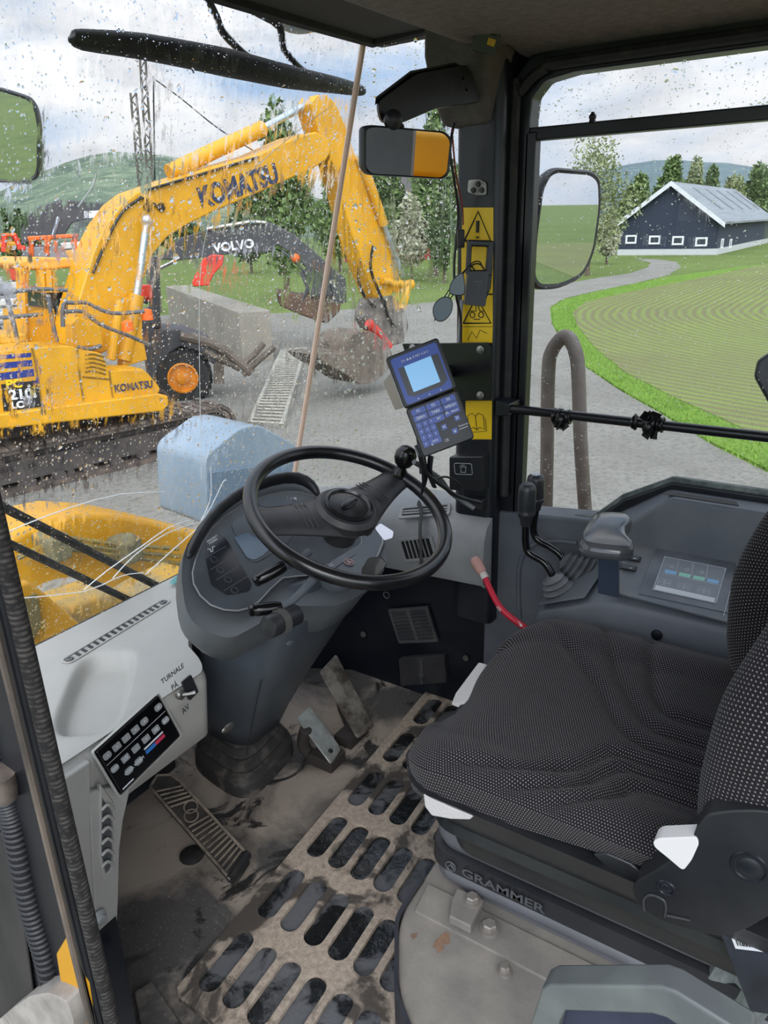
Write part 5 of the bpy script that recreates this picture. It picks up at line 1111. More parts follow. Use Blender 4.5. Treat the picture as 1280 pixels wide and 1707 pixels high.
m_ = MB(); m_.ball(PD(655, 200, 1.37), .016, 14); m_.tube([PD(655, 196, 1.37), PD(668, 214, 1.385)], .007, 8, 0); ob('ball_joint', m_, black, e)
# right outside mirror
fr = aim_at(PD(945, 385, 1.95), V((.30, -1, -.035)))
def arm_(m_): m_.tube([PD(915, 330, 2.02), PD(896, 345, 2.03), PD(890, 372, 2.03), PD(886, 430, 2.03)], .014, 8, 3); m_.tube([PD(890, 372, 2.03), PD(870, 372, 2.06), PD(840, 365, 2.1), V((1.56, .72, 1.26))], .012, 8, 2)
mirror('outside_mirror', 'tall right outside mirror with rounded corners, wet, above the handrail', ((912, 286), (925, 279), (985, 284), (999, 296), (1001, 340), (990, 420), (972, 462), (930, 482), (895, 483), (885, 470), (888, 400), (900, 310)), fr, .91, .06, arm=arm_)
e = thing('rear_mirror_edge', 'black angular mirror back at the right photo edge outside the window', 'mirror', PD(1290, 630, 1.9))
m_ = MB(); m_.slab([PD(x, y, 1.9) for x, y in ((1262, 600), (1300, 575), (1340, 640), (1330, 700), (1282, 675), (1256, 628))], ray(1290, 630).normalized()*.1); ob('housing', m_, blackm, e, bevel=.008)
# handrail outside
m_ = MB(); m_.tube([V((1.92, .715, .05))]+[PX(x, y, 1.92) for x, y in ((909, 940), (910, 860), (912, 740), (914, 620), (920, 585), (938, 562), (950, 566), (960, 590), (964, 625), (968, 740), (976, 860), (982, 940))]+[V((1.92, .565, .05))], .0185, 16, 4)
tag(ob('grab_rail', m_, M('rail_steel', '#7d7570', .5, metal=.2, col2='#5f5650', ns=9, bump=.2, bs=80)), 'bent grey steel grab rail outside the right window', 'handrail')
m_ = MB(); m_.box(1.62, 2.1, -.8, .95, -.02, .05); tag(ob('side_deck', m_, yellow, bevel=.01), 'yellow side deck outside the right window that carries the grab rail', 'deck')
# guard bar across the window, with tape lumps
m_ = MB(); a, b = PX(838, 680, XW-.05), PX(1330, 734, XW-.05); m_.tube([a, b], .0095, 14, 0); e = ob('guard_bar', m_, M('bar_black', '#14161a', .3), None); tag(e, 'black round bar across the right side window', 'bar')
m_ = MB(); m_.slab([a+V((-.012, .012, -.018)), a+V((-.012, -.02, -.012)), a+V((-.012, -.02, .012)), a+V((-.012, .012, .018))], (.06, 0, 0)); ob('end_bracket', m_, blackm, e, bevel=.002)
for x, y, n_, lb in ((936, 694, 5, 'small tape knot on the guard bar in front of the grab rail'), (1083, 706, 8, 'larger ragged tape knot in the middle of the guard bar')):
    c = PX(x, y, XW-.05); m_ = MB(); dr_ = (b-a).normalized()
    for k in range(n_*2): q = c+dr_*rnd.uniform(-.022, .022)*(n_/6); m_.torus(Fr(q, V((rnd.uniform(-.3, .3), 0, 1)), V((1, rnd.uniform(-.3, .3), 0))), .0115+rnd.random()*.003, .0025, 16, 6)
    m_.ball(c+V((-.004, 0, -.006)), .014, 12, (1, 1, 1.1)); 
    for k in range(n_): f_ = Fr(c+V((-.01, rnd.uniform(-.012, .012), rnd.choice((-.018, .016)) if n_ > 5 else -.016)), V((rnd.uniform(-1, 1), rnd.uniform(-1, 1), rnd.uniform(-1, 1))), V((0, rnd.uniform(-1, 1), 1))); m_.box(-.008, .008, -.009, .009, 0, .0012, f_)
    tag(ob('tape_knot', m_, M('tape', '#101012', .3)), lb, 'tape')

# ================================================================ THINGS ON THE PILLAR
XP = 1.452
def pp_(x, y, o=0): return PX(x, y, XP-o)
stk = (((770, 346), (822, 346), (822, 404), (770, 404), 'warning'), ((769, 404), (822, 404), (821, 490), (769, 490), 'hand'), ((770, 492), (821, 492), (821, 545), (770, 545), 'vehicle'), ((770, 545), (821, 545), (820, 572), (770, 572), 'seat'), ((776, 668), (820, 668), (819, 733), (776, 733), 'book'))
labs = {'warning': 'yellow sticker with a black exclamation triangle, topmost on the pillar', 'hand': 'yellow sticker with a prohibition circle behind the phone holder', 'vehicle': 'yellow sticker with a digger drawn in a triangle', 'seat': 'yellow sticker with a faint line drawing just above the black plate', 'book': 'yellow sticker with an open book drawing below the black plate'}
for s_ in stk:
    P_ = [pp_(*q, .0015) for q in s_[:4]]; P_ = [V((p.x, min(.762, max(.667, p.y)), p.z)) for p in P_]; m_ = MB(); m_.slab(P_, (.0012, 0, 0)); o = ob('warning_sticker', m_, yelsoft, flat=True); tag(o, labs[s_[4]], 'sticker', 'stickers on the pillar')
    f_ = Fr(P_[3], P_[2]-P_[3], (0, 0, 1)); f_.z = V((-1, 0, 0)); W1, H1 = (P_[2]-P_[3]).length, P_[0].z-P_[3].z; m_ = MB()
    def line(pts, r=.0013, k=0): m_.tube([f_(u*W1, v*H1, .0006) for u, v in pts], r, 5, k)
    if s_[4] in ('warning', 'vehicle'):
        tri = [(.08, .05), (.92, .05), (.5, .88 if s_[4] == 'warning' else 1.1), (.08, .05)]
        if s_[4] == 'vehicle': tri = [(.05, .12), (.95, .12), (.5, .95), (.05, .12)]
        line(tri, .0018)
    if s_[4] == 'warning': line([(.5, .62), (.5, .28)], .0035); line([(.5, .17), (.5, .12)], .0035)
    if s_[4] == 'vehicle':
        for u in (.36, .64): m_.torus(Fr(f_(u*W1, .38*H1, .0006), f_.x, f_.y), .0055, .0011, 16, 5)
        line([(.3, .5), (.48, .5), (.48, .68), (.55, .68), (.6, .5), (.72, .5)], .001); line([(.4, .24), (.6, .24)], .001)
    if s_[4] == 'hand': m_.torus(Fr(f_(.5*W1, .42*H1, .0006), f_.x, f_.y), .017, .0015, 28, 5); line([(.28, .58), (.72, .26)], .0014)
    if s_[4] == 'seat': line([(.2, .2), (.35, .7), (.5, .3), (.62, .8), (.85, .6)], .0007)
    if s_[4] == 'book':
        for a_ in (0, 1): sg = 1-2*a_; X0 = .48; line([(X0, .25), (X0, .6), (X0+sg*.12, .68), (X0+sg*.3, .62), (X0+sg*.3, .26), (X0+sg*.12, .32), (X0, .25)], .0007)
        line([(.15, .2), (.45, .2), (.85, .22), (.85, .55)], .0007)
    line([(0, .01), (1, .01)], .0005)
    ob('drawing', m_, ink, o, flat=True)
# striker bracket above
e = thing('latch_plate', 'small bright metal plate with two screws high on the pillar', 'plate', pp_(796, 312, .004)); P_ = [pp_(x, y, .001) for x, y in ((782, 300), (800, 298), (812, 304), (812, 325), (795, 326), (780, 320))]
m_ = MB(); m_.slab(roundpoly(P_, .004), (-.004, 0, 0)); ob('plate', m_, steel, e, bevel=.001)
for x, y in ((789, 317), (803, 317), (797, 307)): m_ = MB(); m_.lathe([(.001, 0), (.0055, 0), (.0045, .004), (.001, .004)], pp_(x, y, .005), (-1, 0, 0), 10); ob('screw', m_, M('screw_dark', '#3c3c3b', .4, metal=.5), e)
# phone holder
f_ = facing(796, 455, 1.57); f_ = aimed(f_, 6, 0); e = thing('phone_holder', 'empty black plastic holder clipped over the yellow stickers', 'holder', f_.o)
def fq(f_, pts): return [f_(*proj(f_, x, y), 0) for x, y in pts]
m_ = MB(); o_ = roundpoly(fq(f_, ((778, 401), (820, 401), (819, 480), (809, 510), (772, 508), (772, 470))), .006); 
O4 = fq(f_, ((778, 400), (821, 402), (818, 460), (775, 458))); I4 = fq(f_, ((785, 411), (811, 412), (808, 450), (783, 450))); m_.ring(O4, I4, f_.z*.022); ob('frame', m_, black, e, bevel=.003)
m_ = MB(); m_.slab(roundpoly(fq(f_, ((778, 452), (812, 452), (806, 510), (772, 507))), .004), f_.z*.034); po = ob('pocket', m_, M('pocket_grey', '#303236', .45), e, bevel=.004)
m_ = MB(); m_.slab(fq(f_, ((812, 440), (820, 442), (816, 480), (808, 500))), f_.z*.02); ob('side_clip', m_, black, e, bevel=.002)
m_ = MB(); q = f_(*proj(f_, 794, 470), .0345); m_.box(-.008, .008, 0, .0012, 0, .0006, Fr(q, f_.x, f_.y)); m_.box(-.002, .008, -.006, -.005, 0, .0006, Fr(q, f_.x, f_.y)); ob('mark', m_, M('mark_grey', '#5d6064', .5), po, flat=True)
# sunglasses hanging
e = thing('sunglasses', 'dark green sunglasses hanging by one temple from the holder', 'sunglasses', PD(755, 495, 1.52)); f_ = facing(752, 495, 1.52)
lens = M('green_lens', '#46554e', .12); wire = M('wire_frame', '#16181a', .35)
for L_ in (((724, 508), (735, 497), (748, 496), (754, 506), (751, 522), (740, 534), (728, 534), (722, 522)), ((752, 472), (764, 458), (772, 458), (774, 488), (762, 492), (750, 488))):
    P_ = smooth_closed(fq(f_, L_), 3); m_ = MB(); m_.slab(P_, f_.z*.0015); le = ob('lens', m_, lens, e); m_ = MB(); m_.tube([p+f_.z*.0008 for p in P_]+[P_[0]+f_.z*.0008], .0011, 6, 0); ob('rim', m_, wire, le)
m_ = MB(); m_.tube(fq(f_, ((748, 500), (755, 492), (760, 484), (775, 480))), .0012, 6, 3); m_.tube(fq(f_, ((724, 535), (735, 505), (758, 470), (782, 443), (792, 436), (800, 437), (804, 446))), .0013, 6, 4); m_.tube(fq(f_, ((746, 498), (752, 485), (775, 452), (786, 440))), .0012, 6, 3); ob('temple', m_, wire, e)
# cables down the pillar
def cable(label, pts, r, m, d0=None, name='cable'):
    m_ = MB(); m_.tube([PD(*p) for p in pts], r, 7, 4); return tag(ob(name, m_, m), label, 'cable')
cable('black cable hanging from the headliner corner past the sunglasses', [(757, 205, 1.58), (750, 250, 1.56), (757, 300, 1.57), (764, 360, 1.6), (757, 440, 1.6), (760, 490, 1.6), (768, 530, 1.62), (768, 572, 1.63)], .0028, ink)
cable('thin red and black wire ending in a plug above the phone holder', [(753, 215, 1.57), (760, 290, 1.58), (770, 340, 1.6), (772, 375, 1.6)], .0018, M('wire_red', '#7d2a22', .5))
m_ = MB(); q = PD(768, 398, 1.59); m_.box(-.007, .007, -.017, .017, -.006, .006, Fr(q, (.6, -.8, 0), (0, .1, 1))); tag(ob('wire_plug', m_, ink, bevel=.002), 'small black connector plug at the end of the red wire', 'plug')
cable('thin grey cable along the left pillar edge', [(770, 500, 1.63), (767, 540, 1.63), (765, 575, 1.64)], .004, M('cable_grey', '#8b9096', .5))
cable('black cable looping from the display down to the dash', [(700, 760, 1.36), (712, 790, 1.40), (740, 812, 1.46), (765, 828, 1.5), (800, 838, 1.55)], .004, ink)
cable('grey cable bundle lying on the dash by the pillar base', [(690, 770, 1.40), (715, 785, 1.45), (735, 800, 1.5), (752, 822, 1.55), (790, 848, 1.56)], .005, M('cable_grey2', '#55575a', .5))
cable('thin looped black wire above the dash', [(720, 800, 1.42), (745, 795, 1.5), (768, 810, 1.55), (772, 835, 1.56)], .0022, ink)
# mounting plate
P_ = [PX(x, y, 1.425) for x, y in ((670, 573), (812, 571), (818, 578), (818, 662), (812, 668), (780, 668), (700, 668))]
m_ = MB(); m_.slab(P_, (.006, 0, 0)); mp_ = ob('mounting_plate', m_, M('plate_black', '#0d0f12', .28), bevel=.001); tag(mp_, 'black steel plate with bolts behind the display', 'plate')
for x, y in ((801, 583), (801, 659), (688, 580)): m_ = MB(); m_.lathe([(.001, -.001), (.0085, 0), (.0085, .002), (.0055, .003), (.0055, .006), (.001, .007)], PX(x, y, 1.424), (-1, 0, 0), 12); ob('bolt', m_, steel, mp_)
# ---------------- weighing display
f0 = facing(720, 660, 1.36); f0 = aimed(f0, 0, -4)
A, B_, D_, C4 = fq(f0, ((663, 590), (752, 569), (706, 763), (792, 730)))
DF = Fr(D_, C4-D_, A-D_); DF.z = f0.z if DF.x.cross(DF.y).dot(f0.z) > 0 else -f0.z; DW = ((B_-A).length+(C4-D_).length)/2; DH = (A-D_).length
e = thing('weighing_display', 'blue-and-black weighing computer with lit screen and keypad', 'display', D_)
def shr(u, v): return DF(u+.0*v, v, 0)
k_ = (A-D_).dot(DF.x)/DH; k_ = k_                    # lean of the side edges
def dq(u, v, w_=0): return DF(u*DW, v*DH, w_)
def drr(u0, u1, v0, v1, r, w_): return [DF(a, b, w_) for a, b in rrect(u0*DW, u1*DW, v0*DH, v1*DH, r)]
m_ = MB(); m_.slab(drr(0, 1, 0, .487, .006, -.035), DF.z*.035); ob('keypad_housing', m_, black, e, bevel=.003)
m_ = MB(); m_.slab(drr(-.01, 1.01, .495, 1, .006, -.04), DF.z*.043); ob('screen_housing', m_, black, e, bevel=.003)
m_ = MB(); m_.slab(drr(.06, .95, .515, .965, .005, .003), DF.z*.0008); bz = ob('blue_fascia', m_, blue, e, flat=True)
m_ = MB(); m_.slab([dq(*q, .0042) for q in ((.14, .86), (.91, .86), (.91, .60), (.78, .565), (.24, .565), (.14, .60))], DF.z*.0006); ob('screen_mask', m_, M('mask_dark', '#2f3338', .3), e, flat=True)
m_ = MB(); m_.slab(drr(.255, .775, .605, .86, .001, .005), DF.z*.0006); ob('screen', m_, emis('screen_lit', '#7fb4de', .35), e, flat=True)
text('lettering', 'XX ▲▲ 0 NET A B C', DF, .0055, whiteink, e, .5*DW, .91*DH, .0042, 'CENTER')
for u in (.30, .51, .73): m_ = MB(); m_.ball(dq(u, .533, .004), .0016, 10); ob('indicator', m_, whiteink, e)
for u0, u1 in ((.34, .47), (.55, .69)): m_ = MB(); m_.slab(drr(u0, u1, .522, .547, .001, .0042), DF.z*.0005); ob('fascia_segment', m_, blue, e, flat=True)
def dkey(u0, u1, v0, v1, s_='', sz=.006):
    m_ = MB(); m_.slab(drr(u0, u1, v0, v1, .0012, 0), DF.z*.0012); k = ob('key', m_, blue, e, flat=True)
    if s_: text('glyph', s_, DF, sz, whiteink, k, (u0+u1)/2*DW, (v0+v1)/2*DH, .0016, 'CENTER', bold=.0001)
for k, s_ in enumerate(('F1', 'F2', 'F3')): dkey(.08+.29*k, .35+.29*k, .40, .455, s_, .007)
for k, s_ in enumerate(('ZERO', 'TARE', 'WEIGH')): dkey(.08+.29*k, .35+.29*k, .335, .392, s_, .0065)
dkey(.42, .62, .265, .325, 'SET', .005); dkey(.74, .93, .285, .33, 'PRINT', .0045)
for u, v, s_ in ((.64, .30, '^'), (.50, .20, '<'), (.78, .235, '>'), (.66, .13, 'v')): dkey(u-.0, u+.10, v-.025, v+.025, s_, .011 if s_ != '^' else .014)
for i in range(3):
    for j in range(4):
        if j == 3 and i == 2: continue
        if j == 3 and i == 1: dkey(.08+.118, .08+.118*3-.012, .325-.062*(j+1)+.005, .325-.062*j, 'ENTER', .0035); continue
        dkey(.08+.118*i, .08+.118*i+.106, .325-.062*(j+1)+.005, .325-.062*j, str(1+i+3*j) if j < 3 else '0', .0042)
text('lettering', 'Tamtron', DF, .0052, whiteink, e, .79*DW, .155*DH, .0008); text('lettering', 'CE', DF, .007, whiteink, e, .47*DW, .075*DH, .0008, spacing=.9)
m_ = MB(); m_.box(.79*DW, .96*DW, .125*DH, .13*DH, 0, .0006, DF); ob('underline', m_, whiteink, e, flat=True)
m_ = MB(); m_.ball(dq(.24, .085, .002), .0022, 10); ob('sticker_dot', m_, M('dot_pale', '#c8d8e8', .5), e)
m_ = MB(); s0 = [DF(-.003, .52*DH, -.038), DF(-.003, .88*DH, -.038), DF(-.022, .84*DH, -.075), DF(-.020, .54*DH, -.075)]; m_.slab(s0, DF.x*.004); bs_ = ob('side_plate', m_, M('alloy_plate', '#a5a6a3', .4, metal=.5), e, bevel=.001)
m_ = MB(); c = dq(.5, .5, -.04); m_.tube([c, PX(745, 620, 1.42)], .014, 10, 0); m_.tube([dq(.12, .4, -.04), dq(.02, .1, -.06), PD(705, 790, 1.42)], .008, 8, 3, flat=.4); ob('mount_arm', m_, black, e)
m_ = MB(); m_.tube([PD(694, 742, 1.4), PD(705, 770, 1.4), PD(708, 800, 1.42), PD(702, 825, 1.45)], [.006, .009, .008, .003], 8, 3, flat=.5); m_.tube([PD(718, 760, 1.4), PD(716, 790, 1.42), PD(724, 812, 1.45)], .006, 8, 3, flat=.4); tag(ob('display_tie', m_, blackm), 'black straps dangling below the weighing display', 'strap')
# storage box with cup symbol and small connector
P_ = [PX(x, y, 1.44) for x, y in ((757, 757), (812, 756), (812, 815), (757, 812))]
P_ = [V((1.415, p.y, p.z)) for p in P_]
e = thing('cup_holder_box', 'small black box with a cup symbol on the pillar base', 'box', P_[3]); m_ = MB(); m_.slab(P_, (.04, 0, 0)); bxo = ob('box', m_, M('box_black', '#17191c', .38), e, bevel=.003)
f_ = Fr(P_[3], P_[2]-P_[3], (0, 0, 1)); f_.z = V((-1, 0, 0)); W1, H1 = (P_[2]-P_[3]).length, P_[0].z-P_[3].z; m_ = MB()
m_.tube([f_(u, v, .0005) for u, v in rrect(W1*.24, W1*.76, H1*.50, H1*.82, .004, 3)]+[f_(W1*.76, H1*.79, .0005)], .0006, 5, 0)
for s_ in (((.42, .56), (.44, .72)), ((.42, .56), (.56, .56)), ((.56, .56), (.58, .72)), ((.40, .72), (.60, .72)), ((.44, .77), (.56, .77))): m_.tube([f_(W1*a, H1*b, .0005) for a, b in s_], .0006, 5, 0)
ob('cup_symbol', m_, M('symbol_grey', '#aeb2b6', .5), bxo, flat=True)
m_ = MB(); c = PX(797, 838, 1.44); m_.box(c.x-.012, c.x+.012, c.y-.016, c.y+.016, c.z-.012, c.z+.012); m_.tube([c+V((0, .016, 0)), c+V((-.005, .035, .004))], .006, 8, 0); tag(ob('cable_clip', m_, black, bevel=.003), 'small black connector on the dash beneath the cup box', 'connector')
# remote control block at the headliner
e = thing('roof_switch', 'black clip unit with a small yellow mark on the headliner corner', 'clip', PD(812, 55, 1.55)); f_ = facing(812, 55, 1.56)
m_ = MB(); m_.slab(roundpoly(fq(f_, ((797, 32), (808, 18), (840, 30), (836, 55), (824, 92), (786, 84))), .005), f_.z*.03); ob('clip_body', m_, blackm, e, bevel=.004)
m_ = MB(); m_.slab(fq(f_, ((814, 62), (827, 66), (823, 78), (811, 74))), f_.z*.032); ob('yellow_mark', m_, M('mark_yellow', '#c49a1e', .5), e, bevel=.001)
m_ = MB(); m_.slab(fq(f_, ((800, 40), (830, 50), (826, 60), (796, 50))), f_.z*.034); ob('slider', m_, blackg, e, bevel=.002)
m_ = MB(); m_.lathe([(.001, -.003), (.011, -.003), (.010, .003), (.001, .003)], PD(782, 45, 1.54), V((-.5, -.5, -.7)), 14); tag(ob('roof_plug', m_, blackm), 'round black plug beside the clip unit in the headliner', 'plug')
# ================================================================ RIGHT CONSOLE
rc = thing('control_console', 'grey control console along the right window with monitor and switches', 'console', (1.4, .2, .3))
def sec2(y, xi, zi, xo, zo, zb=.28, rr=.02):
    return [V((xi+.015, y, zb)), V((xi, y, zb+.02)), V((xi, y, zi-rr)), V((xi+rr*.35, y, zi-rr*.3)), V((xi+rr, y, zi)), V((xo-.01, y, zo)), V((xo, y, zo-.005)), V((xo, y, zb))]
m_ = MB(); m_.loft([sec2(.505, 1.325, .435, 1.485, .455, .33), sec2(.495, 1.318, .445, 1.486, .465, .31), sec2(.42, 1.30, .487, 1.486, .52), sec2(.365, 1.285, .522, 1.486, .56), sec2(.33, 1.282, .530, 1.486, .60), sec2(.10, 1.280, .533, 1.486, .603), sec2(-.45, 1.28, .53, 1.486, .60)]); ob('console_body', m_, congrey, rc, bevel=.006, ang=40)
m_ = MB(); m_.box(1.31, 1.47, -.5, .48, 0, .30); ob('console_foot', m_, blackm, rc, bevel=.01)
# bin with slot at the window
m_ = MB(); yb = .385
top_ = [V((1.435, -.5, .695)), V((1.495, -.5, .695)), V((1.495, .30, .695)), V((1.495, .385, .63)), V((1.46, .39, .60)), V((1.435, .33, .655)), V((1.435, .28, .69))]
A_ = [V((1.425, -.5, .58)), V((1.425, .37, .58)), V((1.495, .40, .58)), V((1.495, -.5, .58))]; B_2 = [V((1.445, -.5, .692)), V((1.445, .285, .692)), V((1.495, .295, .692)), V((1.495, -.5, .692))]; mid_ = [V((1.432, -.5, .63)), V((1.432, .355, .63)), V((1.495, .39, .63)), V((1.495, -.5, .63))]
m_.loft([A_, mid_, B_2]); ob('window_bin', m_, congrey, rc, bevel=.008, seg=3)
m_ = MB(); sl_ = [PX(x, y, 1.47) for x, y in ((1112, 832), (1120, 826), (1225, 846), (1232, 851), (1225, 855), (1108, 838))]; m_.slab([V((1.455+ (.02 if i in (0, 1, 2) else 0), p.y, .6925)) for i, p in enumerate(sl_)], (0, 0, .001)); ob('bin_slot', m_, ink, rc, flat=True)
# top panel frame
XT = lambda y: None
TF = Fr(V((1.30, .33, .535)), (0, -1, 0), (.186-.0, 0, .067)); TF.z = TF.x.cross(TF.y); 
if TF.z.z < 0: TF.z = -TF.z
def tf(x, y, w_=0): return hit(x, y, TF(0, 0, w_), TF.z)
def tfl(s_, w_=0): return [tf(*map(float, q.split(',')), w_) for q in s_.split()]
m_ = MB(); m_.slab(roundpoly(tfl('1052,884 1246,930 1218,1042 1022,990', .001), .008), TF.z*.006); pf = ob('panel_frame', m_, M('panel_frame', '#5f656c', .45, col2='#767674', ns=8), rc, bevel=.003)
m_ = MB(); m_.slab(roundpoly(tfl('1096,905 1250,940 1250,1030 1064,990', .0075), .003), TF.z*.001); mo = ob('monitor_panel', m_, M('monitor_panel', '#52565d', .25, col2='#6d7178', ns=14, lo=.4, hi=.8), rc, flat=True)
m_ = MB(); P_ = tfl('1108,928 1210,948 1193,1006 1088,983', .009); m_.slab(P_, TF.z*.0005); dc2 = ob('decal', m_, M('decal_grey', '#7a8087', .3), mo, flat=True)
m_ = MB(); 
for a, b in zip(P_, P_[1:]+P_[:1]): m_.tube([a+TF.z*.0006, b+TF.z*.0006], .0006, 5, 0)
for s_ in ('1230,936 1206,1026', '1104,955 1203,976', '1131,933 1127,955', '1156,938 1152,960', '1180,943 1176,965'): m_.tube(tfl(s_, .0096), .0005, 5, 0)
for k in range(3):
    x0, y0 = 1098+k*33, 964+k*7
    for j in range(2): q = [tf(x0+j*11+a, y0+j*2.3+b, .0097) for a, b in ((0, 0), (9, 1.9), (7, 11), (-2, 9))]; [m_.tube([q[i], q[(i+1) % 4]], .0004, 4, 0) for i in range(4)]; m_.torus(Fr(sum(q, V())/4, TF.x, TF.y), .0022, .0004, 12, 4)
ob('print_line', m_, M('print_pale', '#c0c5cb', .4), dc2)
m_ = MB()
for k in range(3):
    m_.torus(Fr(tf(1120+k*25, 944+k*5, .0097), TF.x, TF.y), .003, .0005, 14, 4)
    for s_ in (-1, 1): m_.ball(tf(1120+k*25+s_*8, 944+k*5+s_*2, .0097), .0008, 6)
ob('symbol', m_, M('print_pale', '#c0c5cb', .4), dc2)
for k, c_ in enumerate(('#86b3d8', '#93cdb8', '#93cdb8', '#86b3d8')):
    x0, y0 = 1109+k*23.5, 949+k*5; m_ = MB(); m_.slab([tf(x0, y0, .0095), tf(x0+19, y0+4, .0095), tf(x0+17.5, y0+9.5, .0095), tf(x0-1.5, y0+5.5, .0095)], TF.z*.0003); ob('colour_bar', m_, M('bar_'+str(k), c_, .4), dc2, flat=True)
m_ = MB(); m_.slab(tfl('1093,975 1192,997 1190,1004 1091,982', .0095), TF.z*.0003); ob('pale_bar', m_, M('bar_pale', '#c7cbce', .4), dc2, flat=True)
for (x, y) in ((1055, 931), (1048, 947)):
    q = [tf(x+a, y+b, .004) for a, b in ((-14, -6), (15, 0), (12, 9), (-17, 3))]; m_ = MB(); m_.slab(roundpoly(q, .003), TF.z*.005); sw = ob('rocker_switch', m_, black, rc, bevel=.001)
    q = [tf(x+a, y+b, .009) for a, b in ((-10, -5), (11, -1), (9, 6), (-12, 2))]; m_ = MB(); m_.slab(roundpoly(q, .002), TF.z*.004); k2 = ob('rocker', m_, M('rocker_dark', '#2e3034', .3), sw, bevel=.001); m_ = MB(); m_.ball(tf(x+3, y, .0135), .002, 8, (1, 1, .3)); ob('symbol', m_, whiteink, k2)
m_ = MB(); m_.lathe([(.001, 0), (.011, 0), (.010, .004), (.004, .006), (.001, .006)], PX(1095, 1058, 1.282), (-1, 0, 0), 14); ob('screw', m_, blackm, rc)
# armrest pad on a post
e = thing('armrest_pad', 'glossy dark padded hand rest on a flat grey post', 'hand rest', (1.25, .34, .55))
zc = .715
pad_ = [PZ(x, y, zc) for x, y in ((992, 852), (1020, 848), (1046, 851), (1054, 862), (1044, 874), (1046, 888), (1058, 902), (1050, 911), (1010, 909), (972, 903), (966, 893), (976, 872))]
pad_ = smooth_closed(pad_, 2); c = sum(pad_, V())/len(pad_)
sh = lambda s, dz: [c+(p-c)*s+V((0, 0, dz)) for p in pad_]
m_ = MB(); m_.loft([sh(.5, -.001), sh(.86, -.002), sh(.93, -.004), sh(.98, -.009), sh(1.0, -.014), sh(.975, -.016), sh(1.0, -.018), sh(.98, -.025), sh(.92, -.028)]); ob('pad', m_, M('pad_vinyl', '#45474a', .16, col2='#525356', ns=12), e, ang=55)
m_ = MB(); a, b = PX(1014, 905, 1.265), PX(1012, 992, 1.285); m_.slab([V((1.25, a.y+.017, .70)), V((1.25, a.y-.017, .70)), V((1.285, b.y-.020, .535)), V((1.285, b.y+.018, .535))], (.012, 0, 0)); ob('post', m_, M('post_slate', '#3a4354', .4), e, bevel=.001)
m_ = MB(); m_.tube([PX(x, y, 1.489) for x, y in ((866, 1030), (864, 960), (872, 925), (893, 906), (930, 902), (962, 905))], .006, 8, 4); o = ob('moulded_rib', m_, congrey, rc)
# joystick levers
def stick(label, knob, shaft, boot, X0, dark=True, gl=False):
    kb_, kt_ = PX(*knob[0], X0), PX(*knob[1], X0); e = thing('control_lever', label, 'lever', PX(*boot[0], X0)); dr_ = (kt_-kb_).normalized(); L = (kt_-kb_).length
    m_ = MB(); m_.lathe([(.001, 0), (.010, .0), (.0135, L*.18), (.0175, L*.25), (.0185, L*.27), (.0185, L*.33), (.0175, L*.35), (.0185, L*.42), (.0185, L*.84), (.0165, L*.95), (.012, L), (.001, L*1.0)], kb_, dr_, 24); gr = ob('grip', m_, M('grip_grey', '#26282b', .38), e)
    if gl: m_ = MB(); c_ = kt_; m_.torus(Fr(c_+dr_*.001, (1, 0, 0), (0, 1, 0)), .008, .0012, 20, 5); m_.box(-.004, -.001, -.005, .005, 0, .001, Fr(c_+dr_*.001, (1, 0, 0), (0, 1, 0))); m_.box(.001, .004, -.005, .005, 0, .001, Fr(c_+dr_*.001, (1, 0, 0), (0, 1, 0))); ob('shift_pattern', m_, whiteink, gr)
    m_ = MB(); m_.tube([kb_]+[PX(*p, X0) for p in shaft], .0075, 12, 4); ob('shaft', m_, blackg, e)
    b0, b1 = PX(*boot[0], X0), PX(*boot[1], X0+.012); dr_ = (b1-b0).normalized(); L = (b1-b0).length
    m_ = MB(); pr = [(.011, -.004), (.014, 0)]; n_ = 6
    for k in range(n_):
        t_ = k/(n_-1); R_ = .024+.024*t_; pr += [(R_, L*(k+.35)/n_), (R_*.78, L*(k+.85)/n_)]
    pr += [(.050, L), (.052, L+.004), (.001, L+.004)]; m_.lathe(pr, b0, dr_, 32); ob('bellows', m_, M('bellows', '#4e5153', .55, col2='#67686a', ns=14), e, ang=80)
stick('rear taller lever with shift marks on its cap, nearer the window', ((893, 850), (893, 791)), ((889, 882), (896, 900), (917, 912), (934, 925), (940, 938)), ((938, 934), (985, 968)), 1.42, gl=True)
stick('front control lever with plain dark grip beside the red lever', ((876, 876), (879, 806)), ((876, 905), (882, 922), (905, 936), (916, 950), (923, 965)), ((920, 962), (944, 1010)), 1.36)
m_ = MB(); c = PX(960, 975, 1.40); 
q = [V((1.33, .50, .452)), V((1.475, .50, .468)), V((1.475, .385, .55)), V((1.30, .395, .51))]
m_.slab(q, V((0, 0, .004))); ob('lever_plate', m_, congrey, rc, bevel=.002)

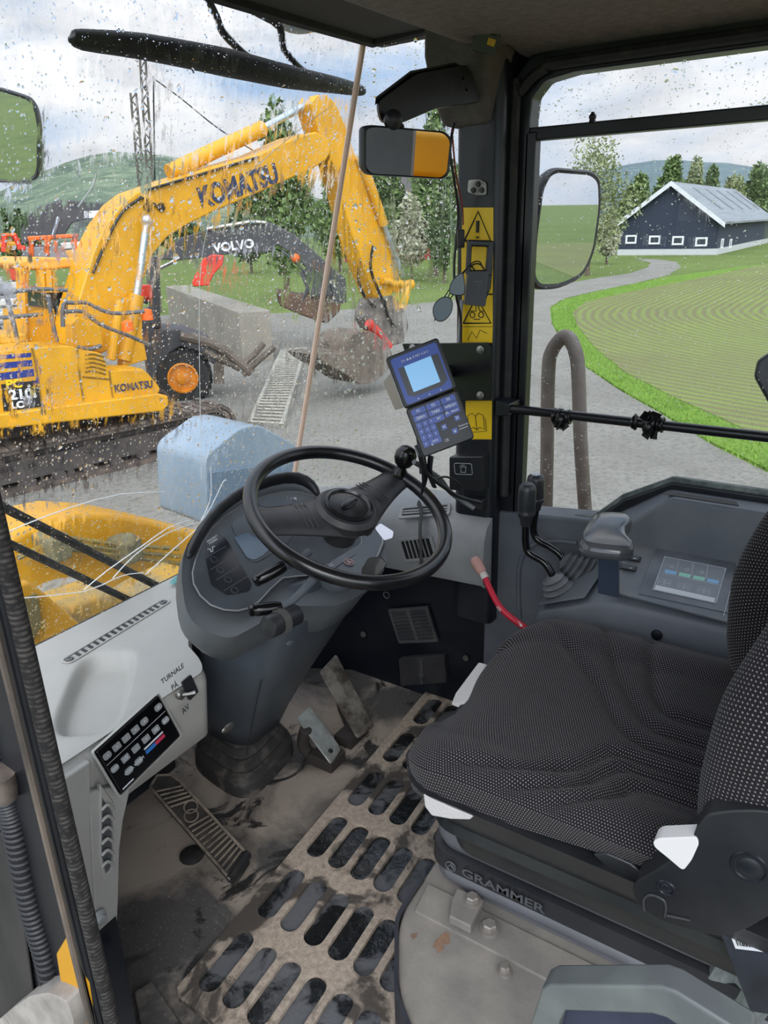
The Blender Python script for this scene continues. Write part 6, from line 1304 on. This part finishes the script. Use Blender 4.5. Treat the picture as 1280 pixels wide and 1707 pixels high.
# ================================================================ SEAT
fab = bpy.data.materials.new('seat_fabric'); fab.use_nodes = True; t = NT(fab.node_tree); b = t.N['Principled BSDF']
uv = t.n('UVMap').outputs[0]; sp = t.n('SeparateXYZ'); t.l(uv, sp.inputs[0])
row = t.math('FLOOR', sp.outputs[1]); odd = t.math('MULTIPLY', t.math('MODULO', row, 2), .5)
fu = t.math('FRACT', t.math('ADD', sp.outputs[0], odd)); fv = t.math('FRACT', sp.outputs[1])
du = t.math('SUBTRACT', fu, .5); dv = t.math('SUBTRACT', fv, .5)
dd = t.math('ADD', t.math('POWER', t.math('DIVIDE', du, .19), 2), t.math('POWER', t.math('DIVIDE', dv, .21), 2))
dm = t.math('LESS_THAN', dd, 1)
wv = t.noise(t.n('TexCoord').outputs['Object'], 900, 2, .6)
basec = t.mixc(t.ramp(wv, [(.35, (0, 0, 0, 1)), (.65, (1, 1, 1, 1))]), lin('#161418'), lin('#2a272c'))
t.l(t.mixc(dm, basec, lin('#8d8884')), b.inputs['Base Color']); b.inputs['Roughness'].default_value = .95; b.inputs['Specular IOR Level'].default_value = .15
try: b.inputs['Sheen Weight'].default_value = .08
except Exception: pass
bp = t.n('Bump', i_Strength=.5, i_Distance=.0015); t.l(t.math('ADD', dm, wv), bp.inputs['Height']); t.l(bp.outputs[0], b.inputs['Normal'])
seat = thing('operator_seat', 'black dotted-fabric operator seat on a suspension base', 'seat', (.98, .15, .12))
SX, SW = .975, .245
# cushion: closed surface, i from rear to front, j around the section (left underside, top, right underside)
PLEATS = [[(.754, .40), (.79, .317), (.844, .251), (.901, .219), (.907, .17), (.903, .1), (.903, -.12)], [(.75, .31), (.794, .245), (.853, .212), (.880, .185), (.877, .1), (.877, -.12)],
          [(.75, .25), (.806, .19), (.845, .168), (.852, .1), (.852, -.12)], [(1.19, .425), (1.113, .346), (1.045, .282), (.969, .226), (.945, .175), (.943, .1), (.943, -.12)],
          [(1.22, .33), (1.11, .275), (1.035, .225), (.990, .18), (.985, .1), (.985, -.12)], [(1.238, .252), (1.106, .213), (1.040, .176), (1.034, .1), (1.034, -.12)]]
def segd(px, py, a, b):
    dx, dy = b[0]-a[0], b[1]-a[1]; t_ = max(0, min(1, ((px-a[0])*dx+(py-a[1])*dy)/(dx*dx+dy*dy))); return math.hypot(px-a[0]-dx*t_, py-a[1]-dy*t_)
PLS = [[(q.x, q.y) for q in catmull([V((u, v, 0)) for u, v in pl], [0]*len(pl), 3)[0]] for pl in PLEATS]
def pleat(x, y):
    d = min(segd(x, y, pl[i], pl[i+1]) for pl in PLS for i in range(len(pl)-1))
    f_ = min(1, max(0, (.47-y)/.12))*min(1, max(0, (1.24-x)/.05))*min(1, max(0, (x-.715)/.05))
    return -.0085*math.exp(-(d/.0095)**2)*f_ + .003*min(1, d/.02)*f_
def cushion():
    rows = []; NI, NJ = 96, 92
    cx_, W_ = .981, .251; y0, y1, rc_ = -.06, .487, .075
    for i in range(NI+1):
        s = i/NI; y = y0+(y1-y0)*s
        e_ = max(0, y-(y1-rc_)); w_ = W_-rc_+math.sqrt(max(0, rc_*rc_-e_*e_)); w_ = max(w_, W_-rc_)
        if s > .995: w_ = W_-rc_*.93
        row_ = []
        drop = .030*max(0, (y-.38)/.107)**2.2
        for j in range(NJ+1):
            a = j/NJ
            if a < .13 or a > .87:
                q = (a if a < .5 else 1-a)/.13; sg = -1 if a < .5 else 1
                ang = q*math.pi/2; dep_ = .060-(.036*min(1, max(0, (.40-y)/.30)) if sg < 0 else 0); x = cx_+sg*w_*(1.0-.035*(1-math.sin(ang))**1.0+.0) ; z = .498-drop-dep_+dep_*math.sin(ang)**.8; x -= sg*.010*max(0, (q-.75)/.25)**2
            else:
                q = (a-.13)/.74*2-1; x = cx_+q*(w_-.010); z = .498-drop+.010*math.sin(min(1, (1-abs(q))/.35)*math.pi)*.9-.010*(1-q*q)**2
                z += pleat(x, y)
            notch = .020*math.exp(-((x-.93)/.07)**2)*max(0, (y-.36)/.127)
            row_.append(V((x, y-notch, z)))
        rows.append(row_)
    last = rows[-1]; zm = last[NJ//2].z
    for k, (dy, sx_, dz) in enumerate(((.010, 1.0, -.008), (.016, .995, -.022), (.016, .985, -.040), (.008, .97, -.056), (-.006, .95, -.062))):
        rows.append([V((cx_+(p.x-cx_)*sx_, p.y+dy, max(min(p.z, zm)+dz*(1 if p.z > zm-.02 else max(0, (p.z-zm+.062)/.062)), zm-.062))) for p in last])
    return rows
m_ = MB(); m_.grid(cushion(), 250.0); cu_ = ob('seat_cushion', m_, fab, seat, ang=180)
# undertray
def rbox(x0, x1, y0, y1, z0, z1, r, ins=0):
    return [V((u, v, z0)) for u, v in rrect(x0, x1, y0, y1, r)], [V((u, v, z1)) for u, v in rrect(x0+ins, x1-ins, y0+ins, y1-ins, r)]
trayb = M('tray_black', '#1d1f22', .35, col2='#2a2b2e', ns=8)
m_ = MB(); secs = []
for z, ins, r in ((.452, -.012, .06), (.436, .0, .06), (.40, .018, .05), (.36, .045, .05), (.345, .040, .05), (.31, .070, .05), (.275, .08, .05)): secs.append([V((u, v, z+.02*(.5-v)*0)) for u, v in rrect(SX-.235+ins, SX+.235-ins, -.16, .475-ins*.4, r, 6)])
m_.loft(secs); ob('cushion_tray', m_, trayb, seat, ang=50)
susp = M('suspension_rubber', '#5c5d61', .48, col2='#6b6c70', ns=6)
def tier(zs, m, nm):
    m_ = MB(); m_.loft([[V((u, v, z)) for u, v in rrect(.862+i_, 1.13-i_, -.20+i_, .497-i_, .045, 6)] for z, i_ in zs]); return ob(nm, m_, m, seat, ang=60)
tier([(.300, .03), (.290, .010), (.280, .002), (.235, .0), (.220, .004), (.214, .012)], susp, 'suspension_cover')
tr2 = tier([(.216, .010), (.212, -.004), (.180, -.006), (.174, .006)], trayb, 'suspension_band')
tier([(.176, .008), (.170, .0), (.152, .0), (.144, .012), (.138, .02), (.120, .02)], susp, 'suspension_bellows')
f_ = Fr(V((.854, .485, .190)), (0, -1, 0), (0, 0, 1)); f_.z = V((-1, 0, 0))
text('lettering', 'GRAMMER', f_, .0235, M('emboss', '#4d4e52', .35), tr2, .055, .006, .002, sx=1.32, bold=.0004)
m_ = MB(); m_.torus(Fr(f_(.035, .006, .002), f_.x, f_.y), .009, .0014, 20, 6); m_.tube([f_(.030, .002, .002), f_(.035, .010, .002), f_(.041, .003, .002)], .0014, 5, 2); ob('emblem', m_, M('emboss', '#4d4e52', .35), tr2)
# recliner side cover on the near side
XR = .70
P_ = [PX(x, y, XR) for x, y in ((1052, 1487), (1058, 1470), (1110, 1440), (1128, 1420), (1150, 1405), (1165, 1372), (1178, 1358), (1215, 1352), (1262, 1350), (1330, 1360), (1330, 1500), (1275, 1532), (1235, 1555), (1195, 1562), (1155, 1553), (1100, 1536), (1062, 1510))]
m_ = MB(); m_.slab(roundpoly(P_, .012), (.055, 0, 0)); rcv = ob('recliner_cover', m_, trayb, seat, bevel=.012, seg=3)
for x, y, r in ((1249, 1446, .017), (1110, 1481, .009)):
    c = PX(x, y, XR); m_ = MB(); m_.torus(Fr(c, (0, 1, 0), (0, 0, 1)), r, .0022, 24, 6); m_.ball(c, r*.75, 14, (1, 1, .25), Fr((0, 0, 0), (0, 1, 0), (0, 0, 1))); ob('cover_cap', m_, blackm, rcv)
m_ = MB(); m_.tube([PX(x, y, XR-.001) for x, y in ((1074, 1518), (1073, 1500), (1085, 1492), (1105, 1500), (1110, 1512), (1108, 1528))], .0015, 6, 4); m_.tube([PX(x, y, XR-.001) for x, y in ((1112, 1526), (1150, 1534))], .0015, 6, 0); ob('moulding_line', m_, M('line_grey', '#3b3d40', .4), rcv)
P_ = [PX(x, y, XR+.02) for x, y in ((1096, 1383), (1105, 1376), (1168, 1373), (1172, 1385), (1160, 1412), (1146, 1430), (1125, 1412), (1100, 1392))]
m_ = MB(); m_.slab(roundpoly(P_, .005), (-.022, 0, 0)); ob('recline_handle', m_, white, seat, bevel=.004, seg=3)
m_ = MB(); P_ = [PX(x, y, .735) for x, y in ((985, 1425), (1010, 1422), (1050, 1440), (1075, 1460), (1060, 1474), (1010, 1448))]; m_.slab(P_, (.04, 0, 0)); ob('tray_lip', m_, trayb, seat, bevel=.004)
# torn foam at the cushion edge
foam = M('foam_white', '#bdbab8', .9, bump=.6, bs=200)
P_ = [PX(x, y, .722) for x, y in ((697, 1326), (712, 1334), (742, 1350), (784, 1366), (776, 1373), (745, 1372), (712, 1366), (700, 1350))]
m_ = MB(); m_.slab([p+V((.012, 0, -.004)) for p in P_], (.02, 0, 0)); ob('torn_foam', m_, foam, seat, bevel=.003)
P_ = [PZ(x, y, .455) for x, y in ((797, 1103), (812, 1108), (800, 1140), (778, 1168), (750, 1175), (758, 1155), (778, 1128))]
m_ = MB(); m_.slab(P_, (0.01, -.02, -.01)); ob('torn_foam', m_, foam, seat, bevel=.003)
# backrest: central pad and two side bolsters
def bolster(pts, rs, zsc=1.0):
    rows = []; 
    P_, R_ = catmull([V(p) for p in pts], rs, 6); N_ = 40
    for i, p in enumerate(P_):
        t_ = (P_[min(i+1, len(P_)-1)]-P_[max(i-1, 0)]).normalized(); u = V((1, 0, 0)); u = (u-t_*u.dot(t_)).normalized(); v = t_.cross(u)
        rows.append([p+(u*math.cos(2*math.pi*k/N_)*.62+v*math.sin(2*math.pi*k/N_))*R_[i] for k in range(N_+1)])
    return rows
m_ = MB()
m_.grid(bolster([(.765, .02, .50), (.765, .012, .53), (.762, .0, .60), (.762, -.015, .70), (.77, -.045, .80), (.79, -.09, .95), (.80, -.10, .985)], [.02, .07, .086, .092, .09, .07, .003]), 195.0); ob('side_bolster', m_, fab, seat, ang=180)
m_ = MB()
m_.grid(bolster([(1.19, .045, .46), (1.19, .045, .49), (1.193, .05, .56), (1.195, .048, .66), (1.185, .02, .76), (1.16, -.04, .90), (1.15, -.05, .94)], [.02, .06, .075, .082, .08, .06, .003]), 195.0); ob('side_bolster', m_, fab, seat, ang=180)
rows = []
for i in range(21):
    z = .44+.55*i/20; rows.append([V((.76+.43*j/30, -.01-.10*(z-.44)-.045*(1-((j-15)/15)**2)+.0*math.sin(i), z)) for j in range(31)])
m_ = MB(); m_.grid(rows, 195.0); bk_ = ob('backrest', m_, fab, seat, ang=180); md = bk_.modifiers.new('t', 'SOLIDIFY'); md.thickness = .08; md.offset = -1
m_ = MB(); m_.tube([V((1.24, .10, .44)), V((1.245, .02, .42)), V((1.25, -.1, .42))], .012, 8, 0); ob('belt_stalk', m_, ink, seat)
# seat pedestal: steel plate and step
ped = thing('seat_pedestal', 'worn grey steel plinth with rust spots under the seat', 'plinth', (.9, .2, 0))
pedm = M('worn_plate', '#8d877e', .6, metal=0, col2='#6c6965', ns=9, bump=.3, bs=60, lo=.35, hi=.7)
m_ = MB(); m_.slab(roundpoly([V((.872, .512, .0)), V((1.25, .53, .0)), V((1.25, -.4, .0)), V((.55, -.4, .0)), V((.55, .28, .0)), V((.660, .437, .0)), V((.775, .508, .0))], .05, 6), (0, 0, .118)); ob('plinth', m_, [pedm], ped, bevel=.004)
m_ = MB(); m_.slab(roundpoly([V((.868, .515, .0)), V((.772, .512, .0)), V((.655, .440, .0)), V((.54, .282, .0)), V((.54, -.4, .0)), V((.546, -.4, .0)), V((.546, .281, 0)), V((.660, .435, .0)), V((.775, .506, .0)), V((.868, .509, 0))], .02, 4), (0, 0, .127)); ob('plinth_skirt', m_, M('plinth_side', '#24252b', .35, col2='#34343a', ns=8), ped)
m_ = MB(); m_.slab([V((.80, .49, .118)), V((.86, .498, .118)), V((.86, -.3, .118)), V((.80, -.3, .118))], (0, 0, .006)); ob('mounting_rail', m_, pedm, ped, bevel=.001)
P_ = [PZ(x, y, .13) for x, y in ((762, 1492), (806, 1512), (784, 1558), (748, 1540), (752, 1512))]
m_ = MB(); m_.slab(P_, (0, 0, .018)); ob('rail_bracket', m_, pedm, ped, bevel=.003)
for x, y, r in ((787, 1500, .011), (816, 1546, .012), (841, 1617, .008)):
    m_ = MB(); c = PZ(x, y, .150 if y == 1500 else .124 if y > 1600 else .13); m_.lathe([(.001, -.006), (r*1.35, -.006), (r*1.35, 0), (r*.001, 0)], c, (0, 0, 1), 20); m_.lathe([(.001, 0), (r, 0), (r, .008), (r*.8, .010), (.001, .010)], c, (0, 0, 1), 6); ob('bolt', m_, M('bolt_worn', '#8d8780', .4, metal=.4), ped)
for x, y, r in ((712, 1498, .014), (735, 1570, .02), (690, 1560, .008)):
    m_ = MB(); c = PZ(x, y, .1185); m_.slab([c+V((math.cos(k*.45)*r*rnd.uniform(.35, 1.2), math.sin(k*.45)*r*rnd.uniform(.35, 1.2)*.7, 0)) for k in range(14)], (0, 0, .0004)); ob('rust_spot', m_, M('rust', '#8a6a52', .8, col2='#6b5a50', ns=60), ped, flat=True)

# ================================================================ FOREGROUND : DOOR OPENING
# the machine's own rear hood and rear cab panel, seen in the mirrors
m_ = MB(); m_.box(.35, 1.55, -3.4, -1.0, -.6, .95); m_.box(.55, 1.35, -3.2, -1.3, .95, 1.15); tag(ob('rear_hood', m_, yellow, bevel=.04), 'yellow engine hood of the machine behind the cab, seen in the mirrors', 'hood')
m_ = MB(); m_.box(.60, .83, -.78, -.74, 0, 1.5); struct('wall_back', m_, mgrey, label='grey rear wall panel of the cab', flat=True)
# grey frame bottom right
fg = thing('hatch_frame', 'grey-green metal frame with dark pane in the bottom right foreground', 'frame', PX(1050, 1650, .58))
o_ = [PX(x, y, .58) for x, y in ((872, 1760), (920, 1612), (932, 1606), (1116, 1604), (1140, 1612), (1262, 1686), (1262, 1760))]
i_ = [PX(x, y, .58) for x, y in ((925, 1760), (948, 1668), (958, 1648), (1100, 1650), (1122, 1656), (1225, 1722), (1240, 1760))]
m_ = MB(); m_.ring(o_, i_, (-.03, 0, 0), closed=False); ob('frame', m_, M('frame_greygreen', '#595d5e', .45, col2='#6c716e', ns=9), fg, bevel=.004)
m_ = MB(); m_.slab(i_, (-.005, 0, 0)); ob('pane', m_, M('pane_dark', '#23273a', .2, col2='#363a4c', ns=6), fg, flat=True)
m_ = MB(); q = PX(928, 1658, .57); m_.box(-.012, .012, -.012, .014, 0, .012, Fr(q, (0, -1, 0), (0, 0, 1))); m_.ball(q+V((-.013, 0, .004)), .0025, 8); ob('hinge_tab', m_, M('frame_greygreen2', '#5b625f', .45), fg, bevel=.003)
# bag and box behind the seat
e = thing('rubbish_bag', 'clear plastic bag with papers stuffed behind the seat', 'bag', PZ(1215, 1620, .15)); m_ = MB()
rg = []
for i in range(9):
    z = .10+.22*i/8; r_ = .07*math.sin(math.pi*(.25+.6*i/8)); bc_ = PX(1212, 1600, .92); rg.append([V((bc_.x+r_*math.cos(2*math.pi*k/30)*(1+.15*math.sin(5*k+i)), bc_.y-.03+r_*math.sin(2*math.pi*k/30)*(1+.15*math.cos(4*k+i*2)), z)) for k in range(30)])
m_.loft(rg); ob('bag_film', m_, M('bag_film', '#7d8284', .15, col2='#2c3a2c', ns=20, stretch=(1, 1, .2)), e)
c = PX(1262, 1560, .78); e = thing('snack_carton', 'dark printed carton with a white barcode behind the seat', 'carton', c)
f_ = Fr(PX(1232, 1640, .76), PX(1300, 1650, .76)-PX(1232, 1640, .76), (0, 0, 1)); m_ = MB(); m_.box(0, .14, -.04, .095, -.03, 0, f_); cb_ = ob('box', m_, M('carton_dark', '#1f2326', .3, col2='#2f3440', ns=9), e, bevel=.002)
m_ = MB(); m_.box(.012, .05, .052, .078, 0, .0008, f_); bc = ob('barcode_patch', m_, whiteink, cb_, flat=True)
m_ = MB(); u = .016
for k in range(14): w_ = rnd.choice((.0006, .0012, .0018)); m_.box(u, u+w_, .057, .076, .0008, .0012, f_); u += w_+rnd.choice((.0006, .001))
ob('barcode_bars', m_, ink, bc, flat=True)
m_ = MB(); m_.box(0, .14, .082, .095, 0, .0008, f_); ob('green_stripe', m_, M('carton_green', '#5d8a45', .4), cb_, flat=True)
# door frame on the left: post, seal, hose
XD = .33
m_ = MB(); m_.slab([V((.632, 1.09, -.02)), V((.632, 1.09, .10)), V((.47, .835, .10)), V((.31, .55, .10)), V((.31, .55, -.02)), V((.47, .835, -.02))], (-.02, .012, 0)); struct('wall_left', m_, navy, label='low black side panel along the left edge of the floor', flat=True)
m_ = MB(); m_.slab([V((.50, .86, .0)), V((.53, .85, .0)), V((.47, .62, .0)), V((.42, .40, .0)), V((.33, .40, .0)), V((.38, .66, .0))], (0, 0, .014)); ds_ = ob('door_sill', m_, floorm, bevel=.003); tag(ds_, 'dusty raised step plate along the door opening on the floor', 'sill')
m_ = MB(); m_.slab([V((.455, .78, .0142)), V((.467, .775, .0142)), V((.43, .60, .0142)), V((.418, .605, .0142))], (0, 0, .0008)); ob('slot', m_, M('slot_brown', '#3c322e', .8), ds_, flat=True)
seal = bpy.data.materials.new('woven_seal'); seal.use_nodes = True; t = NT(seal.node_tree); b = t.N['Principled BSDF']; vec = t.n('TexCoord').outputs['Object']
wvz = t.n('TexWave', i_Scale=55, i_Distortion=1.5); wvz.bands_direction = 'Z'; t.l(vec, wvz.inputs['Vector']); t.l(t.mixc(t.math('MULTIPLY', wvz.outputs['Fac'], t.ramp(t.noise(vec, 90, 3), [(.4, (0, 0, 0, 1)), (.6, (1, 1, 1, 1))])), lin('#141313'), lin('#494440')), b.inputs['Base Color']); b.inputs['Roughness'].default_value = .9
def edge_pts(off, z0=.02, z1=1.6, x=XD, y=.625): return [V((x, y+off, z0)), V((x, y+off, z1))]
m_ = MB(); m_.tube([V((XD, .626, -.1)), V((XD, .628, .5)), V((XD, .631, 1.0)), V((XD, .634, 1.6))], .0085, 12, 0); struct('trim_10', m_, seal, label='woven rubber door seal on the left')
m_ = MB(); m_.slab([V((XD-.012, .634, -.1)), V((XD-.012, .634, 1.6)), V((XD-.012, .665, 1.6)), V((XD-.012, .665, -.1))], (.012, 0, 0)); m_.slab([V((XD-.0, .66, -.1)), V((XD-.0, .66, 1.6)), V((XD-.0, .86, 1.6)), V((XD-.0, .86, -.1))], (.015, 0, 0)); struct('door_1', m_, M('door_post', '#0d0e13', .4, col2='#191b21', ns=7), label='black left door post', bevel=.006)
m_ = MB(); m_.tube([V((XD-.018, .640, -.1)), V((XD-.018, .640, 1.6))], .004, 8, 0); struct('trim_11', m_, M('dust_edge', '#2c2927', .8, col2='#655a50', ns=20, stretch=(1, 1, .2)), label='dusty rubber lip along the door post')
m_ = MB(); hp_ = [PX(-20, 1230, XD), PX(5, 1310, XD), PX(25, 1380, XD), PX(50, 1500, XD), PX(78, 1600, XD), PX(105, 1720, XD)]
m_.tube(hp_, .0125, 14, 4); e = ob('corrugated_hose', m_, M('hose_dark', '#1c1c1f', .5)); tag(e, 'black corrugated conduit running down the left door post', 'hose')
P_, R_ = catmull(hp_, [.0125]*6, 12); m_ = MB()
for i in range(len(P_)-1):
    d_ = (P_[i+1]-P_[i]).normalized(); m_.torus(Fr(P_[i], d_.orthogonal(), d_.cross(d_.orthogonal())), .0122, .0028, 18, 6)
ob('corrugation', m_, M('hose_dark2', '#26262a', .45), e)
m_ = MB(); m_.tube([PX(0, 1288, XD-.01), PX(4, 1310, XD-.01), PX(8, 1328, XD-.01)], [.016, .017, .015], 14, 2); tag(ob('conduit_clamp', m_, M('clamp_brown', '#4a423e', .4, col2='#6c625a', ns=30)), 'dusty clamp at the top end of the corrugated conduit', 'clamp')
m_ = MB(); m_.slab([PX(x, y, .318) for x, y in ((92, 1590), (110, 1560), (126, 1575), (148, 1640), (165, 1720), (112, 1720))], (.008, 0.0, 0)); tag(ob('yellow_handle', m_, yellow, bevel=.006, seg=3), 'yellow painted steel strip visible low behind the door post', 'handle')
m_ = MB(); P_ = [PX(x, y, .30) for x, y in ((-20, 1720), (0, 1698), (22, 1680), (50, 1660), (80, 1655), (110, 1668), (122, 1700), (124, 1730), (-20, 1730))]; m_.slab(roundpoly(P_, .01), (.03, 0, 0)); tag(ob('door_latch', m_, M('dusty_latch', '#a09a93', .7, col2='#807a74', ns=20, bump=.3, bs=100), bevel=.005, seg=3), 'dusty pale latch cover in the bottom left corner', 'latch')
m_ = MB(); m_.slab([PX(x, y, .325) for x, y in ((-20, 1380), (18, 1400), (60, 1690), (-20, 1760))], (.004, 0, 0)); tag(ob('door_edge', m_, M('edge_grey', '#101014', .5, col2='#34322f', ns=6, stretch=(1, 1, .3)), bevel=.003), 'dark grey worn sheet metal edge left of the conduit', 'door edge')
